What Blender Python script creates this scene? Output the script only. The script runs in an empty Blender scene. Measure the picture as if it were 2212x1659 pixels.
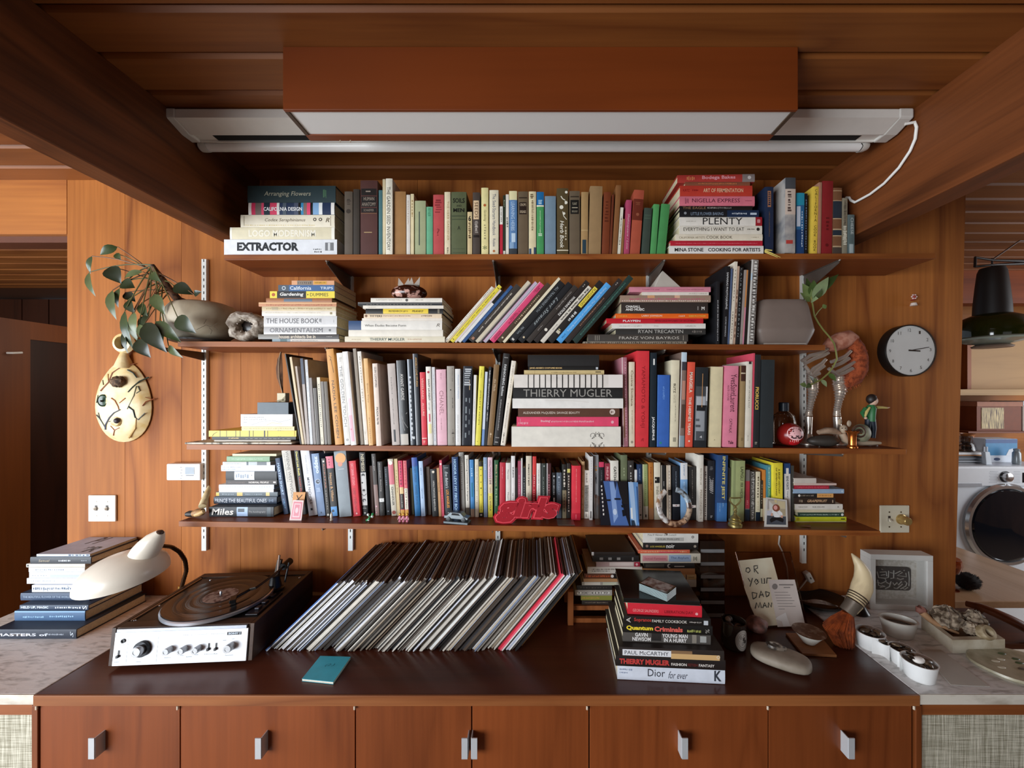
import bpy,math,random
from mathutils import Vector,Matrix
random.seed(7)
sc=bpy.context.scene
COL=sc.collection
PI=math.pi
R=math.radians
# -- camera, world, lights, exposure
FPX,CX,CY,H=831.0,1150.0,850.0,1.58
cam=bpy.data.cameras.new('camera');camo=bpy.data.objects.new('camera',cam);COL.objects.link(camo)
cam.sensor_width=36.0;cam.sensor_fit='HORIZONTAL';cam.lens=36.0*FPX/2212.0
cam.shift_x=-(CX-1106.0)/2212.0;cam.shift_y=(CY-829.5)/2212.0
cam.clip_start=0.05
camo.location=(0,0,H);camo.rotation_euler=(PI/2,0,0)
sc.camera=camo
vs=sc.view_settings
vs.view_transform='Standard';vs.look='None';vs.gamma=1.0;vs.use_curve_mapping=False
vs.exposure=0.0
w=bpy.data.worlds.new('world');sc.world=w;w.use_nodes=True
w.node_tree.nodes['Background'].inputs[0].default_value=(0.75,0.85,1.0,1)
w.node_tree.nodes['Background'].inputs[1].default_value=0.6
def area(name,loc,target,sx,sy,power,col):
 l=bpy.data.lights.new(name,'AREA');l.shape='RECTANGLE';l.size=sx;l.size_y=sy;l.energy=power;l.color=col
 o=bpy.data.objects.new(name,l);COL.objects.link(o);o.location=loc
 o.rotation_euler=(Vector(target)-Vector(loc)).to_track_quat('-Z','Y').to_euler()
 return o
area('window_daylight',(-2.9,-1.6,1.12),(-0.9,1.5,1.2),2.2,1.75,180,(0.88,0.94,1.0))
area('window_daylight_far',(1.6,-3.5,1.2),(0.6,1.5,1.1),2.6,1.6,8,(0.95,0.96,1.0))
area('window_daylight_side',(-4.4,0.0,1.1),(-1.7,1.1,1.35),1.8,1.7,85,(0.78,0.89,1.0))
area('hall_fill_light',(-1.95,2.5,1.8),(-3.0,2.4,1.4),.7,.9,7,(1.0,0.9,0.78))  # added warm fill that brightens the dark hall
area('window_daylight_laundry',(4.6,1.4,1.6),(2.3,2.6,0.6),1.6,1.4,38,(0.9,0.95,1.0))
# -- helpers
def P(px,py,d):
 """a point of the room d metres in front of the eye, along the sight line of a pixel of the photograph"""
 return Vector(((px-CX)/FPX*d,d,H+(CY-py)/FPX*d))
def X(px,d):return(px-CX)/FPX*d
def Z(py,d):return H+(CY-py)/FPX*d
def lin(h):
 h=h.lstrip('#')
 if len(h)==3:h=''.join(c*2 for c in h)
 out=[]
 for i in(0,2,4):
  c=int(h[i:i+2],16)/255.0
  out.append(c/12.92 if c<=0.04045 else((c+0.055)/1.055)**2.4)
 return(out[0],out[1],out[2],1.0)
MATS={}
def mat(h,rough=0.55,metal=0.0,var=0.10,scale=30.0,spec=0.5,**kw):
 key=(h,rough,metal,var,scale,spec,tuple(sorted(kw.items())))
 if key in MATS:return MATS[key]
 m=bpy.data.materials.new('col_'+h.strip('#'));m.use_nodes=True
 nt=m.node_tree;b=nt.nodes['Principled BSDF']
 c=lin(h)
 b.inputs['Base Color'].default_value=c
 b.inputs['Roughness'].default_value=rough;b.inputs['Metallic'].default_value=metal
 b.inputs['Specular IOR Level'].default_value=spec
 for k,v in kw.items():b.inputs[k.replace('_',' ')].default_value=v
 if var>0:
  tc=nt.nodes.new('ShaderNodeTexCoord');n=nt.nodes.new('ShaderNodeTexNoise');n.inputs['Scale'].default_value=scale
  n.inputs['Detail'].default_value=4.0
  mr=nt.nodes.new('ShaderNodeMapRange');mr.inputs[1].default_value=0.3;mr.inputs[2].default_value=0.7
  mr.inputs[3].default_value=1-var;mr.inputs[4].default_value=1+var*0.5
  mx=nt.nodes.new('ShaderNodeMix');mx.data_type='RGBA';mx.blend_type='MULTIPLY';mx.inputs[0].default_value=1.0
  mx.inputs[6].default_value=c
  nt.links.new(tc.outputs['Object'],n.inputs['Vector']);nt.links.new(n.outputs[0],mr.inputs[0])
  nt.links.new(mr.outputs[0],mx.inputs[7]);nt.links.new(mx.outputs[2],b.inputs['Base Color'])
 MATS[key]=m
 return m
def glass(h='ffffff',rough=0.02,name='clear_glass'):
 key=('glass',h,rough)
 if key in MATS:return MATS[key]
 m=bpy.data.materials.new(name);m.use_nodes=True;b=m.node_tree.nodes['Principled BSDF']
 b.inputs['Base Color'].default_value=lin(h);b.inputs['Transmission Weight'].default_value=1.0
 b.inputs['Roughness'].default_value=rough;b.inputs['IOR'].default_value=1.45
 MATS[key]=m;return m
def pane(h='ffffff',gloss=0.08,name='clear_pane',rough=0.03):
 """clear sheet plastic or glass: see-through with a thin reflection"""
 key=('pane',h,gloss,rough)
 if key in MATS:return MATS[key]
 m=bpy.data.materials.new(name);m.use_nodes=True;nt=m.node_tree;nt.nodes.remove(nt.nodes['Principled BSDF'])
 tr=nt.nodes.new('ShaderNodeBsdfTransparent');tr.inputs[0].default_value=lin(h);gl=nt.nodes.new('ShaderNodeBsdfGlossy');gl.inputs['Roughness'].default_value=rough
 lw=nt.nodes.new('ShaderNodeLayerWeight');lw.inputs[0].default_value=0.25;mr=nt.nodes.new('ShaderNodeMapRange');mr.inputs[3].default_value=gloss;mr.inputs[4].default_value=0.35
 nt.links.new(lw.outputs['Facing'],mr.inputs[0]);mx=nt.nodes.new('ShaderNodeMixShader');nt.links.new(mr.outputs[0],mx.inputs[0]);nt.links.new(tr.outputs[0],mx.inputs[1]);nt.links.new(gl.outputs[0],mx.inputs[2])
 nt.links.new(mx.outputs[0],nt.nodes['Material Output'].inputs[0]);MATS[key]=m
 return m
def wood(name,c1,c2,axis='x',scale=1.0,rough=0.45,coat=0.0,contrast=1.0,ring=9.0,figure=True,spec=0.35):
 """grain running along one axis of the object: long fibres, growth-ring figure and slow tone changes"""
 key=('wood',name)
 if key in MATS:return MATS[key]
 m=bpy.data.materials.new(name);m.use_nodes=True;nt=m.node_tree;b=nt.nodes['Principled BSDF'];L=nt.links.new
 tc=nt.nodes.new('ShaderNodeTexCoord');oi=nt.nodes.new('ShaderNodeObjectInfo')
 ad=nt.nodes.new('ShaderNodeVectorMath');ad.operation='ADD'
 sc_=nt.nodes.new('ShaderNodeVectorMath');sc_.operation='SCALE';sc_.inputs[3].default_value=13.7
 cb=nt.nodes.new('ShaderNodeCombineXYZ')
 for i in range(3):L(oi.outputs['Random'],cb.inputs[i])
 L(cb.outputs[0],sc_.inputs[0]);L(tc.outputs['Object'],ad.inputs[0]);L(sc_.outputs[0],ad.inputs[1])
 mp=nt.nodes.new('ShaderNodeMapping');i='xyz'.index(axis)
 s=[1.0*scale]*3;s[i]=0.16*scale;mp.inputs['Scale'].default_value=s;L(ad.outputs[0],mp.inputs[0])
 mf=nt.nodes.new('ShaderNodeMapping');s=[70.0*scale]*3;s[i]=2.2*scale;mf.inputs['Scale'].default_value=s;L(ad.outputs[0],mf.inputs[0])
 nf=nt.nodes.new('ShaderNodeTexNoise');nf.inputs['Scale'].default_value=1.0;nf.inputs['Detail'].default_value=3;L(mf.outputs[0],nf.inputs['Vector'])
 nb=nt.nodes.new('ShaderNodeTexNoise');nb.inputs['Scale'].default_value=3.2;nb.inputs['Detail'].default_value=2.5;nb.inputs['Distortion'].default_value=0.4;L(mp.outputs[0],nb.inputs['Vector'])
 mu=nt.nodes.new('ShaderNodeMath');mu.operation='MULTIPLY';mu.inputs[1].default_value=ring;L(nb.outputs[0],mu.inputs[0])
 fr=nt.nodes.new('ShaderNodeMath');fr.operation='PINGPONG';fr.inputs[1].default_value=1.0;L(mu.outputs[0],fr.inputs[0])
 pw=nt.nodes.new('ShaderNodeMath');pw.operation='POWER';pw.inputs[1].default_value=2.5;L(fr.outputs[0],pw.inputs[0])
 m1=nt.nodes.new('ShaderNodeMath');m1.operation='MULTIPLY';m1.inputs[1].default_value=0.45*contrast if figure else 0.1;L(pw.outputs[0],m1.inputs[0])
 m2=nt.nodes.new('ShaderNodeMath');m2.operation='MULTIPLY_ADD';m2.inputs[1].default_value=0.75*contrast;L(nf.outputs[0],m2.inputs[0]);L(m1.outputs[0],m2.inputs[2])
 rp=nt.nodes.new('ShaderNodeMapRange');rp.inputs[1].default_value=0.2;rp.inputs[2].default_value=0.95;L(m2.outputs[0],rp.inputs[0])
 mx=nt.nodes.new('ShaderNodeMix');mx.data_type='RGBA';mx.inputs[6].default_value=lin(c1);mx.inputs[7].default_value=lin(c2)
 L(rp.outputs[0],mx.inputs[0])
 nl=nt.nodes.new('ShaderNodeTexNoise');nl.inputs['Scale'].default_value=1.3;L(ad.outputs[0],nl.inputs['Vector'])
 ml=nt.nodes.new('ShaderNodeMapRange');ml.inputs[3].default_value=0.86;ml.inputs[4].default_value=1.12;ml.inputs[1].default_value=.3;ml.inputs[2].default_value=.7;L(nl.outputs[0],ml.inputs[0])
 my=nt.nodes.new('ShaderNodeMix');my.data_type='RGBA';my.blend_type='MULTIPLY';my.inputs[0].default_value=1.0
 L(mx.outputs[2],my.inputs[6]);L(ml.outputs[0],my.inputs[7]);L(my.outputs[2],b.inputs['Base Color'])
 b.inputs['Roughness'].default_value=rough;b.inputs['Specular IOR Level'].default_value=spec;b.inputs['Coat Weight'].default_value=coat;b.inputs['Coat Roughness'].default_value=0.25
 bp=nt.nodes.new('ShaderNodeBump');bp.inputs['Strength'].default_value=0.08;bp.inputs['Distance'].default_value=0.002;L(nf.outputs[0],bp.inputs['Height']);L(bp.outputs[0],b.inputs['Normal'])
 MATS[key]=m
 return m
def spotted(name,c1,c2,scale=20.0,lo=0.45,hi=0.6,rough=0.5,stretch=(1,1,1),metal=0.0,bump=0.0,detail=5.0,distort=0.0):
 """two-colour stone, fur or print made of noise patches"""
 key=('sp',name)
 if key in MATS:return MATS[key]
 m=bpy.data.materials.new(name);m.use_nodes=True;nt=m.node_tree;b=nt.nodes['Principled BSDF'];L=nt.links.new
 tc=nt.nodes.new('ShaderNodeTexCoord');mp=nt.nodes.new('ShaderNodeMapping');mp.inputs['Scale'].default_value=stretch;L(tc.outputs['Object'],mp.inputs[0])
 n=nt.nodes.new('ShaderNodeTexNoise');n.inputs['Scale'].default_value=scale;n.inputs['Detail'].default_value=detail;n.inputs['Distortion'].default_value=distort;L(mp.outputs[0],n.inputs['Vector'])
 mr=nt.nodes.new('ShaderNodeMapRange');mr.inputs[1].default_value=lo;mr.inputs[2].default_value=hi;L(n.outputs[0],mr.inputs[0])
 mx=nt.nodes.new('ShaderNodeMix');mx.data_type='RGBA';mx.inputs[6].default_value=lin(c1);mx.inputs[7].default_value=lin(c2);L(mr.outputs[0],mx.inputs[0])
 L(mx.outputs[2],b.inputs['Base Color']);b.inputs['Roughness'].default_value=rough;b.inputs['Metallic'].default_value=metal
 if bump:
  bp=nt.nodes.new('ShaderNodeBump');bp.inputs['Strength'].default_value=bump;bp.inputs['Distance'].default_value=0.004;L(n.outputs[0],bp.inputs['Height']);L(bp.outputs[0],b.inputs['Normal'])
 MATS[key]=m
 return m
class MB:
 """collects shapes and links them as one mesh object"""
 def __init__(s):s.v=[];s.f=[];s.m=[];s.sm=[]
 def add(s,vs,fs,mi=0,smooth=False,M=None):
  o=len(s.v)
  s.v+=[tuple(M@Vector(v))for v in vs]if M is not None else[tuple(v)for v in vs]
  for f in fs:s.f.append([i+o for i in f]);s.m.append(mi);s.sm.append(smooth)
  return s
 def box(s,a,b,mi=0,M=None):
  x0,y0,z0=a;x1,y1,z1=b
  return s.add([(x0,y0,z0),(x1,y0,z0),(x1,y1,z0),(x0,y1,z0),(x0,y0,z1),(x1,y0,z1),(x1,y1,z1),(x0,y1,z1)],
[(0,3,2,1),(4,5,6,7),(0,1,5,4),(1,2,6,5),(2,3,7,6),(3,0,4,7)],mi,False,M)
 def prism(s,poly,a,b,plane='xz',mi=0,M=None,smooth=False):
  """polygon given in a plane, extruded from a to b along the third axis"""
  n=len(poly)
  def q(p,t):return{'xz':(p[0],t,p[1]),'xy':(p[0],p[1],t),'yz':(t,p[0],p[1])}[plane]
  vs=[q(p,a)for p in poly]+[q(p,b)for p in poly]
  fs=[tuple(range(n))[::-1],tuple(range(n,2*n))]+[(i,(i+1)%n,n+(i+1)%n,n+i)for i in range(n)]
  return s.add(vs,fs,mi,smooth,M)
 def tube(s,pts,r,n=8,mi=0,M=None,caps=True,flat=1.0):
  pts=[Vector(p)for p in pts];k=len(pts);rs=r if isinstance(r,(list,tuple))else[r]*k
  vs,fs=[],[];up=None
  for i,p in enumerate(pts):
   t=(pts[min(i+1,k-1)]-pts[max(i-1,0)])
   t=t.normalized()if t.length>1e-9 else Vector((0,0,1))
   if up is None:up=Vector((0,0,1))if abs(t.z)<0.9 else Vector((1,0,0))
   a=t.cross(up);a=a.normalized()if a.length>1e-6 else t.orthogonal().normalized()
   up=a.cross(t).normalized()
   for j in range(n):
    w_=2*PI*j/n;vs.append(p+a*(math.cos(w_)*rs[i])+up*(math.sin(w_)*rs[i]*flat))
  for i in range(k-1):
   for j in range(n):
    fs.append((i*n+j,i*n+(j+1)%n,(i+1)*n+(j+1)%n,(i+1)*n+j))
  s.add(vs,fs,mi,True,M)
  if caps:s.add(vs[:n]+vs[-n:],[tuple(range(n))[::-1],tuple(range(n,2*n))],mi,False,M)
  return s
 def lathe(s,prof,n=24,mi=0,M=None,smooth=True,ex=None):
  """profile of (radius, height) turned about z; ex(angle) scales the radius"""
  vs,fs=[],[];k=len(prof)
  for(r,z)in prof:
   for j in range(n):
    a=2*PI*j/n;e=ex(a)if ex else 1.0
    vs.append((r*e*math.cos(a),r*e*math.sin(a),z))
  for i in range(k-1):
   for j in range(n):fs.append((i*n+j,i*n+(j+1)%n,(i+1)*n+(j+1)%n,(i+1)*n+j))
  if prof[0][0]>1e-6:fs.append(tuple(range(n))[::-1])
  if prof[-1][0]>1e-6:fs.append(tuple(range((k-1)*n,k*n)))
  return s.add(vs,fs,mi,smooth,M)
 def blob(s,c,r,n=16,m=10,mi=0,M=None,fn=None):
  """ellipsoid; fn(unit vector) scales the radius"""
  vs,fs=[],[];r=(r,r,r)if isinstance(r,(int,float))else r
  for i in range(m+1):
   th=PI*i/m
   for j in range(n):
    ph=2*PI*j/n;u=Vector((math.sin(th)*math.cos(ph),math.sin(th)*math.sin(ph),math.cos(th)))
    e=fn(u)if fn else 1.0
    vs.append((c[0]+u.x*r[0]*e,c[1]+u.y*r[1]*e,c[2]+u.z*r[2]*e))
  for i in range(m):
   for j in range(n):fs.append((i*n+j,(i+1)*n+j,(i+1)*n+(j+1)%n,i*n+(j+1)%n))
  return s.add(vs,fs,mi,True,M)
 def build(s,name,mats,parent=None,bevel=0.0,sub=0):
  me=bpy.data.meshes.new(name);me.from_pydata(s.v,[],s.f)
  for m in(mats if isinstance(mats,(list,tuple))else[mats]):me.materials.append(m)
  me.polygons.foreach_set('material_index',s.m);me.polygons.foreach_set('use_smooth',s.sm);me.update()
  if any(s.sm):me.set_sharp_from_angle(angle=R(38))
  o=bpy.data.objects.new(name,me);COL.objects.link(o)
  if parent is not None:o.parent=parent
  if bevel:b=o.modifiers.new('edge','BEVEL');b.width=bevel;b.segments=2;b.limit_method='ANGLE'
  if sub:b=o.modifiers.new('smooth','SUBSURF');b.levels=sub;b.render_levels=sub
  return o
def tag(o,label=None,cat=None,group=None,kind=None):
 if label:o['label']=label
 if cat:o['category']=cat
 if group:o['group']=group
 if kind:o['kind']=kind
 return o
def empty(name,loc,rot=(0,0,0)):
 o=bpy.data.objects.new(name,None);COL.objects.link(o);o.location=loc;o.rotation_euler=rot;o.empty_display_size=0.02
 return o
def thing(name,label,cat,loc,rot=(0,0,0),group=None):return tag(empty(name,loc,rot),label,cat,group)
TXT={};TDIM={}
def text_geo(s,bold=0.0,shear=0.0):
 key=(s,bold,shear)
 if key in TXT:return TXT[key]
 c=bpy.data.curves.new('t','FONT');c.body=s;c.resolution_u=2;c.offset=bold;c.shear=shear;c.space_line=0.85;c.align_x='CENTER' if '\n' in s else 'LEFT'
 o=bpy.data.objects.new('t',c);m=o.to_mesh()
 vs=[tuple(v.co)for v in m.vertices];fs=[tuple(p.vertices)for p in m.polygons]
 o.to_mesh_clear();bpy.data.objects.remove(o);bpy.data.curves.remove(c)
 if vs:
  x0=min(v[0]for v in vs);x1=max(v[0]for v in vs);y0=min(v[1]for v in vs);y1=max(v[1]for v in vs)
  vs=[((v[0]-x0)/max(x1-x0,1e-6),(v[1]-y0)/max(y1-y0,1e-6))for v in vs]
  TDIM[key]=(x1-x0,y1-y0)
 TXT[key]=(vs,fs)
 return TXT[key]
def put_text(mb,s,o,ux,uy,mi=0,bold=0.0,shear=0.0,M=None):
 """lettering in the parallelogram that starts at o and spans ux (reading direction) and uy (up)"""
 vs,fs=text_geo(s,bold,shear);o=Vector(o);ux=Vector(ux);uy=Vector(uy)
 mb.add([o+ux*a+uy*b for a,b in vs],fs,mi,False,M)
 # -- the room
D=1.58
ZC=H+0.877
ZK=H-0.829
wall_w=wood('plywood_wall','#b46e32','#7a4019','z',1.0,0.6,0.0,1.0,10,True,0.2)
ceil_w=wood('ceiling_board','#8f5526','#683615','x',1.0,0.5,0,0.9,9)
beam_w=wood('beam_fir','#7c4420','#4c260e','y',1.2,0.5,0,1.0,12)
shelf_w=wood('shelf_walnut','#8c4820','#5c2a10','x',1.4,0.42,0.0,0.9,9)
door_w=wood('cabinet_teak','#86441e','#602c10','z',1.2,0.4,0.05,0.7,10)
top_w=wood('counter_mahogany','#562c1e','#361910','x',1.0,0.3,0.15,0.7,8)
box_w=wood('light_box_wood','#7a3812','#602a0c','x',1.0,0.45,0,0.5,7)
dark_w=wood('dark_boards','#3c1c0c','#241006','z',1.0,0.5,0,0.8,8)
mid_w=wood('closet_wood','#7c4218','#56280c','z',1.0,0.5,0,0.7,8)
def structure(name,mb,mats,parent=None,**kw):
 o=mb.build(name,mats,parent,**kw)
 if parent is None:o['kind']='structure'
 return o
fl=structure('floor',MB().box((-6,-4,-0.1),(6,4.2,-0.005)),mat('#6c5038'))
fw=wood('floor_boards','#d8c8b4','#b8a48c','x',1,0.4)
for i in range(10):
 y=1.75+i*0.16
 MB().box((1.8,y,-0.005),(6,y+0.156,0.0)).build('plank',fw,fl)
ce=structure('ceiling',MB().box((-6,-4,ZC+0.02),(6,4.2,ZC+0.1)),mat('#4a2a14'))
edges=[0.8755+0.1228*i for i in range(-8,19)]
for y in edges:
 a,b=y+0.0015,y+0.1213;c=0.009
 MB().prism([(a,ZC+0.02),(a,ZC+c),(a+c,ZC),(b-c,ZC),(b,ZC+c),(b,ZC+0.02)],-6,6,'yz').build('plank',ceil_w,ce)
MB().box((-6,-4,ZC),(6,-0.11,ZC+0.02)).build('plank',ceil_w,ce)
for nm,x0,x1,z0 in(('trim_1',-1.190,-1.118,H+0.581),('trim_2',1.175,1.262,H+0.577)):
 o=structure(nm,MB().box((x0,-3.0,z0),(x1,D-0.001,ZC+0.001)),beam_w,bevel=0.003);o['label']='long wooden ceiling beam running towards the panelled wall'
wb=structure('wall_back',MB().box((X(145,D)+0.005,D+0.012,0.0),(X(2070,D),D+0.11,ZC+0.01)),mat('#5a3216'))
xs=[X(145,D),X(270,D),X(392,D),X(520,D),X(645,D),X(902,D),X(1150,D),X(1400,D),X(1650,D),X(1850,D)]
for a,b in zip(xs,xs[1:]):
 MB().box((a+0.0004,D,0.0),(b-0.0004,D+0.012,ZC)).build('panel',wall_w,wb,bevel=0.0006)
xr0,xr1=X(2086,D),X(2062,D)
zb=Z(1320,D)
sl=(xr0-xr1)/(Z(428,D)-zb)
MB().prism([(xs[-1]+0.0004,0.0),(xr1-sl*zb,0.0),(xr0+sl*(ZC-Z(428,D)),ZC),(xs[-1]+0.0004,ZC)],D,D+0.012,'xz').build('panel',wall_w,wb)
structure('trim_3',MB().box((-3.2,D,Z(506,D)),(X(145,D)-0.002,D+0.1,ZC)),wood('header_wood','#b06c30','#8a4c1e','x',1.0,0.5))
structure('trim_4',MB().box((-3.2,D+0.02,Z(520,D)),(X(145,D)-0.002,D+0.09,Z(506,D)-0.0005)),mat('#5a2c12'))
structure('wall_left',MB().box((-5.2,D+0.1,0),(-5.1,4.0,ZC)),mid_w)
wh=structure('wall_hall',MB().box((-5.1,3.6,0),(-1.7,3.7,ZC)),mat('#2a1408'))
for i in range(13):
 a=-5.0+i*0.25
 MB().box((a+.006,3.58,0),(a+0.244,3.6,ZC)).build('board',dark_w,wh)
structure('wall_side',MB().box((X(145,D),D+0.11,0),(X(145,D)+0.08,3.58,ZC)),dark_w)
dz=Z(683,2.2)
dr=structure('door_1',MB().box((-3.05,1.75,0.0),(-2.99,3.0,H+0.428)),mid_w);dr['label']='open brown closet door with a recessed dark panel'
MB().box((-2.989,1.75,0.10),(-2.975,2.28,H+0.426)).build('stile',mid_w,dr)
MB().box((-2.989,2.75,0.10),(-2.975,3.0,H+0.426)).build('stile',mid_w,dr)
MB().box((-2.989,2.28,H+0.32),(-2.975,2.75,H+0.426)).build('rail',mid_w,dr)
MB().box((-2.9895,2.28,0.2),(-2.984,2.75,H+0.32)).build('panel',dark_w,dr)
hk=MB().tube([(-2.975,2.18,H+0.23),(-2.94,2.18,H+0.23),(-2.93,2.21,H+0.235)],0.006).build('door_hook',mat('#d8d0c4',0.3),dr)
wl=structure('wall_far',MB().box((1.75,3.2,0),(5.2,3.3,ZC)),wood('laundry_panel','#b07038','#8a5024','x',.7,.5))
structure('wall_right',MB().box((5.2,-4,0),(5.3,3.3,ZC)),wood('laundry_side','#a8703c','#84501f','z',.7,.5))
structure('trim_5',MB().box((1.8,2.74,Z(655,2.74)),(5.2,2.84,ZC)),wood('laundry_beam','#96481c','#703010','x',.8,.5))
structure('wall_rear',MB().box((-6,-4.1,0),(6,-4,ZC)),mat('#54463a'))
structure('wall_left_rear',MB().box((-6.1,-4,0),(-6,4.0,ZC)),mat('#54463a'))
# -- counter with cabinets, marble side counters
YF=1.06
xl,xr=X(78,YF),X(1982,YF)
THK=0.027
c=thing('worktop','long dark mahogany worktop with a lighter front edge','worktop',(0,0,0))
MB().box((xl,YF,ZK-THK),(xr,D-0.001,ZK)).build('board',top_w,c,bevel=0.001)
MB().box((xl-0.001,YF-0.006,ZK-THK-0.001),(xr+0.001,YF-0.0002,ZK+0.0005)).build('front_edge',wood('edge_band','#9c6034','#743e1c','x',1.2,.45),c,bevel=0.001)
cab=thing('cabinet','long low wooden cabinet of six plain doors under the worktop','cabinet',(0,0,0))
zt=ZK-THK-0.003
MB().box((xl+0.012,YF+0.03,0.06),(xr-0.012,D-0.005,zt-0.002)).build('carcass',mat('#2e160a'),cab)
side=wood('cabinet_side','#80441f','#5c2c11','z',1.2,.45)
MB().box((xl-0.010,YF-0.002,0.0),(xl+0.006,D-0.01,zt)).build('side_panel',side,cab,bevel=0.001)
MB().box((xr-0.006,YF-0.002,0.0),(xr+0.010,D-0.01,zt)).build('side_panel',side,cab,bevel=0.001)
dx=[X(p,YF)for p in(84,388,767,1019,1273,1661,1972)]
handles=[X(222,YF),X(573,YF),X(1005,YF),X(1028,YF),X(1463,YF),X(1815,YF)]
hs=[(-1,'r'),(-1,'r'),(-1,'e'),(1,'e'),(1,'l'),(1,'l')]
steel=mat('#c4c6c8',0.42,0.25,0.03)
pinm=mat('#e8d8c0',0.35,0.3)
for i in range(6):
 dd=MB().box((dx[i]+0.0015,YF+0.002,0.08),(dx[i+1]-0.0015,YF+0.024,zt-0.003)).build('door',door_w,cab,bevel=0.001)
 px,sy=[(225,1),(577,1),(1013,-1),(1021,1),(1466,1),(1818,1)][i]
 x=X(px,YF);z0,z1=Z(1622,YF),Z(1578,YF)
 fl_=-1 if i in(0,1,2)else 1
 mb=MB().box((x-0.0012,YF-0.022,z0),(x+0.0012,YF+0.003,z1))
 mb.box((min(x,x+fl_*0.016),YF-0.0245,z0),(max(x,x+fl_*0.016),YF-0.022,z1))
 mb.build('handle',steel,dd)
for p in(82,386,767,1268,1657,1972):
 x=X(p,YF);MB().tube([(x,YF-0.003,zt+0.001),(x,YF-0.003,zt-0.009)],0.0028).build('hinge',pinm,cab)
marble=spotted('travertine','#e4e2e0','#8c8882',60.0,0.5,0.8,0.35,(0.35,1.1,1),0,0.2,9,0.5)
medge=spotted('travertine_edge','#ddd6c8','#b5ab9a',30,.45,.7,.5,(.4,1,1))
linen=bpy.data.materials.new('linen_weave');linen.use_nodes=True
nt=linen.node_tree;b=nt.nodes['Principled BSDF'];b.inputs['Roughness'].default_value=0.9
tc=nt.nodes.new('ShaderNodeTexCoord');acc=None
for sx,szz in((12,420),(420,12)):
 mp=nt.nodes.new('ShaderNodeMapping');mp.inputs['Scale'].default_value=(sx,sx,szz);nt.links.new(tc.outputs['Object'],mp.inputs[0])
 n=nt.nodes.new('ShaderNodeTexNoise');n.inputs['Scale'].default_value=1.0;n.inputs['Detail'].default_value=3;nt.links.new(mp.outputs[0],n.inputs['Vector'])
 if acc is None:acc=n.outputs[0]
 else:
  a_=nt.nodes.new('ShaderNodeMath');a_.operation='ADD';nt.links.new(acc,a_.inputs[0]);nt.links.new(n.outputs[0],a_.inputs[1]);acc=a_.outputs[0]
mr=nt.nodes.new('ShaderNodeMapRange');mr.inputs[1].default_value=0.8;mr.inputs[2].default_value=1.25;nt.links.new(acc,mr.inputs[0])
mx=nt.nodes.new('ShaderNodeMix');mx.data_type='RGBA';mx.inputs[6].default_value=lin('#8c8670');mx.inputs[7].default_value=lin('#d6d0bc');nt.links.new(mr.outputs[0],mx.inputs[0]);nt.links.new(mx.outputs[2],b.inputs['Base Color'])
bp=nt.nodes.new('ShaderNodeBump');bp.inputs['Strength'].default_value=0.6;bp.inputs['Distance'].default_value=0.003;nt.links.new(acc,bp.inputs['Height']);nt.links.new(bp.outputs[0],b.inputs['Normal'])
for nm,a,b_,lab in(('left',-1.965,xl-0.003,'pale grey pitted marble counter under the book pile and lamp'),('right',xr+0.003,1.535,'pale grey pitted marble counter carrying the white dishes and carved frame')):
 o=thing('marble_counter',lab,'counter',(0,0,0))
 MB().box((a,YF,ZK-0.026),(b_,D-0.001,ZK+0.001)).build('slab',marble,o,bevel=0.002)
 MB().box((a,YF-0.003,ZK-0.026),(b_,YF,ZK+0.0008)).build('edge',medge,o)
 MB().box((a+0.012,YF+0.004,ZK-0.060),(b_-0.012,D-0.006,ZK-0.0265)).build('apron',wood('apron_wood','#94542a','#6c381a','x',1.2,.45),o)
 MB().box((a+0.012,YF+0.008,0.02),(b_-0.012,D-0.01,ZK-0.061)).build('fabric_panel',linen,o)
 # -- shelves on slotted standards
SH={}
def shelf(k,df,pl,yl,pr,yr,label,thk=0.019,back=D-0.004):
 a,b=X(pl,df),X(pr,df);za,zb_=Z(yl,df),Z(yr,df)
 def top(x):return za+(zb_-za)*(x-a)/(b-a)
 SH[k]=(top,df)
 ang=math.atan2(zb_-za,b-a);ln=math.hypot(b-a,zb_-za)
 o=tag(empty('wall_shelf',(a,df,za),(0,-ang,0)),label,'shelf','wooden wall shelves')
 MB().box((0,0.004,-thk),(ln,back-df,0)).build('board',shelf_w,o,bevel=0.0012)
 MB().box((0,0,-thk),(ln,0.0038,0)).build('front_edge',wood('shelf_edge','#a8642e','#783c16','x',1.6,.45),o,bevel=0.0008)
 return o
shelf(1,1.375,484,550,2022,547,'topmost wooden wall shelf, under the ceiling light')
shelf(2,1.370,384,737,1783,745,'second wooden wall shelf from the top, with the planter')
shelf(3,1.360,403,960,1958,970,'third wooden wall shelf from the top, with the daruma doll')
shelf(4,1.345,386,1126,1902,1147,'lowest wooden wall shelf, with the red girls patch')
white_m=mat('#dcdcd6',0.4,0.0,0.05);slot_m=mat('#1c1410',0.8)
brk=mat('#6a6058',0.45,0.5)
std=[446,760,1076,1400,1732]
stdlab=['white slotted shelf standard beside the thermostat','white slotted shelf standard behind the turntable end of the records','white slotted shelf standard above the middle of the records',
'white slotted shelf standard behind the white pyramid','white slotted shelf standard behind the hanging vine']
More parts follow.
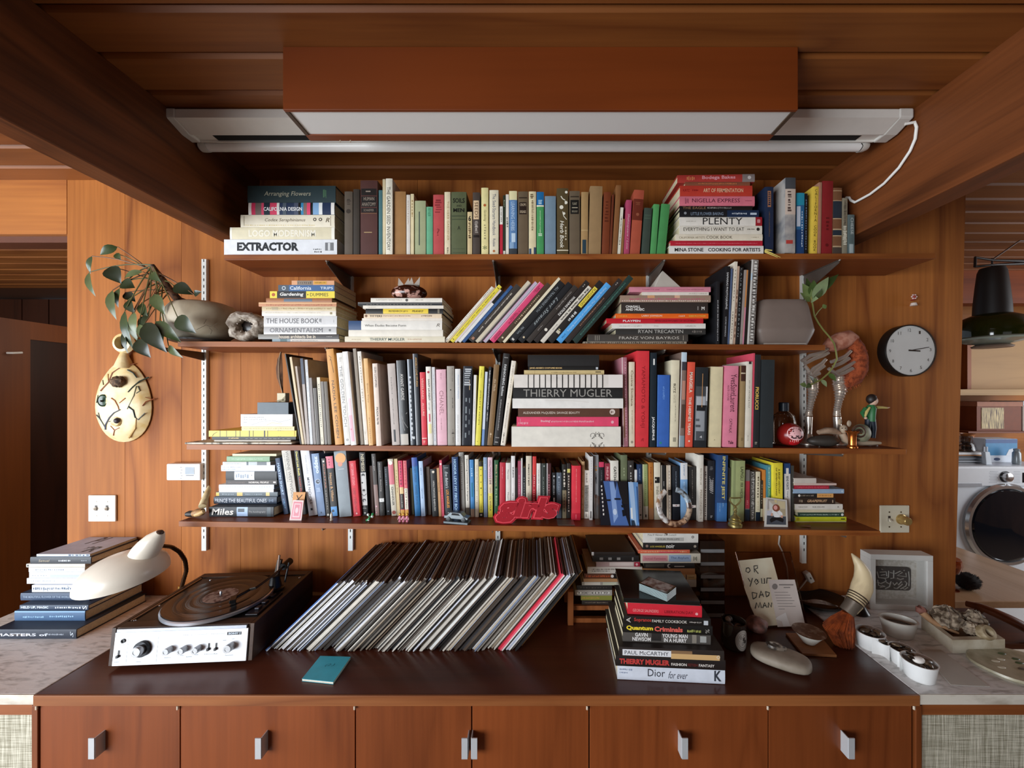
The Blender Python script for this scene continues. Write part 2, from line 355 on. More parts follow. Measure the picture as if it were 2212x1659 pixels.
for i,p in enumerate(std):
 x=X(p,D);z0,z1=Z(1187 if i!=4 else 1214,D),Z(562,D)
 o=thing('shelf_standard',stdlab[i],'shelf rail',(x,D,z0),group='slotted shelf standards')
 mb=MB().box((-0.0095,-0.013,0),(-0.0075,-0.0002,z1-z0));mb.box((0.0075,-0.013,0),(0.0095,-0.0002,z1-z0));mb.box((-0.0075,-0.013,0),(0.0075,-0.011,z1-z0))
 mb.build('rail',white_m,o)
 sb=MB();z=0.05
 while z<z1-z0-0.01:
  sb.box((-0.0016,-0.0136,z),(0.0016,-0.0128,z+0.011));z+=0.0262
 s_=sb.build('slots',slot_m,o);s_['kind']='stuff'
 for k in(1,2,3,4):
  if(k==2 and i==4)or(k!=2 and i==0):continue
  hb=0.075 if k==1 else 0.034
  top,df=SH[k];zs=top(x)-0.0192
  t=thing('shelf_bracket','%s shelf bracket on the %s standard'%(('top','second','third','lowest')[k-1],('first','second','middle','fourth','last')[i]),'bracket',(x,D-0.012,zs-0.0005),group='metal shelf brackets')
  dp=D-0.012-df-0.012
  m_=MB().prism([(0,0),(-dp,0),(-dp,-0.010),(-0.02,-hb*.92),(0,-hb)],-0.0011,0.0011,'yz');m_.box((-0.006,-dp,-0.0018),(0.006,-0.0005,0.0))
  m_.build('arm',brk,t)
  MB().tube([(0,-dp,-0.002),(0,-dp-0.006,0.004)],0.003,6).build('tip',mat('#b8b0a4',.35,.6),t)
  # -- books
pages_m=mat('#d8cba8',0.8,0,0.15,200.0)
pages_w=mat('#e8e0cc',0.8,0,0.1,200.0)
pages_d=mat('#b09a74',0.85,0,0.2,200.0)
def T(s,s0,s1,c0=0.2,c1=0.8,col='#111111',mode='d',bold=0.0,shear=0.0):return('t',s,s0,s1,c0,c1,col,mode,bold,shear)
def B(col,s0,s1,c0=0.0,c1=1.0):return('b',col,s0,s1,c0,c1)
def N(col,s0,s1,c0=0.35,c1=0.65,n=12):return('n',col,s0,s1,c0,c1,n)
def C(col,s,c,r):return('c',col,s,c,r)
def L_(pts,col,wd=0.03):return('l',pts,col,wd)
def print_mesh(prints,w,h,bulge,mode):
 """printing on a spine, as thin shapes lying on the cover"""
 mb=MB();mats=[];lv=0
 def mi(c):
  m=mat(c,0.45,0,0.0)
  if m not in mats:mats.append(m)
  return mats.index(m)
 def y(x,lift):return-bulge*max(0.0,1-(2*x/w)**2)-lift
 for k,p in enumerate(prints):
  lift=0.00012+0.00008*k
  if p[0]=='b':
   _,c,s0,s1,c0,c1=p;n=6 if bulge>0 else 1
   vs,fs=[],[]
   for i in range(n+1):
    x=-w/2+(c0+(c1-c0)*i/n)*w
    vs+=[(x,y(x,lift),h-s0*h),(x,y(x,lift),h-s1*h)]
    if i:fs.append((2*i-2,2*i-1,2*i+1,2*i))
   mb.add(vs,fs,mi(c),bulge>0)
  elif p[0]=='n':
   _,c,s0,s1,c0,c1,n=p;rr=random.Random(n*31+int(s0*1000));st=(s1-s0)/n
   for i in range(n):
    a=s0+st*i;b_=a+st*rr.uniform(0.35,0.8);q0=c0+(c1-c0)*rr.uniform(0,0.25);q1=c1-(c1-c0)*rr.uniform(0,.3)
    x0,x1=-w/2+q0*w,-w/2+q1*w;xm=(x0+x1)/2
    mb.add([(x0,y(xm,lift),h-a*h),(x1,y(xm,lift),h-a*h),(x1,y(xm,lift),h-b_*h),(x0,y(xm,lift),h-b_*h)],[(0,1,2,3)],mi(c))
  elif p[0]=='c':
   _,c,s,cc,r=p;x0=-w/2+cc*w
   mb.add([(x0+r*w*math.cos(t*PI/8),y(x0,lift),h-s*h+r*w*math.sin(t*PI/8))for t in range(16)],[tuple(range(16))],mi(c))
  elif p[0]=='l':
   _,pts,c,wd=p;q=[Vector((-w/2+b_*w,0,h-a*h))for a,b_ in pts];vs,fs=[],[]
   for i,v in enumerate(q):
    t=(q[min(i+1,len(q)-1)]-q[max(i-1,0)]).normalized();nrm=Vector((-t.z,0,t.x))*wd*w/2
    for e in(v+nrm,v-nrm):vs.append((e.x,y(e.x,lift),e.z))
    if i:fs.append((2*i-2,2*i-1,2*i+1,2*i))
   mb.add(vs,fs,mi(c))
  else:
   _,s,s0,s1,c0,c1,c,md,bold,shear=p
   vs,fs=text_geo(s,bold,shear);out=[]
   yt_=y(max(0.0,min(abs(c0-.5),abs(c1-.5))if(c0-.5)*(c1-.5)>0 else 0.0)*w,lift+0.0001)
   for u,v in vs:
    if md=='d':x=-w/2+(c0+(c1-c0)*v)*w;z=h-(s0+(s1-s0)*u)*h
    elif md=='u':x=-w/2+(c1-(c1-c0)*v)*w;z=h-(s1-(s1-s0)*u)*h
    else:x=-w/2+(c0+(c1-c0)*u)*w;z=h-(s1-(s1-s0)*v)*h
    out.append((x,yt_,z))
   mb.add(out,fs,mi(c))
 return mb,mats
USED={}
def book(desc,label,group,loc,rot,w,h,t,col,prints=(),hard=None,pages=None,rough=0.5,kind='book',cover_mat=None):
 """local frame: spine along z, thickness along x, depth along +y"""
 if hard is None:hard=w>0.012
 r=thing(kind,label,'book' if kind=='book' else kind.replace('_',' '),loc,rot,group)
 bulge=min(0.0012,w*0.05)if hard else 0.0
 bt=min(0.0022 if hard else 0.0008,w*0.2)
 n=6 if bulge else 1
 out=[(-w/2,t)]+[(-w/2+w*i/n,-bulge*max(0,1-(2.0*i/n-1)**2))for i in range(n+1)]+[(w/2,t)]
 inn=[(w/2-bt,t),(w/2-bt,bt),(-w/2+bt,bt),(-w/2+bt,t)]
 cv=MB().prism(out+inn,0,h,'xy').build('cover',cover_mat or mat(col,rough),r)
 g=0.003 if hard else 0.0006
 MB().box((-w/2+bt*1.02,bt*1.05,g),(w/2-bt*1.02,t-(g if hard else 0.0004),h-g)).build('pages',pages or pages_m,r)
 if prints:
  mb,ms=print_mesh(prints,w,h,bulge,'d')
  if mb.v:mb.build('spine_print',ms,r)
 return r
LABELS={}
def lab(s):
 s=' '.join(s.split())
 if len(s.split())>15:s=s.replace(' on the '+s.split(' on the ')[-1],'')
 if len(s.split())>15:s=s.replace('next to the','by the').replace(' hardcover','').replace(' paperback','')
 s=' '.join(s.split()[:16])
 if s in LABELS:
  LABELS[s]+=1;s=('second ','third ','fourth ','fifth ')[LABELS[s]-2]+s
 LABELS.setdefault(s,1)
 return s
def row(k,dpx_off,place,group,items,depth=0.15,zofs=0.0):
 """upright books: (xl, xr, ytop, lean px, colour, description, prints, {options}) in pixels of the photograph at their own distance"""
 top,df=SH[k];prev=None;pb=-9.0
 for it in items:
  xl_,xr_,yt,ln,col,desc=it[:6];pr=it[6]if len(it)>6 else();op=dict(it[7])if len(it)>7 else{}
  d=op.pop('d',df+dpx_off);t=min(op.pop('t',depth),D-0.006-d)
  a,b_=max(X(xl_,d),pb+.0003),X(xr_,d);pb=b_;xm=(a+b_)/2;zb_=top(xm)+0.0006
  hh=Z(yt,d)-zb_;dxm=ln/FPX*d;ang=math.atan2(dxm,hh);h=math.hypot(hh,dxm);w_=(b_-a)*math.cos(ang)*0.965
  h-=abs(math.sin(ang))*w_
  L=lab('%s %s on the %s'%(desc,'next to the '+prev if prev else 'first in the row',place))
  book(desc,L,group,(xm,d,zb_+w_/2*abs(math.sin(ang))+0.0002),(0,ang,0),w_,h,t,col,pr,**op)
  prev=desc
def pile(place,group,zbase,d0,items,depth=0.19,auto=False,yaw=0.0):
 """flat books from the bottom up: (xl, xr, ytop, ybottom, colour, description, prints, {options})"""
 z=zbase;labs=[]
 for i,it in enumerate(items):
  xl_,xr_,yt,yb,col,desc=it[:6];pr=it[6]if len(it)>6 else();op=dict(it[7])if len(it)>7 else{}
  d=op.pop('d',None)
  if d is None:d=(H-z)*FPX/(yb-CY)if auto else d0
  d=min(d,1.5)
  th=(yb-yt)/FPX*d;t=min(op.pop('t',depth),D-0.004-d);yw=op.pop('yaw',yaw);tw=op.pop('roll',0.0)
  a,b_=X(xl_,d),X(xr_,d)
  if i+1<len(items):L='%s under the %s in the %s'%(desc,items[i+1][5],place)
  else:L='%s on top of the %s'%(desc,place)
  n=len(L.split())
  book(desc,lab(L),group,(b_,d,z+th/2),(0,-PI/2+tw,R(yw)),th*0.985,(b_-a)/math.cos(R(yw)),t,col,pr,**op)
  z+=th
 return z
K='#15120f';W='#f2efe8'
G1='books on the top shelf'
top1=SH[1][0]
pile('flower book pile','flat books at the left end of the top shelf',top1(X(610,1.384))+.001,1.384,[(484,728,516,550,'#e8e8ea','white game box',[T('EXTRACTOR',.115,.66,.26,.82,'#202428',bold=.05),N('#555',.79,.87,.32,.42,5),N('#555',.80,.87,.15,.26,4),B('#7a7a7c',.895,.97,.28,.8),B('#d8d8d8',.92,.94,.3,.78)],dict(hard=False,pages=mat('#d8d4cc'),kind='game_box')),
(497,723,489,515,'#e4d8b8','cream hardcover',[T('LOGO MODERNISM',.18,.82,.2,.78,'#f4ecd8',bold=.03),B('#f6f0e0',0,.02),B('#f6f0e0',.97,1)]),
(520,723,462,489,'#efe4cc','ivory hardcover',[T('Codex Seraphinianus',.26,.69,.38,.72,'#6a5a44',shear=.25),C('#4a4038',.79,.62,.14),C('#4a4038',.85,.62,.14),C('#efe4cc',.79,.62,.07),C('#efe4cc',.85,.62,.07),T('R',.905,.945,.4,.75,'#6a5a44',shear=.3),B('#b4a890',.955,.96,.1,.9),B('#b4a890',.035,.04,.1,.9),N('#d8c078',.05,.8,.12,.18,30)]),
(537,723,437,463,'#2b3a58','striped pink and blue book',[B('#efe8e0',0,.035),B('#d83860',.035,.08),B('#7a6a64',.08,.15),B('#e05070',.15,.18),B('#20303c',.18,.25),B('#e04868',.25,.33),B('#f0ece4',.33,.36),B('#54606c',.40,.44),B('#50586c',.53,.58),B('#181818',.58,.61),B('#3a90c0',.61,.64),B('#8a7068',.64,.68),B('#e84c70',.68,.72),B('#101010',.72,.75),B('#88b0d8',.75,.82),B('#f0f0ee',.82,.86),B('#203050',.86,.96),B('#f0ece4',.96,1),T('CALIFORNIA DESIGN',.18,.625,.3,.62,'#ffffff',bold=.02)]),
(535,725,400,437,'#22363a','dark teal hardcover',[T('Arranging Flowers',.19,.72,.32,.66,'#b8b49c',shear=.2),N('#58805c',.86,.90,.2,.85,4)],dict(rough=.6)),
],0.17)
bk=dict(hard=True)
row(1,0.012,'top shelf',G1,[(744,762,414,0,'#5f5346','worn grey-brown hardcover',[C('#3a3028',.31,.5,.28),N('#3a3028',.12,.22,.2,.8,4)]),
(763,777,409,0,'#3a3128','dark brown hardcover'),
(778,816,390,0,'#54302a','burgundy anatomy textbook',[B('#1c1614',.11,.20,.05,.95),B('#1c1614',.215,.355,.05,.95),B('#1c1614',.37,.43,.05,.95),T('HUMAN',.225,.27,.2,.82,'#a89888','h'),T('ANATOMY',.295,.345,.1,.92,'#a89888','h'),T('SCHAEFFER',.385,.415,.2,.8,'#98887a','h'),N('#98887a',.14,.165,.25,.75,1),N('#b89a6c',.69,.715,.15,.85,1),B('#a07850',.44,.444,.03,.97)]),
(818,826,411,0,'#4a7478','thin blue-green hardcover',(),bk),
(826.5,832,387,0,'#d8c8a4','thin cream pamphlet'),
(833,848,386,0,'#f0e8d4','tall white garden inventory paperback',[T('THE GARDEN SEED INVENTORY',.11,.95,.18,.68,'#222018')],dict(d=1.378,t=.19)),
(851,877,414,0,'#a87a48','plain tan cloth hardcover'),
(878,886,421,0,'#e4dcd0','thin off-white paperback',[N('#a08070',.1,.5,.3,.6,14)]),
(887,894,419,0,'#e6d4a8','thin straw-coloured paperback',[N('#a88858',.1,.4,.3,.7,6)],dict(t=.18)),
(896,920,434,0,'#a8ac84','sage green hardcover',[B('#4a5448',.2,.82,.36,.47)]),
(921,935,447,0,'#6aae86','mint green hardcover',[N('#4a8c68',.03,.2,.2,.8,6)],bk),
(935.5,959,421,0,'#c04c4c','faded red hardcover',[N('#8a2c30',.08,.32,.15,.85,6),T('?',.56,.68,.35,.6,'#8a2c30','h')]),
(960,973,415,0,'#ecdcb8','cream herb gardening paperback',[T('THE HERB GARDENER',.15,.77,.45,.75,'#b49464'),N('#5a5040',.88,.98,.4,.7,5)]),
(974,1008,415,0,'#5c6242','olive hardcover',[T('SOILS',.10,.175,.12,.88,'#161810','h',.02),T('AND',.205,.235,.36,.68,'#161810','h'),T('MEN',.26,.32,.14,.86,'#161810','h',.03),B('#3c4430',.375,.39,.05,.95),B('#3c4430',.43,.44,.05,.95),T('A',.54,.60,.42,.6,'#2c3020','h'),B('#3c4430',.9,.905,.1,.9),B('#3c4430',.96,.965,.1,.9)]),
(1009.5,1020,458,0,'#d8c090','small cream paperback',[T('6',.09,.22,.2,.75,'#20180c','h',.03),N('#5a4428',.25,.62,.2,.8,9)]),
(1021,1037,416,0,'#4c4038','dark brown seed book',[B('#e4c49c',.13,.43,.1,.85),T('SEEDS',.155,.41,.28,.72,'#4a2c1c'),N('#c8bcb0',.46,.66,.25,.75,9),B('#201814',.68,.72,.1,.9)]),
(1039.5,1055,406,0,'#eee0a0','tall pale yellow paperback',[C('#b86030',.26,.5,.2),T('Gardening',.33,.5,.3,.7,'#787048',shear=.3),N('#98906c',.55,.78,.4,.65,6),T('*',.86,.92,.2,.8,'#506438','h')]),
(1057,1077,411,0,'#eee2c4','cream seed handbook',[T("The Seed-Starters Handbook",.06,.7,.35,.7,'#3c4c6c'),T('Rodale',.75,.87,.38,.66,'#3c4c6c'),C('#b87040',.94,.5,.14)]),
(1079.5,1086,446,0,'#f0e8dc','thin red and white paperback',[B('#c0283a',.37,1),N('#807868',.05,.33,.3,.7,8)]),
(1086.5,1092,422,0,'#2c3424','thin black-green paperback',[N('#c8d0b0',.08,.2,.3,.7,5),B('#e8e0d0',.93,1,.1,.9)]),
(1092.5,1099,420,0,'#eee4d4','thin white paperback',[N('#303030',.38,.55,.2,.8,6)]),
(1099.5,1117,413,0,'#5f86b4','blue illustrated herb paperback',[B('#eadfae',0,.14),T('LEARNING HERBS',.17,.62,.25,.7,'#c8dcf0'),B('#c8dcec',.66,.8,.3,.8),B('#383c40',.9,1),B('#88a8c8',.8,.9,.1,.6)]),
(1118.5,1141,414,0,'#6c5a44','brown hardcover with dark label',[B('#2c1c14',.17,.36,.12,.86),T('CROPS',.19,.23,.2,.8,'#d8c0a0','h'),T('DISEASES',.30,.34,.2,.8,'#d8c0a0','h'),B('#3a2c20',.09,.11,.1,.9)]),
(1142,1158,414,0,'#e8d8ae','cream herb growing paperback',[N('#5a4428',.04,.12,.15,.75,3),N('#7c6848',.14,.62,.35,.7,18),B('#384c68',.9,1,.05,.35),B('#384c68',.88,1,.7,.98)]),
(1159,1175,415,0,'#4a9c5c','green book with blue top',[B('#1c6ca4',0,.21),B('#eae4c8',.21,.235),N('#c8e4f0',.13,.2,.15,.85,3),N('#c8e0b8',.3,.66,.42,.58,16),N('#d8ecd0',.66,.71,.2,.8,2)]),
(1176.5,1201,424,0,'#7a90a0','grey-blue cloth hardcover'),
(1202.5,1228,407,0,'#5a4a2c','brown book with white blossoms',[C('#f0ead8',.285,.4,.17),C('#f0ead8',.215,.78,.15),C('#f0ead8',.06,.82,.12),C('#f0ead8',.38,.62,.12),L_([(.12,.35),(.16,.5),(.18,.72)],'#f0ead8',.08),L_([(.35,.5),(.42,.6),(.47,.85)],'#f0ead8',.06),T('Herb Book',.49,.9,.28,.62,'#f4eedc','d',.01,.2),N('#d8ccb0',.58,.8,.72,.85,5),B('#e8dcc0',.925,.94)]),
(1229.5,1253,413,0,'#6c5c48','brown-grey hardcover with black label',[B('#181612',.14,.36,.1,.9),T('PLANT',.18,.22,.3,.72,'#b0a48c','h'),N('#b0a48c',.255,.28,.2,.8,1),T('BIOLOGY',.305,.335,.25,.78,'#b0a48c','h'),B('#3c3024',.08,.1,.1,.9)]),
(1254.5,1270,415,1,'#b08c5c','tan paperback with blue label',[B('#28404c',.76,.98,.2,.75),B('#c0a070',.6,.62)]),
(1270.5,1298,402,4,'#a08058','thick tan cloth hardcover'),
(1299.5,1315.5,415,5,'#7c3a1c','rust brown leather book',[N('#5a2410',.15,.5,.2,.8,7)]),
(1316,1321,420,6,'#6c3018','thin rust book',(),bk),
(1322,1333,400,9,'#8c5c34','tall brown cloth hardcover',(),bk),
(1333.5,1340,448,7,'#ece4d0','slim white cookbook',[N('#282420',.2,.8,.35,.7,20)]),
(1341,1346,473,4.5,'#98683c','short tan book',(),bk),
(1347,1359,432,6,'#b84868','rose pink hardcover',[T('Shakespeare / Love',.25,.9,.3,.75,'#e8bcc4','d',0,.25)],bk),
(1360,1382,410,10,'#b4543c','salmon and brown hardcover',[B('#6e2c1c',.14,.47),N('#8c4c34',.19,.24,.2,.8,3),C('#98543c',.38,.5,.16)]),
(1385,1402,449,7,'#3e4a40','dark grey-green hardcover',[B('#587058',.15,.16,.1,.9),B('#587058',.22,.23,.1,.9),B('#587058',.19,.195,.1,.9)]),
(1404,1417,441,8,'#56a05c','slimmer bright green hardcover',(),bk),
(1418,1437,440,11,'#4c9454','wider bright green hardcover'),
],0.155)
pile('cookbook pile','flat cookbooks on the top shelf',top1(X(1547,1.378))+.001,1.378,[(1446,1649,531,548,'#f0ece4','white cookbook',[T('MINA STONE',.055,.36,.25,.72,'#141414',bold=.02),T('COOKING FOR ARTISTS',.41,.965,.25,.72,'#141414',bold=.02)]),
(1448,1647,520,531,'#c02034','thin red cookbook',[N('#e88890',.05,.95,.42,.55,60)]),
(1460,1647,506,520,'#f0e4cc','thin cream cookbook',[T('CALIFORNIA ARTISTS',.035,.335,.3,.62,'#8a7a5c'),T('COOK BOOK',.35,.65,.28,.75,'#5c503c'),N('#a89878',.87,.96,.45,.58,6)]),
(1468,1646,488,506,'#ece4d4','off-white cookbook',[T('EVERYTHING I WANT TO EAT',.045,.78,.38,.8,'#3c3428'),N('#6c6454',.82,.91,.5,.66,6),C('#302c28',.95,.58,.2)]),
(1468,1646,468,487,'#efe8dc','white vegetable cookbook',[T('PLENTY',.28,.76,.14,.92,'#2c2c2c'),B('#a01c28',.92,1),N('#a09888',.08,.2,.45,.55,8),N('#e0a0a0',.94,.98,.3,.75,3)]),
(1468,1639,452,467,'#16181c','black and blue baking book',[B('#182c48',.6,1),T('LITTLE FLOWER BAKING',.14,.55,.25,.68,'#90a0b4'),N('#c8d0d8',.66,.85,.35,.65,12),C('#909498',.07,.55,.2),B('#c0ccd8',.89,.97,.3,.6)]),
(1468,1625,443,452,'#14110f','thin black cookbook',[T('THE EAGLE',.04,.36,.25,.8,'#a07858'),N('#a8a098',.38,.72,.3,.75,16)]),
(1468,1630,422,443,'#e07888','pink cookbook',[T('NIGELLA EXPRESS',.165,.8,.35,.75,'#5c1c34'),B('#8c3448',.87,.96,.5,.54),N('#a85468',.07,.12,.2,.85,4)]),
(1469,1625,399,422,'#c43c2c','red-orange cookbook',[T('KATZ',.04,.13,.42,.66,'#8c1418'),N('#8c1418',.17,.26,.45,.66,4),T('ART OF FERMENTATION',.32,.87,.35,.72,'#f0c8a0',bold=.01)],dict(hard=True)),
(1480,1620,391,399,'#8c5038','thin rust brown cookbook',[N('#c87848',.2,.8,.3,.7,30)]),
(1465,1630,374,391,'#b83c34','dark red cookbook',[T('Bodega Bakes',.32,.75,.3,.85,'#f0a8b0',bold=.02),N('#d88858',.12,.23,.25,.85,5),B('#8c807c',.84,1),C('#d8d0cc',.93,.55,.22)],dict(yaw=-1.5)),
],0.185)
row(1,0.008,'top shelf',G1,[(1652,1671,404,0,'#1c2c48','navy hardcover with tan labels',[B('#a06c4c',.06,.30,.3,.7),N('#1c2c48',.08,.28,.35,.65,7),N('#6c5440',.37,.75,.42,.58,18)],dict(d=1.385)),
(1695,1718,384,1,'#2c2c2e','grey art monograph with picture cover',[B('#4a4c50',0,.15),B('#d4c0b0',.15,.49),N('#5c4a44',.18,.46,.2,.6,8),B('#b84038',.83,.88,.1,.75)],dict(d=1.372,t=.19,cover_mat=spotted('mono_photo','#b4ada6','#5c6470',9,.45,.6,.5))),
(1719,1737,417,1,'#2c6c9c','blue gardening book',[B('#2898b4',0,.2),B('#c8d0dc',.22,.55,.05,.5),B('#1c4474',.6,1),N('#c8d8e8',.3,.9,.62,.8,14)]),
(1738,1743.5,418,1,'#18181c','thin black garden book',[N('#7888a0',.1,.95,.3,.7,20)]),
(1752,1765,403,4,'#ecc84c','yellow spiral-bound cookbook',[T('C\nA\nL\nI\nF\nO\nR\nN\nI\nA',.04,.52,.3,.75,'#2c2410','h'),T('C\nO\nO\nK',.58,.74,.3,.75,'#2c2410','h'),T('B\nO\nO\nK',.80,.96,.3,.75,'#2c2410','h')]),
(1766,1773,394,3,'#b08068','thin dusty pink book',(),bk),
(1774,1797,391,3,'#8c2024','thick red cloth hardcover',[N('#641014',.5,.7,.35,.7,4),C('#641014',.88,.5,.16)]),
(1798,1817.5,406,1.5,'#7c5438','brown hardcover with navy bands',[B('#22303c',.2,.46),B('#22303c',.64,.72),B('#c0a480',.04,.05),B('#c0a480',.19,.2),B('#c0a480',.46,.475),B('#c0a480',.62,.64),B('#c0a480',.72,.735),B('#c0a480',.88,.9),B('#4c4038',.9,1)]),
(1818.5,1830,428,1,'#8c8470','speckled grey hardcover',[N('#e0dcc8',.5,.85,.1,.9,12),N('#4a4438',.05,.5,.2,.8,18)],bk),
(1831,1846,464,0,'#5c6c6c','teal-grey paperback',[T('CHEESE',.08,.5,.4,.8,'#c8d0cc'),B('#a8b4b4',.75,.98,.2,.8)]),
],0.16)
G2='books on the second shelf'
top2=SH[2][0]
pile('house book pile','flat books by the geode on the second shelf',top2(X(650,1.385))+.001,1.385,[(588,733,731.5,738,'#e4dcd0','thin white succulents book',[B('#8ca0a8',0,.27),B('#4c6c70',.12,.22),N('#888',.3,.68,.35,.65,20)]),
(558,732,720.5,731,'#4a4644','grey architecture paperback',[B('#8c8880',0,.26),T('houses architects live in',.26,.71,.15,.9,'#f0e0c8',bold=.01),N('#b0aca4',.85,.92,.4,.6,5)]),
(570,727,704,720,'#c4c2c0','silver-grey hardcover',[T('ORNAMENTALISM',.085,.81,.25,.85,'#5c5c60'),B('#e8e6e2',0,1,0,.2),C('#686868',.91,.55,.16)]),
(570,728,680,703.5,'#dad8d6','pale house interiors hardcover',[T('THE HOUSE BOOK',.035,.75,.32,.78,'#4c4c50'),N('#7c7c7c',.76,.8,.35,.8,2),B('#f0eeea',0,1,0,.2),N('#a8a8a8',.955,.965,.3,.7,1)]),
(566,726,669,680,'#f2e8d8','plain white paperback',[N('#b0a48c',.05,.8,.55,.7,40),B('#9c8c64',.92,.95,.3,.75)]),
(566,726,659.5,669,'#d8c49c','worn tan paperback',[N('#a08858',.06,.95,.3,.7,40),B('#b0a080',.13,.22,.2,.8)]),
(559,727,650,659,'#c8885c','orange-tan worn paperback',[B('#e4b488',0,1,.55,1),N('#984c28',.1,.95,.2,.5,40)]),
(575,717,640.5,649.5,'#a86c40','dog-eared brown paperback',[B('#5c6c7c',.27,.7,.15,.85)]),
(583,723,625,640,'#16161a','black and yellow beginners guide',[B('#f0d848',0,.11),B('#f0d848',.56,1),T('Gardening',.155,.52,.2,.82,'#f4f0e8','d',.02,.15),T('DUMMIES',.62,.9,.25,.75,'#4c4014'),N('#4c4014',.58,.6,.3,.7,1),C('#b85c2c',.055,.5,.25)],dict(hard=False)),
(601,722,611,624.5,'#3c6494','blue travel guide',[B('#46525e',0,.19),T('California',.21,.59,.22,.8,'#ecf0f4','d',.01),T('TRIPS',.75,.98,.28,.72,'#d8e4f0',bold=.01),C('#c8d0d8',.1,.5,.32),C('#46525e',.1,.5,.2)],dict(hard=False)),
(630,722,601,610.5,'#e0a478','peach paperback',[B('#8c7c6c',.13,.5),N('#50443c',.15,.48,.25,.75,7),B('#d8a038',.52,.82,.15,.85),N('#7c5424',.55,.8,.35,.65,10)],dict(hard=False)),
],0.17)
zq=pile('quarterly pile','flat books under the cowrie shell',top2(X(855,1.38))+.001,1.38,[(745,961,727,740,'#ece2c8','cream fashion hardcover',[T('THIERRY MUGLER',.25,.6,.3,.75,'#3c5450',bold=.01),N('#c8a888',.63,.77,.4,.65,12),N('#c8b898',.07,.16,.4,.6,8)]),
(753,957,713,727,'#f0e8d8','blank cream hardcover'),
(753,955,693,713,'#efe9de','white hardcover with blue end',[B('#2c4a74',0,.135),T('When Études Become Form',.175,.615,.36,.66,'#5c5850',bold=.01),T('R',.94,.975,.35,.7,'#6c6458','d',0,.3)]),
(782,955,687,692.5,'#f0e4d4','very thin cream book'),
(786,954,677,686.5,'#ecd4b4','thin peach poetry paperback',[T('TITTERS',.075,.235,.25,.7,'#382818',bold=.02),N('#80583c',.25,.61,.4,.6,30),N('#604430',.74,.88,.35,.7,9),C('#80583c',.03,.5,.3)]),
(790,957,666,677,'#171412','black magazine with yellow label',[B('#f0d040',.225,.81,.02,.98),T('RE/SEARCH #11:',.3,.55,.3,.7,'#4c4010',bold=.01),T('PRANKS!',.6,.745,.3,.7,'#3c3008','d',.01,.2),B('#807868',.93,.955,.1,.9)]),
(784,958,658.5,665.5,'#eee4d4','thin white paperback',[N('#a89c8c',.06,.16,.4,.6,8)]),
(773,955,651,658,'#6c6864','thin grey magazine',[B('#24282c',0,1,0,.6),N('#80786c',.1,.9,.2,.4,20)]),
(801,955,641.5,650.5,'#f0e8da','white quarterly',[T("LAPHAM'S QUARTERLY",.08,.44,.35,.7,'#b0a898'),C('#585450',.505,.5,.34),N('#b0a898',.63,.74,.4,.65,8),N('#c0b8a8',.84,.95,.45,.55,10)]),
],0.18)
dl=1.383;prev=None;last=955.0;ang=R(41.0)
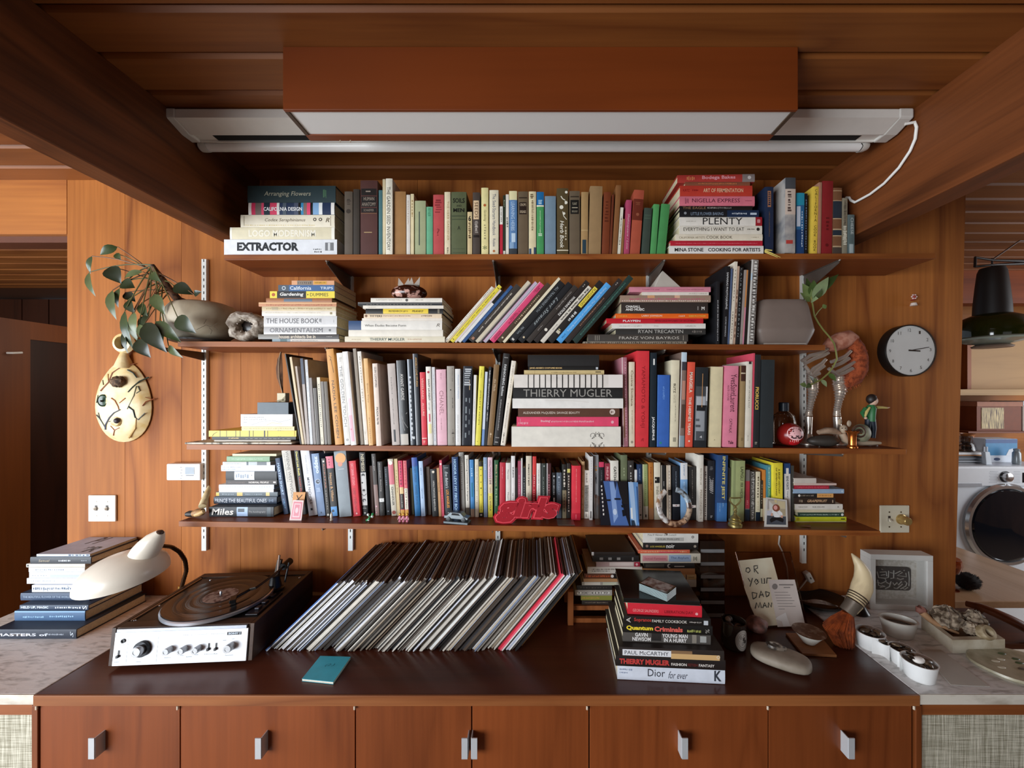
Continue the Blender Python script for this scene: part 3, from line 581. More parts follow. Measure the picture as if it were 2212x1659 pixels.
for it in[(962,158,'#f0e8d8','white exhibition paperback',[N('#5c5448',.05,.2,.3,.6,7),N('#8c8474',.4,.9,.35,.6,20),T('R',.94,.975,.3,.7,'#5c5448')]),
(967,156,'#d8c4a0','thin tan paperback',[]),
(979,160,'#f0dc48','yellow photography hardcover',[T("FROM HERE TO THERE: ALEC SOTH'S AMERICA",.12,.9,.3,.66,'#4c4414'),B('#4c4414',.04,.05,.2,.8),B('#4c4414',.955,.965,.2,.6)]),
(985,150,'#e4d4d0','pinkish white paperback',[]),
(994,146,'#ece8e0','white and black paperback',[B('#141414',.0,.24)]),
(1003,160,'#2c5488','slim blue paperback',[N('#6c90b8',.1,.9,.4,.6,30)]),
(1022,158,'#3c342e','dark brown photo book',[N('#c8beb0',.14,.7,.32,.56,34),N('#c8beb0',.74,.84,.35,.6,5),B('#a8785c',.93,.97,.3,.7)]),
(1032,173,'#dccfb4','long cream hardcover',[]),
(1039,168,'#453c38','thin dark grey book',[B('#b8a8a0',0,1,.0,.3)]),
(1049,171,'#c4bcc8','lilac-grey paperback',[B('#e0a8c8',0,1,0,.2)]),
(1067,165,'#e44c78','hot pink memoir',[B('#f0b0c4',0,1,0,.14),T('BAD\nMONEY',.04,.16,.3,.8,'#7c1c3c','d'),T('A COLLECTIVE\nMEMOIR',.46,.68,.35,.8,'#7c1c3c','d'),T('SHARLENE\nROSALEY',.82,.96,.3,.8,'#7c1c3c','d')]),
(1082,165,'#4c3a28','brown hardcover',[N('#c8b08c',.2,.7,.35,.65,18),C('#d8c8a8',.93,.5,.2)]),
(1090,184,'#f0e4c4','long ivory hardcover',[]),
(1110,168,'#191a1c','black hardcover with grey capitals',[T('ALL TRANSVERSE PATH',.08,.5,.3,.66,'#98a0a4'),T('Miki Dora',.76,.88,.3,.65,'#98a0a4'),B('#d0ccc4',.955,.98,.3,.7)]),
(1129,165,'#1c1d20','black slipcase with script',[B('#0c0c0d',.02,.98,.06,.1),B('#0c0c0d',.02,.98,.9,.94),T('Levi Strauss',.25,.72,.25,.75,'#a8b0b0','d',0,.4),C('#d8c4a0',.93,.5,.17)]),
(1145,158,'#3a322c','charcoal paperback',[N('#98908a',.1,.42,.35,.65,16),N('#98908a',.7,.8,.4,.6,5)]),
(1161,172,'#2a221e','dark hardcover with white capitals',[T('WALKING STICKS',.25,.56,.3,.75,'#f0ece4',bold=.02),C('#ece4d4',.8,.5,.3),N('#a8a098',.05,.1,.3,.6,2)]),
(1174,158,'#e4dccc','white hardcover with black type',[T('the only game in town',.03,.6,.2,.8,'#1c1814','d',.03),N('#888078',.68,.78,.4,.6,6)]),
(1193,170,'#221e1c','black hardcover with yellow label',[B('#f0d850',.1,.42,.1,.75),T('PLAYGROUND',.12,.4,.25,.62,'#4c4010'),N('#d8d8d4',.5,.66,.3,.8,6),B('#d0c8bc',.82,.86,.2,.8),N('#d8d0a0',.8,.86,.2,.7,3)]),
(1212,164,'#58acec','bright blue paperback',[T('Making WET: The Magazine of Gourmet Bathing',.06,.82,.35,.7,'#c8e4fc'),N('#2c6ca4',.87,.94,.35,.65,5)]),
(1228,178,'#332a26','dark coffee-coloured hardcover',[N('#a8785c',.3,.75,.3,.55,24),N('#a8a098',.05,.1,.3,.6,2)]),
(1246,186,'#263a34','dark green hardcover',[N('#4c8474',.1,.9,.35,.6,50)]),
]:
 xb,ln,col,desc,pr=it
 g=(xb-last)/FPX*dl;th=min(g,0.04)*math.cos(ang)*0.94;h=ln/FPX*dl
 x=X(xb,dl);zc=top2(x)+0.001
 cx=x-th/2*math.cos(ang);cz=zc+th/2*math.sin(ang)
 book(desc,lab('%s leaning %s on the second shelf'%(desc,'over the '+prev if prev else 'first in the slanting row')),'leaning books on the second shelf',(cx,dl,cz),(0,ang,0),th,h,0.17,col,pr)
 prev=desc;last=xb
zt2=pile('art book pile','flat art books under the white pyramid',top2(X(1380,1.38))+.001,1.38,[(1260,1483,738,743,'#a89a88','thin speckled book',[N('#4c4438',.02,.98,.1,.9,50)]),
(1270,1486,722.5,738,'#4a443e','dark grey hardcover',[T('FRANZ VON BAYROS',.31,.91,.32,.7,'#d0c8bc'),B('#a8a090',.07,.075,.15,.85),B('#a8a090',.09,.095,.15,.85),B('#a8a090',.11,.115,.15,.85),B('#a8a090',.95,.955,.15,.85)]),
(1330,1524,710,722.5,'#34322f','charcoal paperback',[T('RYAN TRECARTIN',.25,.75,.2,.82,'#b8b4ac',bold=.01),N('#807870',.85,.96,.25,.75,6)]),
(1322,1524,699,710,'#f0ebe2','white hardcover',[N('#a8a49c',.08,.32,.4,.6,18),N('#a8a49c',.45,.5,.4,.6,4),N('#a8a49c',.78,.9,.4,.6,9)]),
(1310,1519,687.5,698.5,'#cc1c2c','red art book',[T('PLAYPEN',.17,.35,.3,.72,'#f4ecec',bold=.02),N('#7c0c18',.5,.93,.35,.65,34)]),
(1330,1530,677,687.5,'#f46c1c','bright orange book',[N('#e8c050',.02,.13,.35,.65,6),T('LARRY JOHNSON',.28,.5,.22,.75,'#fcd8b8',bold=.02),N('#f4d0b0',.68,.75,.35,.65,4),N('#e8c050',.79,.98,.35,.65,12)]),
(1342,1529,652.5,677,'#39302b','dark brown museum catalogue',[T('CHAGALL',.05,.22,.5,.72,'#f8f4ec',bold=.03),T('AND MUSIC',.05,.265,.24,.46,'#f8f4ec',bold=.03),N('#b0a8a0',.88,.895,.15,.8,1),T('M',.925,.96,.3,.6,'#f0ece4',bold=.03)]),
(1340,1535,637,652,'#a88c78','worn picture-wrapped book',[N('#e8d0c4',.02,.98,.1,.3,40),N('#c06878',.1,.95,.3,.6,30),B('#e0a878',.3,.38,.6,1),B('#e8b898',.6,.66,.6,1)]),
(1387,1531,629.5,636.5,'#f0e6d8','thin off-white book',[N('#b0a898',.7,.98,.35,.65,20)]),
(1360,1535,618,629,'#dc8c9c','pink hardcover',[N('#b06878',.16,.37,.35,.6,12),N('#b06878',.46,.92,.35,.6,28)]),
],0.175)
row(2,0.012,'second shelf',G2,[(1546,1554,608,1,'#1a1a1e','black glossy art magazine',[N('#a8a8a8',.3,.95,.3,.7,24)],dict(d=1.376,t=.19)),
(1560,1571,575,7,'#17171a','black photography book',[T('SAMARAS PHOTOGRAPHS',.08,.55,.3,.7,'#ececea'),T('LUCAS SAMARAS',.65,.9,.35,.65,'#c8c8c8')]),
(1571.5,1575,580,8,'#5c6c8c','very thin slate blue book'),
(1576,1582.5,565,11,'#ece0cc','tall cream paperback',[N('#807460',.1,.5,.3,.6,10),N('#807460',.6,.95,.3,.6,10)],dict(t=.19)),
(1583.5,1588,575,10,'#c8a890','thin tan photo book',[N('#684838',.3,.95,.2,.8,8)]),
(1589,1597,577,9,'#1c1a1a','black book with spaced letters',[T('L A U R I E  A N D E R S O N',.02,.9,.3,.65,'#98a0a0')]),
(1598,1607,583,10,'#9c9088','grey book with orange edge',[B('#e09048',0,.9,.55,.9),B('#e090a8',.5,1,.6,.95)]),
(1608,1612,563,11,'#231c18','tall thin black book',(),dict(t=.19)),
(1613.5,1629,561,10,'#9c948c','grey checked catalogue',[B('#d8d4cc',.0,1,.02,.2),N('#4c4844',.02,.98,.25,.95,40),N('#e0dcd4',.02,.98,.35,.8,26),B('#b8d0e0',.16,.24,.02,.2)],dict(t=.19)),
],0.165)
G3='books on the third shelf'
top3=SH[3][0]
z3=top3(X(520,1.37))+.003
for nm,lb,(x0,x1,y0,y1),hh,m_ in(('newspaper','folded newspaper sticking out from the end of the third shelf',(399,630,1.352,1.55),.006,spotted('newsprint','#d8cfc0','#6c645c',40,.5,.62,.8)),('magazine','white magazine lying on the folded newspaper',(462,628,1.372,1.57),.006,mat('#e6e0d6'))):
 a,b_=X(x0,y0),X(x1,y0);o=MB().box((-(b_-a)/2,0,0),((b_-a)/2,y1-y0,hh)).build(nm,m_,bevel=.0012);o.location=((a+b_)/2,y0,z3);tag(o,lb,nm,'papers on the third shelf');z3+=hh+.0004
zp=pile('grey box pile','flat books and boxes at the end of the third shelf',z3,1.378,[(458,639,940.5,947,'#2c2826','thin black art book',[N('#e0b868',.2,.32,.3,.7,8),N('#706860',.4,.95,.2,.5,10)]),
(451,640,927.5,940.5,'#f0dc60','yellow art book',[B('#302c20',.125,.133),B('#302c20',.2,.206),B('#302c20',.305,.312),B('#302c20',.355,.361),B('#302c20',.46,.468),B('#302c20',.505,.51),B('#302c20',.63,.645),B('#302c20',.67,.675),B('#302c20',.79,.80),B('#302c20',.815,.822),L_([(.04,.1),(.06,.5),(.1,.8)],'#302c20',.06),B('#ecc838',.68,.98,.05,.95)],dict(hard=False)),
(522,636,918.5,927.5,'#e8dca8','pale yellow paperback',[N('#c8b878',.02,.98,.3,.7,30)]),
(520,632,892,918.5,'#ecebe8','white keepsake box',[N('#707478',.06,.45,.72,.78,12),N('#707478',.06,.5,.55,.6,12),N('#707478',.06,.12,.3,.36,2),L_([(.2,.1),(.4,.4),(.6,.5),(.75,.35),(.98,.6)],'#a8a8a4',.03),L_([(.5,.1),(.6,.3),(.8,.2)],'#d8c890',.04)],dict(hard=False,kind='keepsake_box',pages=mat('#dcd8d0'))),
(556,623,864,889.5,'#5c6870','slate grey box',[],dict(hard=False,kind='storage_box',pages=mat('#4c5860'))),
],0.17)
row(3,0.012,'third shelf',G3,[(648.5,651,764,-34,'#2a2420','thin black framed magazine',(),dict(t=.17)),
(652,657,771,-27,'#dcc8a0','cream edged magazine',(),dict(t=.19)),
(658,662.5,791,-21,'#b8a898','beige magazine',(),dict(t=.18)),
(663,669,774,-15,'#b0a49c','magazine with navy top',[B('#24344c',0,.3)],dict(t=.19)),
(670,676,777,-12,'#a8a8a8','silver foil magazine',[N('#f0f0f0',.15,.85,.2,.8,6)],dict(rough=.25)),
(677,683,816,-10,'#8c8480','grey photocopied zine'),
(684,692,838,-8,'#4a4440','dark grey zine',[B('#8c8478',0,1,0,.2),B('#787068',0,1,.6,.75)]),
(693,700,815,-9,'#e4dcc4','cream numbered zine',[N('#403830',.1,.75,.35,.65,22),N('#403830',.9,.96,.3,.6,3)]),
(701.5,707,824,-9,'#8c847c','ash grey zine',[B('#4c4844',0,1,.55,.7)]),
(708,716,824,-9,'#685e50','brown picture magazine'),
(724,740,753,-20,'#dc9c4c','orange photography hardcover',[T('NADIA LEE COHEN',.33,.93,.35,.68,'#5c3c14',bold=.01),L_([(.07,.3),(.09,.6),(.12,.4),(.11,.55),(.25,.75)],'#5c4018',.06)],dict(d=1.366,t=.2)),
(744.5,757,762,-18,'#eeeae2','white hardcover with ladder letters',[T('THE GOLDEN TOUCH',.14,.8,.25,.75,'#8c8c8c'),C('#787878',.945,.55,.2),C('#eeeae2',.945,.55,.1),N('#c8c4bc',.05,.1,.3,.8,3)],dict(d=1.362,t=.2)),
(758,770,759,-19,'#efece8','white slipcase with pink fade',[B('#e8b0bc',.68,.96,.1,.75),B('#f0d0d4',.5,.68,.1,.75),C('#d87c90',.83,.35,.14)],dict(d=1.358,t=.205)),
(779,786,753,-17,'#a09484','tall taupe hardcover',(),dict(hard=True,t=.2)),
(787.5,796,759,-16,'#ece6da','tall white monograph',[N('#a8a090',.05,.35,.4,.7,10),N('#c0b8a8',.4,.55,.3,.7,5),N('#a8a090',.85,.95,.3,.5,6)],dict(t=.2)),
(797,806,774,-12,'#e8b878','peach fashion paperback',[T('Evelyn Tripp',.29,.51,.35,.7,'#9c6c34'),N('#c09054',.68,.98,.35,.6,12)],dict(d=1.358)),
(813,824,785,-9,'#ecd8c8','pale peach hardcover with black capitals',[T('GLEN LUCHFORD',.04,.29,.35,.72,'#34302c',bold=.01),T('PRADA 96-98',.53,.74,.35,.72,'#34302c',bold=.01)],dict(d=1.346,t=.21)),
(847,864,785,-11,'#c8bcb4','pinkish grey hardcover',[N('#807870',.17,.38,.35,.5,12),N('#807870',.43,.75,.35,.5,18),B('#1c2024',.81,.96,.3,.55)],dict(d=1.368)),
(865,885,778,-9,'#1a1a1b','black hardcover with fishnet photo',[T('AVANT GARDE',.16,.47,.35,.68,'#d8d4cc',bold=.01),B('#c8c0b4',.87,1,0,.9),L_([(.62,.9),(.7,.3),(.83,.55)],'#8c8884',.06),L_([(.62,.25),(.72,.45),(.8,.9)],'#8c8884',.05),B('#d0d4d8',.0,1,0,.07)],dict(rough=.3)),
(887,898.5,776,-8,'#2a3038','black book with silver drawing',[B('#a8b0b8',.0,.95,.02,.3),N('#d0d4d8',.2,.95,.2,.6,14),B('#d8dcdc',.9,.93,.5,.9)],dict(rough=.3)),
(899.5,910,764,-8,'#2c2e34','tall black book with gold letters',[B('#c8ccd0',0,1,.02,.14),T('ANGELS LOVE STUDIO',.04,.36,.45,.85,'#e0a854')],dict(rough=.35)),
(911.5,923,804,-5,'#e03444','scarlet hardcover',[T('VREELAND',.08,.37,.3,.68,'#f4b8a8',bold=.01),T('ALLURE',.42,.6,.32,.68,'#f4c4b4',bold=.01),B('#f4d0c4',.9,.912,.05,.95),N('#f4b8a8',.94,.98,.25,.7,2)]),
(924.5,935.5,792,-5,'#efe8dc','white biography paperback',[C('#a8283c',.07,.5,.24),T('SAINT LAURENT',.16,.43,.35,.68,'#201c1c',bold=.02),N('#888',.46,.56,.35,.6,5),B('#d8586c',.6,.7,.35,.62),B('#f0e4a4',.73,.85,.2,.8)]),
(936.5,943,793,-4,'#dcdcdc','thin grey-white book',[N('#7c88a0',.1,.95,.4,.6,40)]),
(944.5,966,798,-3,'#f0bcc8','pale pink fashion hardcover',[T('CHANEL',.28,.6,.3,.72,'#a87880'),N('#b88890',.05,.14,.45,.55,4),N('#b88890',.64,.8,.4,.5,10),B('#e8a0b0',.955,.96,.2,.6)]),
(967,983,791,-2,'#a49c90','warm grey hardcover',[N('#5c544c',.02,.2,.72,.8,8),N('#403830',.4,.54,.7,.82,6),C('#403830',.3,.5,.1),B('#403830',.84,.855,.6,.9),N('#5c544c',.8,.98,.72,.8,8)]),
(984,995.5,797,-1,'#eceae6','white designer monograph',[T('Hussein Chalayan',.08,.39,.42,.72,'#8cacd0'),N('#b8b8b8',.6,.95,.4,.55,24)]),
(997.5,1018,791,3,'#34363c','shrink-wrapped black book',[N('#b8bcc0',.03,.25,.1,.9,8),B('#d8b888',.18,.3,.7,.76),N('#80888c',.4,.95,.3,.5,5),N('#80888c',.4,.95,.7,.8,4)],dict(rough=.15)),
(1019.5,1025.5,810,4,'#eeeae4','thin white book',[N('#a8a4a0',.35,.65,.35,.6,16)]),
(1026.5,1037.5,791,9,'#f0e454','lemon yellow hardcover',[T('JEWELRY BY ARTISTS',.3,.74,.3,.62,'#6c6420'),N('#8c8430',.05,.15,.4,.55,5),C('#8c8430',.95,.4,.08)]),
(1040,1045.5,803,8,'#d8e0ec','thin white and blue book',[B('#7c9ccc',.78,1)]),
(1046,1051.5,792,10,'#22242a','thin black book with white capitals',[N('#e0dcd4',.05,.55,.25,.75,30),N('#e0dcd4',.58,.7,.3,.7,8)]),
(1052,1064,787,15,'#84643c','brown hardcover with cross',[T('the Made',.18,.33,.3,.68,'#d8c0a0','d',0,.2),B('#ecd4b0',.84,.9,.48,.54),B('#ecd4b0',.855,.865,.35,.68),N('#a88458',.36,.8,.45,.55,26)]),
(1065.5,1079.5,763,22,'#25201e','black tall hardcover',[T('FASHIONING fashion',.12,.46,.32,.7,'#ececea','d',.01),N('#b0aca8',.5,.84,.35,.55,30),B('#908c88',.04,.05,.2,.8),B('#908c88',.91,.92,.2,.8),B('#a8a4a0',.96,.97,.2,.7)]),
(1081,1091,779,24,'#eee4d4','white book tilted outwards',[T('A CENTURY OF STYLE',.05,.44,.35,.65,'#b4a898'),N('#807468',.5,.8,.4,.55,22),N('#403830',.85,.97,.3,.6,6)]),
],0.185)
pile('fashion book pile','flat books in the middle of the third shelf',top3(X(1220,1.35))+.001,1.352,[(1105,1341,930,974,'#f0eadc','thick cream box',[],dict(t=.215,hard=False,kind='presentation_box',pages=mat('#ece4d4'))),
(1116,1336,909.5,930,'#ec4c70','hot pink hardcover',[T('Shocking!',.235,.33,.4,.68,'#f8ccd4',bold=.02),N('#f4b0bc',.34,.76,.42,.62,40),N('#f4b0bc',.02,.12,.2,.5,6),C('#f4b0bc',.94,.45,.16),B('#f4a0b0',.035,.039,.3,.8)],dict(d=1.358)),
(1119,1338,891,909.5,'#5e3c2a','brown hardcover with round seal',[T('ALEXANDER McQUEEN: SAVAGE BEAUTY',.05,.61,.3,.62,'#d8c8b8',bold=.01),C('#e0d0c4',.93,.58,.33),N('#5e3c2a',.915,.945,.42,.75,2)],dict(d=1.358)),
(1107,1346,870,891.5,'#f4f0e8','plain white hardcover',[L_([(.3,.82),(.5,.78),(.62,.72),(.69,.6)],'#e4dcd0',.04)],dict(d=1.352)),
(1108,1345,847,870,'#1d1c1b','black hardcover with tall serif letters',[T('THIERRY MUGLER',.095,.905,.14,.86,'#a09c94')],dict(d=1.354)),
(1110,1345,818.5,847,'#ece4da','white hardcover with black bars',[B('#201c1a',.128,.137)]+[B('#201c1a',.18+.0525*i,.189+.0525*i)for i in range(13)]+[B('#f4ece4',.87,1)],dict(d=1.354)),
(1132,1305,808.5,818.5,'#dcc48c','tan paperback',[N('#907848',.34,.66,.4,.6,20),B('#4c4028',.89,.96,.5,.7),B('#c8ac74',.13,.135)],dict(d=1.37)),
(1141,1294,800,808.5,'#161412','thin black costume book',[T("JANE ASHER'S COSTUME BOOK",.02,.48,.25,.78,'#f0c884',bold=.02),B('#c8ccd0',.955,.985,.2,.8)],dict(d=1.375)),
(1140,1294,775,800,'#22201f','plain black slipcase',[],dict(d=1.38)),
],0.17)
mb=MB()
d=1.352;bx0,by0=1341-12-39,952
for sx in(-1,1):
 for sy in(-1,1):
  pts=[]
  for i in range(26):
   t=i/25.0
   if t<.45:a=-0.6+t/.45*4.6;px,py=9.5+5.2*math.cos(a),11.0+5.2*math.sin(a)
   else:
    u=(t-.45)/.55;px=5.5+12.0*math.sin(u*3.1)*(1-u)+0.5-3.2*u;py=7.2-4.4*math.sin(u*4.2)+8.0*u*u
   pts.append(P(bx0+sx*px,by0-sy*py,d-0.0006)+Vector((0,0,0)))
  mb.tube(pts,0.0006,4)
  mb.tube([P(bx0+sx*(2.2+2*math.sin(k)),by0-sy*(9+k*1.4),d-0.0006)for k in(0,1,2,3,4,5)],0.0006,4)
emb=[o for o in COL.objects if o.name.startswith('presentation_box')][0]
e_=mb.build('emblem',mat('#3c3630',.5,0,0));e_.parent=emb;e_.matrix_parent_inverse=(Matrix.Translation(emb.location)@emb.rotation_euler.to_matrix().to_4x4()).inverted()
row(3,0.008,'third shelf',G3,[(1346,1357,772,-3,'#b87884','rose paperback with brown base',[N('#e0b4bc',.05,.95,.55,.75,30),B('#8c5a44',.45,.9,.0,.45),B('#f0e0d8',0,1,0,.12)]),
(1359,1371,782,0,'#ece0c4','cream cookbook-sized paperback',[T('Cucina Siciliana',.1,.52,.3,.7,'#887050','d',.01),N('#a89878',.57,.85,.45,.6,16),C('#4c4438',.945,.5,.2),C('#ece0c4',.945,.5,.1)]),
(1373,1401,758,2,'#e43840','tall scarlet hardcover',[T('YAMAMOTO & YOHJI',.155,.8,.32,.68,'#a01822'),T('R',.91,.94,.4,.62,'#a01822','h',0,.3)],dict(d=1.362,t=.2)),
(1402.5,1417,762,2,'#16242e','midnight blue hardcover',[B('#f0f0ec',.065,.13,.45,.7),T('JACQUEMUS',.68,.93,.3,.75,'#f4f4f0',bold=.03)],dict(d=1.366)),
(1418.5,1445.5,810,2,'#3c6cc0','royal blue cloth book',[N('#6c98dc',.16,.35,.4,.6,8),B('#5c94e0',0,1,0,.04),B('#2c8c84',.93,.96,.2,.38)]),
(1446.5,1464.5,778,4,'#efe4c4','cream nightlife catalogue',[T('BLITZ',.27,.38,.3,.56,'#5c5444','d',.02),N('#8c8470',.4,.72,.55,.64,18),N('#8c8470',.4,.5,.35,.44,6),B('#a8a088',.89,.94,.35,.72)]),
(1466,1478,761,6,'#8c7468','photo book in clear wrap',[B('#cce0ec',0,.1),B('#403c44',.1,.19),B('#c8907c',.3,.5,.3,.9),B('#5c4438',.55,.8,.3,.9),B('#90a0a8',.88,1),B('#e8ecec',0,1,.03,.13)],dict(rough=.2)),
(1479.5,1496,782,6,'#f05c44','coral hardcover',[T('MARGIELA',.12,.36,.28,.72,'#f8ecd8',bold=.02),T('THE HERMÈS YEARS',.41,.86,.28,.72,'#f8ecd8',bold=.02),C('#f8dcc8',.93,.5,.13)]),
(1499,1526,793,5,'#23272a','black hardcover with portrait photo',[B('#8c9094',.24,.915,.02,.98),B('#b8bcc0',.37,.52,.08,.8),B('#484a4c',.24,.36,.02,.82),B('#e0e0e0',.24,.42,.86,.98),B('#1c1c1e',.475,.545,.1,.95),B('#a0a4a8',.55,.8,.1,.75),B('#56585c',.72,.75,.05,.45),B('#5c6064',.645,.675,.05,.35),B('#505458',.8,.915,.1,.8),B('#34383c',.5,.915,.8,.98),B('#e8a868',.08,.5,.5,.54),T('4',.855,.885,.4,.6,'#f0f0f0','h')],dict(d=1.362)),
(1530.5,1557.5,792,5,'#eedfb4','thick cream cloth book',[C('#a89870',.91,.45,.04)]),
(1560.5,1591,790,5,'#f08ca4','thick pink fashion volume',[T('YvesSaintLaurent',.1,.565,.45,.88,'#4c1c2c'),T('HAUTE COUTURE',.24,.43,.22,.36,'#6c2c40','d',0,.2),T('CATWALK',.65,.825,.42,.62,'#4c1c2c'),T('Yale',.92,.96,.35,.75,'#4c1c2c','h',.02)]),
(1597,1607,790,4,'#a88c60','tan hardcover with brown top',[B('#4c2c20',0,.19),B('#d8c8a8',.085,.1),N('#7c6844',.88,.92,.2,.8,4)]),
(1608.5,1622,781,4,'#efe6d4','white designer hardcover',[N('#8c8474',.22,.32,.45,.58,6),T('VIKTOR & ROLF',.33,.54,.42,.62,'#787064'),B('#383430',0,.03,.35,.8),N('#5c5448',.86,.93,.4,.5,4)]),
(1622.5,1626,763,5,'#e05468','tall thin pink book',(),dict(t=.19)),
(1626.5,1639,766,5,'#26282a','black boutique history',[T('FIORUCCI',.35,.59,.15,.75,'#f0c860',bold=.03),N('#a8a090',.94,.975,.2,.7,2)]),
(1640.5,1670,777,4,'#2c3234','plain charcoal hardcover'),
],0.175)
G4='books on the lowest shelf'
top4=SH[4][0]
pile('biography pile','flat books at the near end of the lowest shelf',top4(X(530,1.40))+.001,1.40,[(452,591,1093,1114,'#22262c','black jazz autobiography',[T('Miles',.04,.38,.18,.85,'#ece8e0','d',.02,.15),B('#a8c0e0',.43,.6,.05,1),B('#34404c',.45,.55,.5,.85),T('The Autobiography',.62,.88,.38,.62,'#a8a8a8'),B('#3c4850',.9,.96)],dict(pages=pages_m,t=.16)),
(462,598,1068,1083,'#27374c','dark blue music memoir',[T('PRINCE THE BEAUTIFUL ONES',.02,.84,.2,.75,'#d8dce4'),N('#7c8ca4',.88,.96,.25,.75,3)],dict(d=1.44)),
(467,600,1058,1068,'#5c666c','grey hardcover with gold labels',[B('#e8b840',.0,.05,.15,.9),B('#e8b860',.34,.43,.15,.9),B('#e8c47c',.81,.87,.15,.9),N('#98a4ac',.1,.3,.35,.65,8),N('#98a4ac',.48,.76,.35,.65,10)],dict(d=1.445)),
(473,591,1049,1056,'#eaeef4','slim white paperback',[],dict(d=1.44,hard=False)),
(473,592,1039.5,1049,'#e4ecf4','white hardcover with rounded back',[N('#b0bcc8',.06,.95,.4,.6,20)],dict(d=1.44,hard=True)),
(488,598,1029.5,1039,'#3a302c','brown-black novel',[T('SALLY ROONEY',.05,.38,.32,.6,'#7c6860'),T('NORMAL PEOPLE',.45,.84,.3,.7,'#ece4dc',bold=.02),B('#d8d4d0',.93,.98,.35,.7)],dict(d=1.44,hard=False)),
(488,598,1009.5,1029,'#2c2e30','black omnibus with white label',[B('#e8ecf0',.17,.56,.03,.97),N('#8c98a8',.2,.46,.2,.75,6),C('#404448',.51,.55,.05)],dict(d=1.44)),
(478,594,995.5,1008.5,'#e6eaf2','white recipe hardcover',[N('#8c98b0',.03,.37,.6,.75,14),N('#7c98b8',.03,.28,.25,.4,10)],dict(d=1.44)),
(481,584,988,995,'#d8dce0','grey and white paperback',[N('#8c9498',.06,.4,.3,.6,14),B('#4c5860',.5,.54),B('#5c6468',.72,.92),B('#b8c0c8',.55,.7,.1,.9)],dict(d=1.44)),
(490,583,975.5,987,'#8cae88','soft green hardcover',[N('#b0ccac',.12,.85,.35,.65,24)],dict(d=1.445)),
(502,597,970,975,'#e8dcb4','thin cream book',[],dict(d=1.45)),
],0.13)
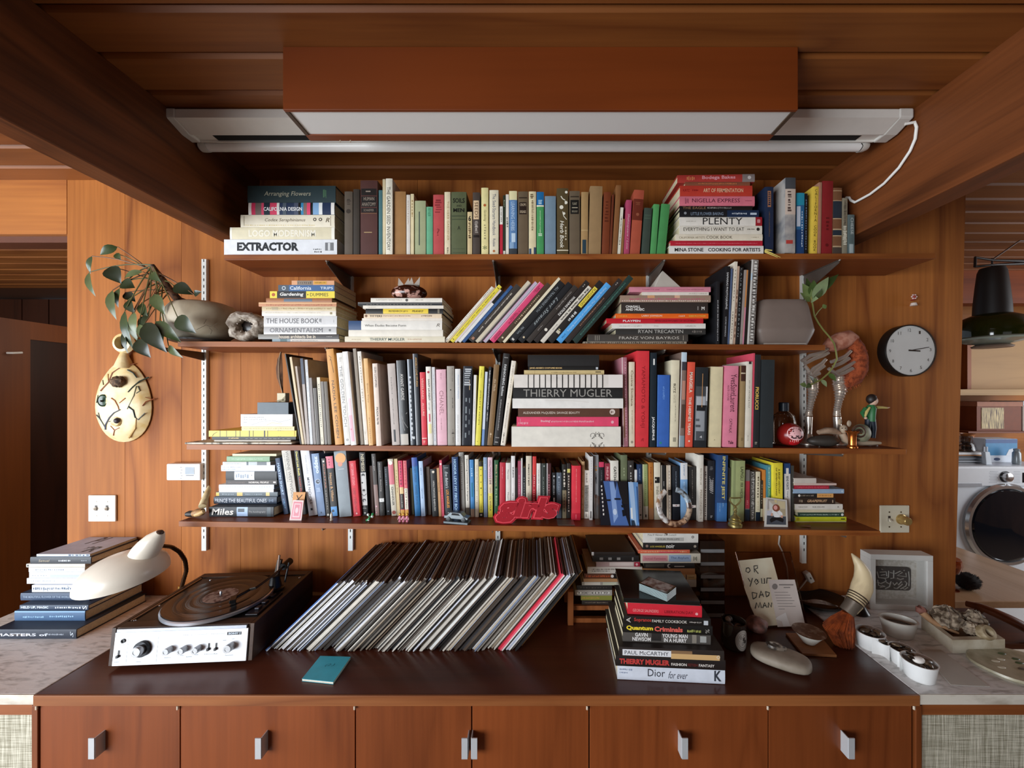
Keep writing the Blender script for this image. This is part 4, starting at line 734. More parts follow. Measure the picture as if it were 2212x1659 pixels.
row(4,0.088,'lowest shelf',G4,[(613,623,989,-19,'#1c3458','navy comedian memoir',[T('MARTIN SHORT',.09,.66,.25,.75,'#a8c4e4',bold=.02),T('I MUST',.73,.9,.3,.7,'#6ca8d8',bold=.01)]),
(627,647,971,-20,'#cfc8bc','stone grey hardcover',[T('VIVIENNE WESTWOOD',.02,.75,.42,.72,'#5c5854'),N('#8c8880',.05,.5,.2,.3,20)],dict(t=.14)),
(652,661.5,971,-17,'#1c1816','black rock memoir',[T('David Lee Roth',.03,.4,.3,.75,'#e8d860',bold=.02),T('CRAZY FROM',.42,.72,.35,.7,'#e04830')]),
(667,686.5,971,-19,'#e6e6ea','white director biography',[T('MARK HARRIS',.08,.36,.4,.6,'#b0b0b4'),T('MIKE NICHOLS',.42,.82,.35,.62,'#3c4048',bold=.01),B('#2c3038',.885,.92,.3,.55)],dict(d=1.42,t=.14)),
(687,703.5,979,-15,'#7c94b8','dusty blue biography with eye',[T('zappo',.04,.32,.25,.8,'#ccd8ec',bold=.05),C('#a8b8d0',.45,.5,.38),C('#28303c',.45,.5,.28),C('#90a0b8',.45,.55,.14),C('#10141c',.46,.5,.08),N('#a8bcd8',.55,.62,.15,.8,3),T('^',.93,.96,.4,.6,'#24344c','h')],dict(d=1.418)),
(705,713.5,990,-11,'#2c2824','black rockstar paperback',[C('#e0d8cc',.05,.5,.25),T('ROKSTAR',.1,.52,.35,.7,'#c8785c'),N('#8c847c',.55,.9,.35,.65,8),C('#d8d4cc',.97,.5,.3)],dict(d=1.415)),
(714.5,730.5,985,-12,'#1f1c1a','black villains anthology',[B('#e06c80',0,.2),N('#84283c',.04,.17,.35,.6,3),T('Heroes & Villains',.28,.75,.35,.7,'#d8a468',bold=.01),N('#8c8880',.35,.6,.2,.3,8),B('#5c9cd8',.84,1,.1,.95),C('#1c3448',.91,.4,.2)],dict(d=1.418)),
(733,760,973,-13,'#8c969c','pale grey hardcover with orange disc',[C('#e0a058',.11,.52,.44),C('#d88c70',.2,.45,.2),N('#b0b8bc',.27,.29,.1,.9,1)],dict(d=1.412,t=.145)),
(762,779,995,-11,'#e02c3c','scarlet thick paperback',[T('EAT DRINK STUDIO',.05,.44,.35,.68,'#f4a0a4',bold=.01),T('COREY STEVEN PARTIS',.49,.94,.35,.65,'#8c1018',bold=.01),C('#f4b8b8',.95,.55,.12)],dict(d=1.42)),
(781,795.5,977,-7,'#1b1a19','black comic anthology with white drawings',[T('NEMESIS',.03,.3,.25,.8,'#d8cca8','d',.01),B('#dcdcd8',.32,.84,.05,.98),C('#1c1c1c',.36,.5,.28),C('#dcdcd8',.38,.5,.15),C('#2c2c2c',.48,.3,.15),C('#1c1c1c',.6,.5,.22),C('#c8c8c4',.63,.5,.16),L_([(.66,.1),(.69,.5),(.66,.9)],'#1c1c1c',.1),C('#3c3c3c',.76,.45,.3),C('#c8c8c8',.77,.55,.16),N('#8c8c88',.86,.9,.15,.85,2),C('#b0b0ac',.96,.5,.18)]),
(797,808,1006,-3,'#4c2c1c','dark rust paperback',[],dict(d=1.45)),
(811,820,980,-9,'#3c342e','charcoal tall paperback',[N('#a8a098',.05,.28,.35,.6,8),B('#8c7068',.5,1,0,1),C('#e0a8b8',.85,.4,.2),C('#e090a8',.95,.3,.15)]),
(821,831.5,997,-6,'#26221f','black essays with white band',[N('#908880',.03,.3,.3,.6,12),T('Slouching',.33,.55,.35,.65,'#c8c0b8'),B('#ecece8',.68,.745,.0,1),C('#807878',.712,.5,.1),N('#807868',.78,.95,.45,.55,8)]),
(834,844.5,1008,-6,'#1c2026','black and navy paperback',[N('#5c6c7c',.05,.4,.3,.6,8),C('#a8b0b8',.92,.5,.15)],dict(d=1.44)),
(846,857.5,991,-9,'#d8d0bc','grey and pink detective omnibus',[B('#d87480',.05,.45),C('#f0ece0',.07,.5,.4),T('CHANDLER',.49,.82,.3,.68,'#4c4840',bold=.02),C('#a85040',.94,.5,.36)]),
(858,865,991,-7,'#dcc490','thin cream yellow paperback',[N('#a88c54',.2,.6,.35,.6,8)]),
(866,874.5,995,-6,'#e04468','raspberry paperback',[N('#8c1c3c',.02,.45,.25,.7,8),B('#e8c890',.48,.6),B('#2c241f',.6,.88),N('#c8c0b8',.63,.86,.35,.6,10),B('#e0a848',.89,1)]),
(875.5,883,995,-5,'#e06c70','rose paperback with orange foot',[N('#c84458',.02,.45,.25,.7,8),B('#ece4d0',.5,.88),T('Mad Men',.52,.86,.3,.7,'#3c3428'),B('#e0a848',.89,1)]),
(887,894.5,1011,-4,'#5c5434','olive green paperback',[],dict(d=1.45)),
(896.5,908.5,988,-8,'#2878b4','ocean blue hardcover',[B('#3050a0',0,.15),T('THE NEW WORLD',.1,.42,.35,.7,'#1c4c7c'),T('NAKED PLAYS',.47,.8,.35,.7,'#185480')],dict(hard=True)),
(910,919,996,-6,'#b8d0ec','sky blue thin hardcover',[N('#4c6484',.12,.26,.35,.6,4),N('#4c6484',.5,.68,.35,.6,8),N('#8ca4c4',.85,.98,.4,.6,6)],dict(hard=True)),
(922.5,931.5,1008,-4,'#6c5c50','taupe paperback',[N('#4c3c34',.2,.7,.4,.6,10)],dict(d=1.45)),
(934,947,1013,-5,'#1c1b1a','black movie story paperback',[C('#e8dcc8',.06,.5,.22),T('HOLLYWOOD BABYLON',.25,.88,.35,.65,'#d0ccc4',bold=.01)]),
(948,953.5,1011,-5,'#c89868','slim tan paperback',[N('#8c6034',.3,.5,.3,.7,5)]),
(954.5,960,994,-6,'#e0586c','slim pink paperback',[C('#f8e0e0',.07,.5,.4),N('#8c2c3c',.3,.9,.4,.6,14)]),
(962,977,1004,-6,'#2a2f34','dark slate paperback with orange word',[T("Eve Babitz's",.13,.45,.3,.7,'#e0e4e4','d',0,.3),T('LOS ANGELES',.48,.83,.32,.72,'#f0a040',bold=.02),B('#a8acb0',.05,.06,.2,.8),C('#d0d4d8',.94,.5,.17)]),
(979.5,993,987,-4,'#1e4070','deep blue hardcover',[T('HONOR LEVY MY FIRST BOOK',.04,.96,.28,.72,'#b0d4f0',bold=.02)],dict(d=1.42)),
(994,1005,977,-4,'#a8a49c','ash grey hardcover',[T('STONES',.02,.16,.3,.85,'#3c3a36'),N('#6c6860',.18,.6,.35,.7,12)]),
(1006.5,1015,983,-3,'#ece6d8','white essay paperback',[T('Slouching Towards Los Angeles',.06,.74,.35,.7,'#34302c',bold=.01),B('#6c6050',.85,1)]),
(1017,1025.5,993,-3,'#4c90cc','azure paperback',[N('#b0d4ec',.15,.3,.3,.7,4),B('#2c7c9c',.4,.65,.3,.7),B('#b0937c',.86,1)]),
(1026.5,1034.5,992,-1,'#e8dcc4','ivory play paperback',[T('PLAY IT AS IT LAYS',.1,.55,.4,.68,'#b0a080'),N('#b0a080',.64,.8,.4,.6,5)]),
(1035.5,1043.5,997,-1,'#f0e050','yellow crime paperback',[B('#2c2410',0,.09),C('#6c5c18',.14,.5,.14),C('#6c5c18',.25,.5,.14),C('#6c5c18',.37,.5,.14),C('#6c5c18',.48,.5,.2),C('#6c5c18',.6,.5,.12),N('#8c7c28',.76,.9,.4,.6,6),B('#181410',.92,1),C('#e8e4dc',.96,.5,.28)]),
(1045,1053,988,-1,'#90a8c4','light steel blue paperback',[N('#c8d8e8',.12,.22,.3,.7,3),N('#c8d8e8',.36,.58,.3,.6,8)]),
(1054.5,1064.5,988,-1,'#e8d0c0','rainbow gradient paperback',[B('#f0c8d0',.0,.35),B('#ecd8b0',.45,.6),B('#ecdc70',.6,.8),B('#ece04c',.8,1),T("HOLLYWOOD'S EVE",.05,.45,.3,.68,'#5c5044',bold=.01),N('#b8a880',.49,.6,.3,.65,6),T('LILI ANOLIK',.65,.9,.3,.68,'#6c6040',bold=.01)]),
(1067.5,1076.5,994,0,'#2f6038','bottle green paperback',[T('Black Swans',.08,.46,.35,.7,'#e8c4a4',bold=.01),T('Eve Babitz',.5,.8,.35,.7,'#c8d8b8',bold=.01)]),
(1078.5,1091,999,1,'#c42c3c','crimson paperback',[N('#e09ca4',.08,.3,.4,.55,8)]),
(1092.5,1103,1000,0,'#ebe5dc','white novel with black script',[T('Thornton',.12,.3,.35,.62,'#34302c'),T('Thorn',.53,.7,.35,.62,'#4c4844')]),
(1104,1112.5,985,0,'#f0ece8','tall white short-story paperback',[T('SURVEYS',.18,.35,.3,.7,'#282420',bold=.02),N('#888480',.6,.8,.35,.6,8)]),
(1113.5,1117.5,1011,0,'#2c2420','slim dark paperback'),
(1118.5,1125,996,0,'#b04c64','mauve paperback',[N('#e4b4c0',.25,.6,.35,.6,10)]),
(1125.5,1128.5,990,0,'#ece8e4','slim white booklet'),
(1129.5,1135,1010,0,'#242424','slim black paperback',[N('#909090',.2,.6,.3,.7,8)]),
(1136,1148.5,985,0,'#e0d4bc','beige novel with bold title',[T('ROMANCE OF MAPS',.13,.48,.35,.62,'#2c2824',bold=.02),N('#8c8478',.6,.76,.38,.55,7)]),
(1149.5,1157.5,986,1,'#e0403c','vermilion hardcover',[B('#c03038',.3,1,.0,1),N('#f0a09c',.3,.5,.3,.7,6),N('#f0a09c',.54,.76,.3,.7,6)]),
(1159,1167.5,1001,0,'#f0ebe2','white cult novel paperback',[T('CHELSEA GIRLS | EILEEN',.12,.8,.35,.65,'#6c6860')]),
(1169,1179.5,1001,0,'#343a34','dark green-grey paperback',[C('#a8b0a8',.05,.6,.16),N('#8c948c',.25,.65,.4,.6,10),B('#3c70a0',.62,.75,.3,.6)]),
(1181,1190.5,1001,0,'#4c2424','maroon paperback with white edge',[B('#e8e4e0',0,1,0,.15),N('#d88c98',.2,.75,.4,.62,12)]),
(1193,1200.5,1021,0,'#1d1d1e','small black paperback',[C('#c8c8c8',.08,.5,.25),N('#a8a8a8',.15,.5,.3,.65,8),B('#e0dcd4',.55,.85,.3,.75)]),
(1202,1213,1021,0,'#5c6874','small grey-blue paperback',[C('#c8d0d8',.1,.5,.18),N('#98a4b0',.2,.5,.4,.6,6)]),
(1214.5,1223.5,1003,0,'#1e1e18','black and khaki paperback',[B('#8c8468',.48,1),N('#e0dccc',.1,.45,.3,.75,6),N('#4c4838',.55,.9,.35,.65,6)]),
(1224.5,1232.5,1001,0,'#26231c','black paperback with yellow tag',[B('#c8cc70',.1,.17,.1,.9),N('#c8c8b8',.22,.9,.3,.7,14)]),
(1234.5,1254,1006,1,'#e43444','thick red annotated novel',[N('#f4b0a8',.06,.68,.46,.52,26),B('#c41c34',.87,1),B('#e88088',.89,.97,.46,.52)],dict(d=1.412)),
(1255,1261,997,2,'#c8a070','slim tan cloth book',[N('#e8d0a0',.1,.9,.35,.65,6)],dict(hard=True)),
(1262,1271.5,1016,1,'#e4ded2','white book with hatched panel',[B('#a8a49c',.31,.86,.05,.95),N('#5c5850',.31,.86,.05,.95,40),N('#807870',.06,.26,.3,.7,6),N('#807870',.9,.97,.25,.75,3)]),
(1272.5,1280,986,1,'#e4e0da','tall white catalogue',[N('#a8a49c',.06,.7,.4,.55,16),B('#605c58',.86,.97,.25,.65)],dict(d=1.415)),
(1282,1293,983,0,'#b4b6b8','silver comedy book',[N('#e0a048',.17,.26,.3,.7,2),T('COMEDY',.29,.45,.3,.7,'#2c2c2e',bold=.02),N('#4c4c50',.62,.68,.2,.8,3)]),
(1294.5,1305.5,998,-1,'#1f2124','black novel with pink cap',[B('#e04468',0,.09),N('#707478',.15,.5,.4,.6,10)]),
(1307,1318.5,1001,-1,'#942a3c','burgundy novel',[T('PHILIP ROTH',.06,.42,.28,.72,'#e8b4b4',bold=.02)]),
(1319.5,1337,995,-1,'#ece6d8','white thick war novel',[T('CATCH-22',.1,.42,.38,.7,'#28241f',bold=.03)],dict(d=1.425)),
(1340.5,1355,983,0,'#727a5a','moss green hardcover',[N('#a8b08c',.2,.34,.42,.6,3)]),
(1357,1370,995,-1,'#3a3430','umber hardcover with silver lettering',[N('#c8c4bc',.08,.12,.3,.7,1),N('#c8c4bc',.2,.4,.35,.65,4)]),
(1371,1376,1015,0,'#e8e8e6','slim white notebook'),
(1377.5,1387.5,1003,-1,'#22385c','navy over cream paperback',[B('#d8c4b4',.36,1),N('#8ca4c4',.08,.3,.35,.6,8),N('#8c7c70',.5,.8,.45,.6,8),C('#4c4440',.92,.6,.2)]),
(1389,1400,1003,-1,'#a8b478','pale green poetry paperback',[B('#d8d0b8',.0,1,0,.12),N('#7c8c54',.12,.7,.42,.6,16),B('#e0d8c0',.76,1),B('#3c3830',.91,.96,.4,.7)]),
(1401.5,1412,999,-1,'#c07c34','amber paperback',[N('#8c3c24',.08,.5,.35,.65,14),B('#b07850',.8,1)]),
(1413.5,1427.5,999,-1,'#ebe2ca','cream novel with black portrait',[B('#1c1a18',.255,.36,.1,.9),C('#e0d8c4',.3,.3,.16),C('#1c1a18',.3,.55,.12),T('indel',.42,.56,.3,.75,'#6c6454'),N('#a8a08c',.6,.7,.35,.55,4),B('#c8c0a8',.8,1)]),
(1429,1439.5,1005,-1,'#211f1e','black novella with cream back',[B('#e8dcc8',0,1,0,.1),N('#b0aca8',.3,.4,.4,.6,3)]),
(1440.5,1450,1005,-1,'#d8c4ac','striped cream paperback',[B('#4c4034',.0,1,.3,.36),B('#e8dccc',0,1,.45,.8),N('#8c7c6c',.1,.95,.55,.7,14),B('#3c3228',.45,.55,.35,1)]),
(1453,1468.5,1007,-1,'#1d222a','blue-black novel with white band',[N('#98a4b4',.1,.5,.42,.58,14),B('#f0e8e4',.71,.755,0,1),C('#b87878',.732,.5,.09)]),
(1470.5,1486,1000,-1,'#88b4e0','white and sky blue paperback',[B('#e8e8e8',0,.29),N('#7c98b8',.04,.24,.42,.6,7),N('#b8d8f4',.33,.5,.35,.65,6)]),
(1489,1504,1008,-1,'#221e1c','brown-black novel with white band',[N('#807870',.06,.6,.4,.55,16),B('#efe4dc',.72,.77,0,1),C('#a86c6c',.745,.5,.09)]),
(1506,1519,983,1,'#ebe3d4','tall cream economics book',[N('#a89c88',.2,.45,.3,.6,12),T('PERKONOMICS',.52,.96,.25,.7,'#a08c74')],dict(d=1.415)),
(1520.5,1527,1007,1,'#e8e0d4','slim white book with spots',[N('#3c3834',.1,.95,.3,.7,20),C('#1c1c1c',.4,.5,.2)]),
(1528,1543.5,995,1,'#242428','black novel with white scrollwork',[N('#6c6c70',.1,.17,.2,.8,3)]+[L_([(.27+.03*i,.2),(.3+.03*i,.8),(.32+.03*i,.3),(.34+.03*i,.75)],'#d8d4d0',.07)for i in range(8)]+[N('#a8a8a8',.92,.96,.3,.7,2)]),
(1545,1570,983,3,'#2c4c7c','thick blue epic novel',[B('#4478b4',.72,1),T('INFINITE JEST',.02,.67,.38,.74,'#e8d878',bold=.02),N('#90b4d8',.72,.86,.25,.35,6),N('#90b4d8',.72,.8,.55,.65,3)],dict(d=1.42,t=.14)),
(1571.5,1577,1011,1,'#3c3234','slim plum paperback'),
(1578.5,1607,995,3,'#a8b078','thick sage green hardcover',[T('LAPIGLI',.1,.32,.62,.86,'#3c4028',bold=.01),T('IRR WIDER',.36,.62,.62,.84,'#4c5034',bold=.01),B('#909868',0,1,0,.2)],dict(d=1.42)),
(1609,1619,1015,1,'#8c8480','grey paperback with red panel',[B('#c84450',.22,.76),B('#2c3c50',.78,1),N('#e8a0a0',.6,.7,.3,.7,3)]),
(1620.5,1630.5,1018,1,'#58524c','black and white mottled paperback',[N('#d8d4cc',.02,.98,.2,.8,30),N('#1c1a18',.05,.95,.3,.6,24)]),
(1632,1641.5,1019,1,'#e8dcbc','yellowed paperback',[B('#1c2c3c',.82,1),N('#5c5038',.1,.55,.3,.7,8),N('#c8b88c',.6,.8,.4,.6,4)]),
(1642.5,1647.5,1038,1,'#3c3428','slim brown paperback',[N('#a89c84',.1,.6,.3,.7,8),B('#c8c09c',.7,.9)]),
(1648.5,1654,1015,0,'#d8883c','slim orange novel',[B('#e0d4b8',.55,1)]),
(1655,1665.5,1005,0,'#4c8c9c','teal novel',[B('#3c7c54',.4,.75,.3,1),T('RUBYFRUIT JUNGLE',.04,.6,.3,.7,'#b8dcd8',bold=.01)],dict(t=.14)),
(1667,1691,1000,0,'#f0dc3c','thick yellow prize novel',[T('A BRIEF HISTORY',.1,.52,.5,.68,'#5c4c14',bold=.02),T('OF SEVEN KILLINGS',.08,.55,.22,.38,'#5c4c14',bold=.02),L_([(.62,.3),(.6,.5),(.64,.55),(.6,.75),(.68,.85)],'#2c2410',.07)],dict(d=1.42,t=.14)),
(1694,1708.5,1001,-1,'#24487c','blue book with white pencil',[B('#f0ece6',.18,1,.02,.98),B('#f0ece6',.08,.2,.3,.7),T('BEND POINTS',.22,.45,.3,.66,'#24303c',bold=.02),N('#888',.48,.6,.4,.6,6)]),
(1709.5,1715,1006,0,'#46443e','slim grey-green book'),
],0.125)
pile('grapefruit pile','flat books at the far end of the lowest shelf',top4(X(1770,1.43))+.001,1.428,[(1719,1828,1115.5,1127,'#d0d428','chartreuse paperback',[B('#3c4010',.89,.97,.5,.7),B('#e0e0a0',0,1,0,.15),C('#b0a020',.04,.6,.3)]),
(1724,1823,1105.5,1115,'#2c4434','dark green paperback',[N('#a8b8a8',.05,.9,.35,.65,26),C('#e0e0d8',.96,.5,.3)]),
(1721,1823,1099,1105,'#d8ccac','thin buff paperback'),
(1718,1820,1086,1098,'#e2dace','off-white paperback',[N('#7c7468',.06,.26,.4,.6,8),N('#5c5448',.36,.62,.4,.6,10),T('R',.89,.92,.35,.65,'#5c5448')]),
(1716,1804,1070.5,1084.5,'#33241c','dark brown hardcover',[T('GRAPEFRUIT',.31,.8,.3,.7,'#d8ac84','d',.02,.2),N('#b09880',.11,.2,.2,.8,3),N('#b09880',.92,.96,.2,.8,1)]),
(1716,1800,1061,1070,'#26211e','black paperback with orange end',[B('#e0a460',.58,1,.02,.98),N('#8c7c6c',.18,.5,.3,.7,8),N('#b07838',.62,.95,.35,.65,8),C('#e8e0d4',.12,.5,.3)]),
(1714,1823,1051.5,1061,'#9cb4cc','light blue hardcover',[B('#7c98b8',.08,.95,.2,.24),B('#7c98b8',.08,.95,.72,.76),C('#c8d8e4',.96,.5,.2)]),
(1716,1791,1042.5,1050.5,'#a41c30','dark red cloth book',[N('#d85060',.02,.98,.2,.8,40)]),
(1716,1807,1038,1042.5,'#d8bcb0','thin pinkish book'),
(1715,1763,1025,1036,'#d4c8bc','small beige book'),
],0.13)
# -- piles on the counters
pile('coffee-table pile','flat books on the marble counter by the lamp',ZK+.0015,1.3,[(-14,165,1359.5,1380,'#262f3e','large black-blue hardcover',[T('MASTERS of',.03,.66,.3,.6,'#d8dce4','d',.02),N('#6c6058',.2,.45,.35,.6,0+12),N('#a8b0bc',.62,.86,.4,.58,18),T('S',.93,.97,.2,.8,'#c8d0d8','h',0,.3)],dict(t=.235)),
(32,184,1319.5,1341,'#3c5c80','mid blue hardcover',[N('#8cb0d0',.12,.42,.3,.5,12),N('#8cb0d0',.5,.85,.35,.55,12),B('#6c94b4',0,1,.85,1)],dict(t=.2)),
(43,191,1307,1317.5,'#24344c','navy paperback with white capitals',[T('HELD UP, MAGIC',.02,.42,.25,.8,'#dce8f4',bold=.02),N('#dce8f4',.52,.9,.3,.7,12),T('S',.92,.98,.15,.85,'#e8f0f8','h')],dict(t=.19)),
(45,193,1281,1297,'#30425c','navy flower hardcover',[T('THE BEAUTIFUL FLOWER OF THE WORLD',.04,.73,.35,.62,'#98a8bc'),N('#7c90a8',.77,.87,.4,.55,5),B('#e4ecf0',.92,.96,.35,.7)],dict(t=.19,hard=True)),
(69,192,1264,1279,'#dfe4ea','white sketch-covered book',[N('#4c5c74',.02,.95,.3,.7,26),L_([(.2,.1),(.22,.4),(.27,.4),(.28,.1)],'#24344c',.06),L_([(.6,.4),(.66,.7),(.62,.9)],'#4c5c74',.08)],dict(t=.18,hard=False)),
(58,184,1249,1261,'#e8eef4','white literary review',[T('THE PARIS REVIEW 242',.05,.5,.38,.6,'#5c6878')],dict(t=.17,hard=False)),
(63,182,1236,1248.5,'#d2d8dc','silver-white patterned paperback',[N('#e8ecf0',.02,.98,.7,.9,20),B('#b0b8bc',.38,.96,.1,.55),N('#98a0a4',.05,.35,.3,.5,6)],dict(t=.17,hard=False)),
(62,183,1226,1235.5,'#e6ebf0','white quarterly paperback',[N('#6c7c90',.12,.64,.35,.65,14),N('#90a0b0',.72,.9,.45,.6,6)],dict(t=.17,hard=False)),
(57,184,1218,1225.5,'#c8c2b4','grey-cream thin book',[C('#2c2c2c',.03,.5,.3)],dict(t=.17,hard=True)),
(66,197,1203,1218,'#2d3036','black art hardcover',[T('Samuel',.14,.32,.3,.65,'#a8987c','d',0,.2),N('#c8ccd4',.47,.68,.35,.6,7),N('#8c9098',.84,.94,.4,.55,4)],dict(t=.19)),
(79,194,1197,1202,'#bcc8e0','pale blue-grey exhibition catalogue',[N('#3c4858',.6,1,.2,.9,6),N('#c8d4e8',.45,.58,.3,.7,4)],dict(t=.19,hard=False)),
],0.2,auto=True)
cat_=[o for o in COL.objects if o.name.startswith('book')and o.get('label','').startswith('pale blue-grey exhibition')][0]
th=5.0/FPX*cat_.location.y*.985;mb=MB()
for s,u,v,su,sv in(('P1',.12,.50,.28,.36),('*R',.45,.1,.42,.28)):
 put_text(mb,s,(th/2+.0004,.19*v,cat_.get('h',0.15)-.15*u+.0),(0,0,-.15*su),(0,.19*sv,0),0,.02,.2)
mb.build('cover_lettering',mat('#2c3848',.5,0,0),cat_)
# ---- the wooden rack behind the front pile, with two piles in it
rw=wood('rack_wood','#9a5a30','#6c3818','z',1.5,.45)
yr=1.385
t=thing('wooden_rack','low wooden rack holding two book piles behind the records','rack',(X(1372,yr),yr,ZK+.0008))
x0=t.location.x
def rx(p,d=yr):return X(p,d)-x0
zr=Z(1312,yr)-ZK
MB().box((rx(1226),-.012,0),(rx(1238),.006,Z(1283,1.36)-ZK)).build('post',rw,t,bevel=.001)
MB().box((rx(1506),-.0,0),(rx(1515),.012,zr)).build('post',rw,t,bevel=.001)
MB().box((rx(1226),.14,0),(rx(1238),.155,zr)).build('post',rw,t,bevel=.001)
MB().box((rx(1506),.14,0),(rx(1515),.155,zr)).build('post',rw,t,bevel=.001)
MB().box((rx(1239),0.008,zr-.016),(rx(1505),.022,zr)).build('rail',rw,t,bevel=.001)
MB().box((rx(1239),0.14,zr-.016),(rx(1505),.154,zr)).build('rail',rw,t,bevel=.001)
MB().box((rx(1239),0.004,0),(rx(1505),.02,.016)).build('rail',rw,t,bevel=.001)
MB().box((rx(1375),0.03,zr+.0005),(rx(1503),.15,Z(1268.5,1.4)-ZK)).build('riser',mat('#4a2a18'),t)
def solo(desc,label,loc,rot,w,h,tt,col,pr=(),**op):return book(desc,label,op.pop('group',None),loc,rot,w,h,tt,col,pr,**op)
pile('novel pile','flat books in the rack beside the records',ZK+zr+.001,1.40,[(1257,1322,1300,1310,'#2c2420','dark brown paperback',[N('#8c7c6c',.1,.9,.4,.6,16)]),
(1255,1322,1288,1298,'#8c8c3c','yellow-green paperback',[N('#c89848',.02,.6,.3,.7,12)]),
(1242,1322,1273,1285,'#a8a098','scuffed grey paperback',[N('#e8e4dc',.05,.95,.3,.7,12),N('#4c443c',.1,.95,.4,.6,10)]),
(1246,1322,1261,1271,'#2a2624','dark charcoal paperback',[N('#5c5450',.1,.9,.4,.6,10)]),
(1257,1370,1251.5,1259,'#a8a094','thin grey patched book',[B('#d8d0c4',.05,.35,.1,.9),B('#c8c8b0',.4,.66,.1,.9),B('#c8bcb4',.7,.95,.1,.9)]),
(1261,1370,1244,1251,'#b8885c','tan thin paperback',[N('#705030',.85,.95,.3,.7,3)]),
(1262,1370,1231,1242,'#3a2820','brown and black paperback',[B('#6c3c24',0,.55),N('#c85c34',.04,.52,.3,.7,12),C('#e8e0d8',.56,.5,.3),B('#1c1816',.6,1),N('#c8c4bc',.64,.88,.35,.6,10)]),
(1269,1387,1213.5,1228,'#ded6ca','white essay paperback',[N('#4c443c',.08,.5,.55,.75,20),N('#4c443c',.08,.42,.3,.48,16),N('#4c443c',.56,.77,.42,.6,8),N('#8c847c',.85,.94,.42,.55,4)]),
(1288,1382,1197,1208,'#b89c98','pinkish grey paperback',[B('#dcccc4',.3,.85,.2,.9),B('#b02840',.87,1,.05,.95),C('#e8b8b8',.93,.5,.25)]),
(1280,1380,1181,1194.5,'#221e1c','black hardcover with silver marks',[T('- - -',.15,.6,.3,.7,'#8c8884'),N('#8c8884',.85,.9,.2,.8,1)]),
(1278,1372,1172,1179.5,'#2a211c','black photo-covered book',[B('#d8d4d0',0,.05,0,1)],dict(t=.17)),
],0.165)
pile('screenplay pile','flat books in the rack next to the clear drawers',Z(1268.5,1.4)+.001,1.40,[(1376,1504,1252,1268,'#b0a08c','thick stone-coloured hardcover',[]),
(1376,1504,1241,1251.5,'#caa46c','ochre paperback',[T('SUE BEDFORD KAHLIL GIBRAN',.06,.8,.3,.65,'#7c6c3c'),B('#6c4830',.82,.84),N('#907848',.87,.96,.35,.6,4)]),
(1374,1501,1227.5,1241,'#c88c54','light orange paperback',[N('#8c5428',.08,.28,.6,.75,6),N('#a87040',.6,.95,.25,.35,12)]),
(1391,1500,1216,1227.5,'#2c2826','black paperback with round stamp',[B('#5c5850',.03,.4,.2,.8),C('#c8c4bc',.5,.5,.4),C('#2c2826',.52,.5,.3),B('#c8c4bc',.6,.8,.3,.5)]),
(1384,1513,1197,1218,'#e4dcc8','cream novel with pink and blue labels',[B('#e09ca0',.03,.45,.2,.8),B('#a8bcd8',.47,.84,.15,.85),T('The Asylum',.5,.8,.38,.68,'#3c5484'),T('Sexual Fantasies',.06,.42,.38,.62,'#c05c6c'),N('#5c5c48',.88,.95,.25,.75,3)],dict(hard=True)),
(1379,1490,1190,1198,'#e06c4c','orange-pink paperback',[N('#f0b890',.05,.95,.3,.7,26),B('#d84c64',.4,.8,.2,.5)]),
(1389,1508,1176,1191,'#211c1a','black noir anthology',[T('LOS ANGELES',.13,.4,.35,.6,'#c8b450',bold=.01),T('noir',.42,.57,.25,.8,'#f0ece4','d',.01),C('#8c7468',.07,.55,.2),C('#a89c8c',.94,.5,.2)]),
(1389,1508,1153,1176,'#e4dfd6','white movie memoir',[T('JULIA PHILLIPS',.26,.66,.22,.42,'#5c5854',bold=.01),B('#b8b4ac',.22,.74,.15,.5),T("You'll Never Eat Lunch",.08,.6,.66,.86,'#8c8880','d',0,.4),C('#4c4844',.9,.55,.12),C('#e4dfd6',.9,.55,.06)]),
],0.16)
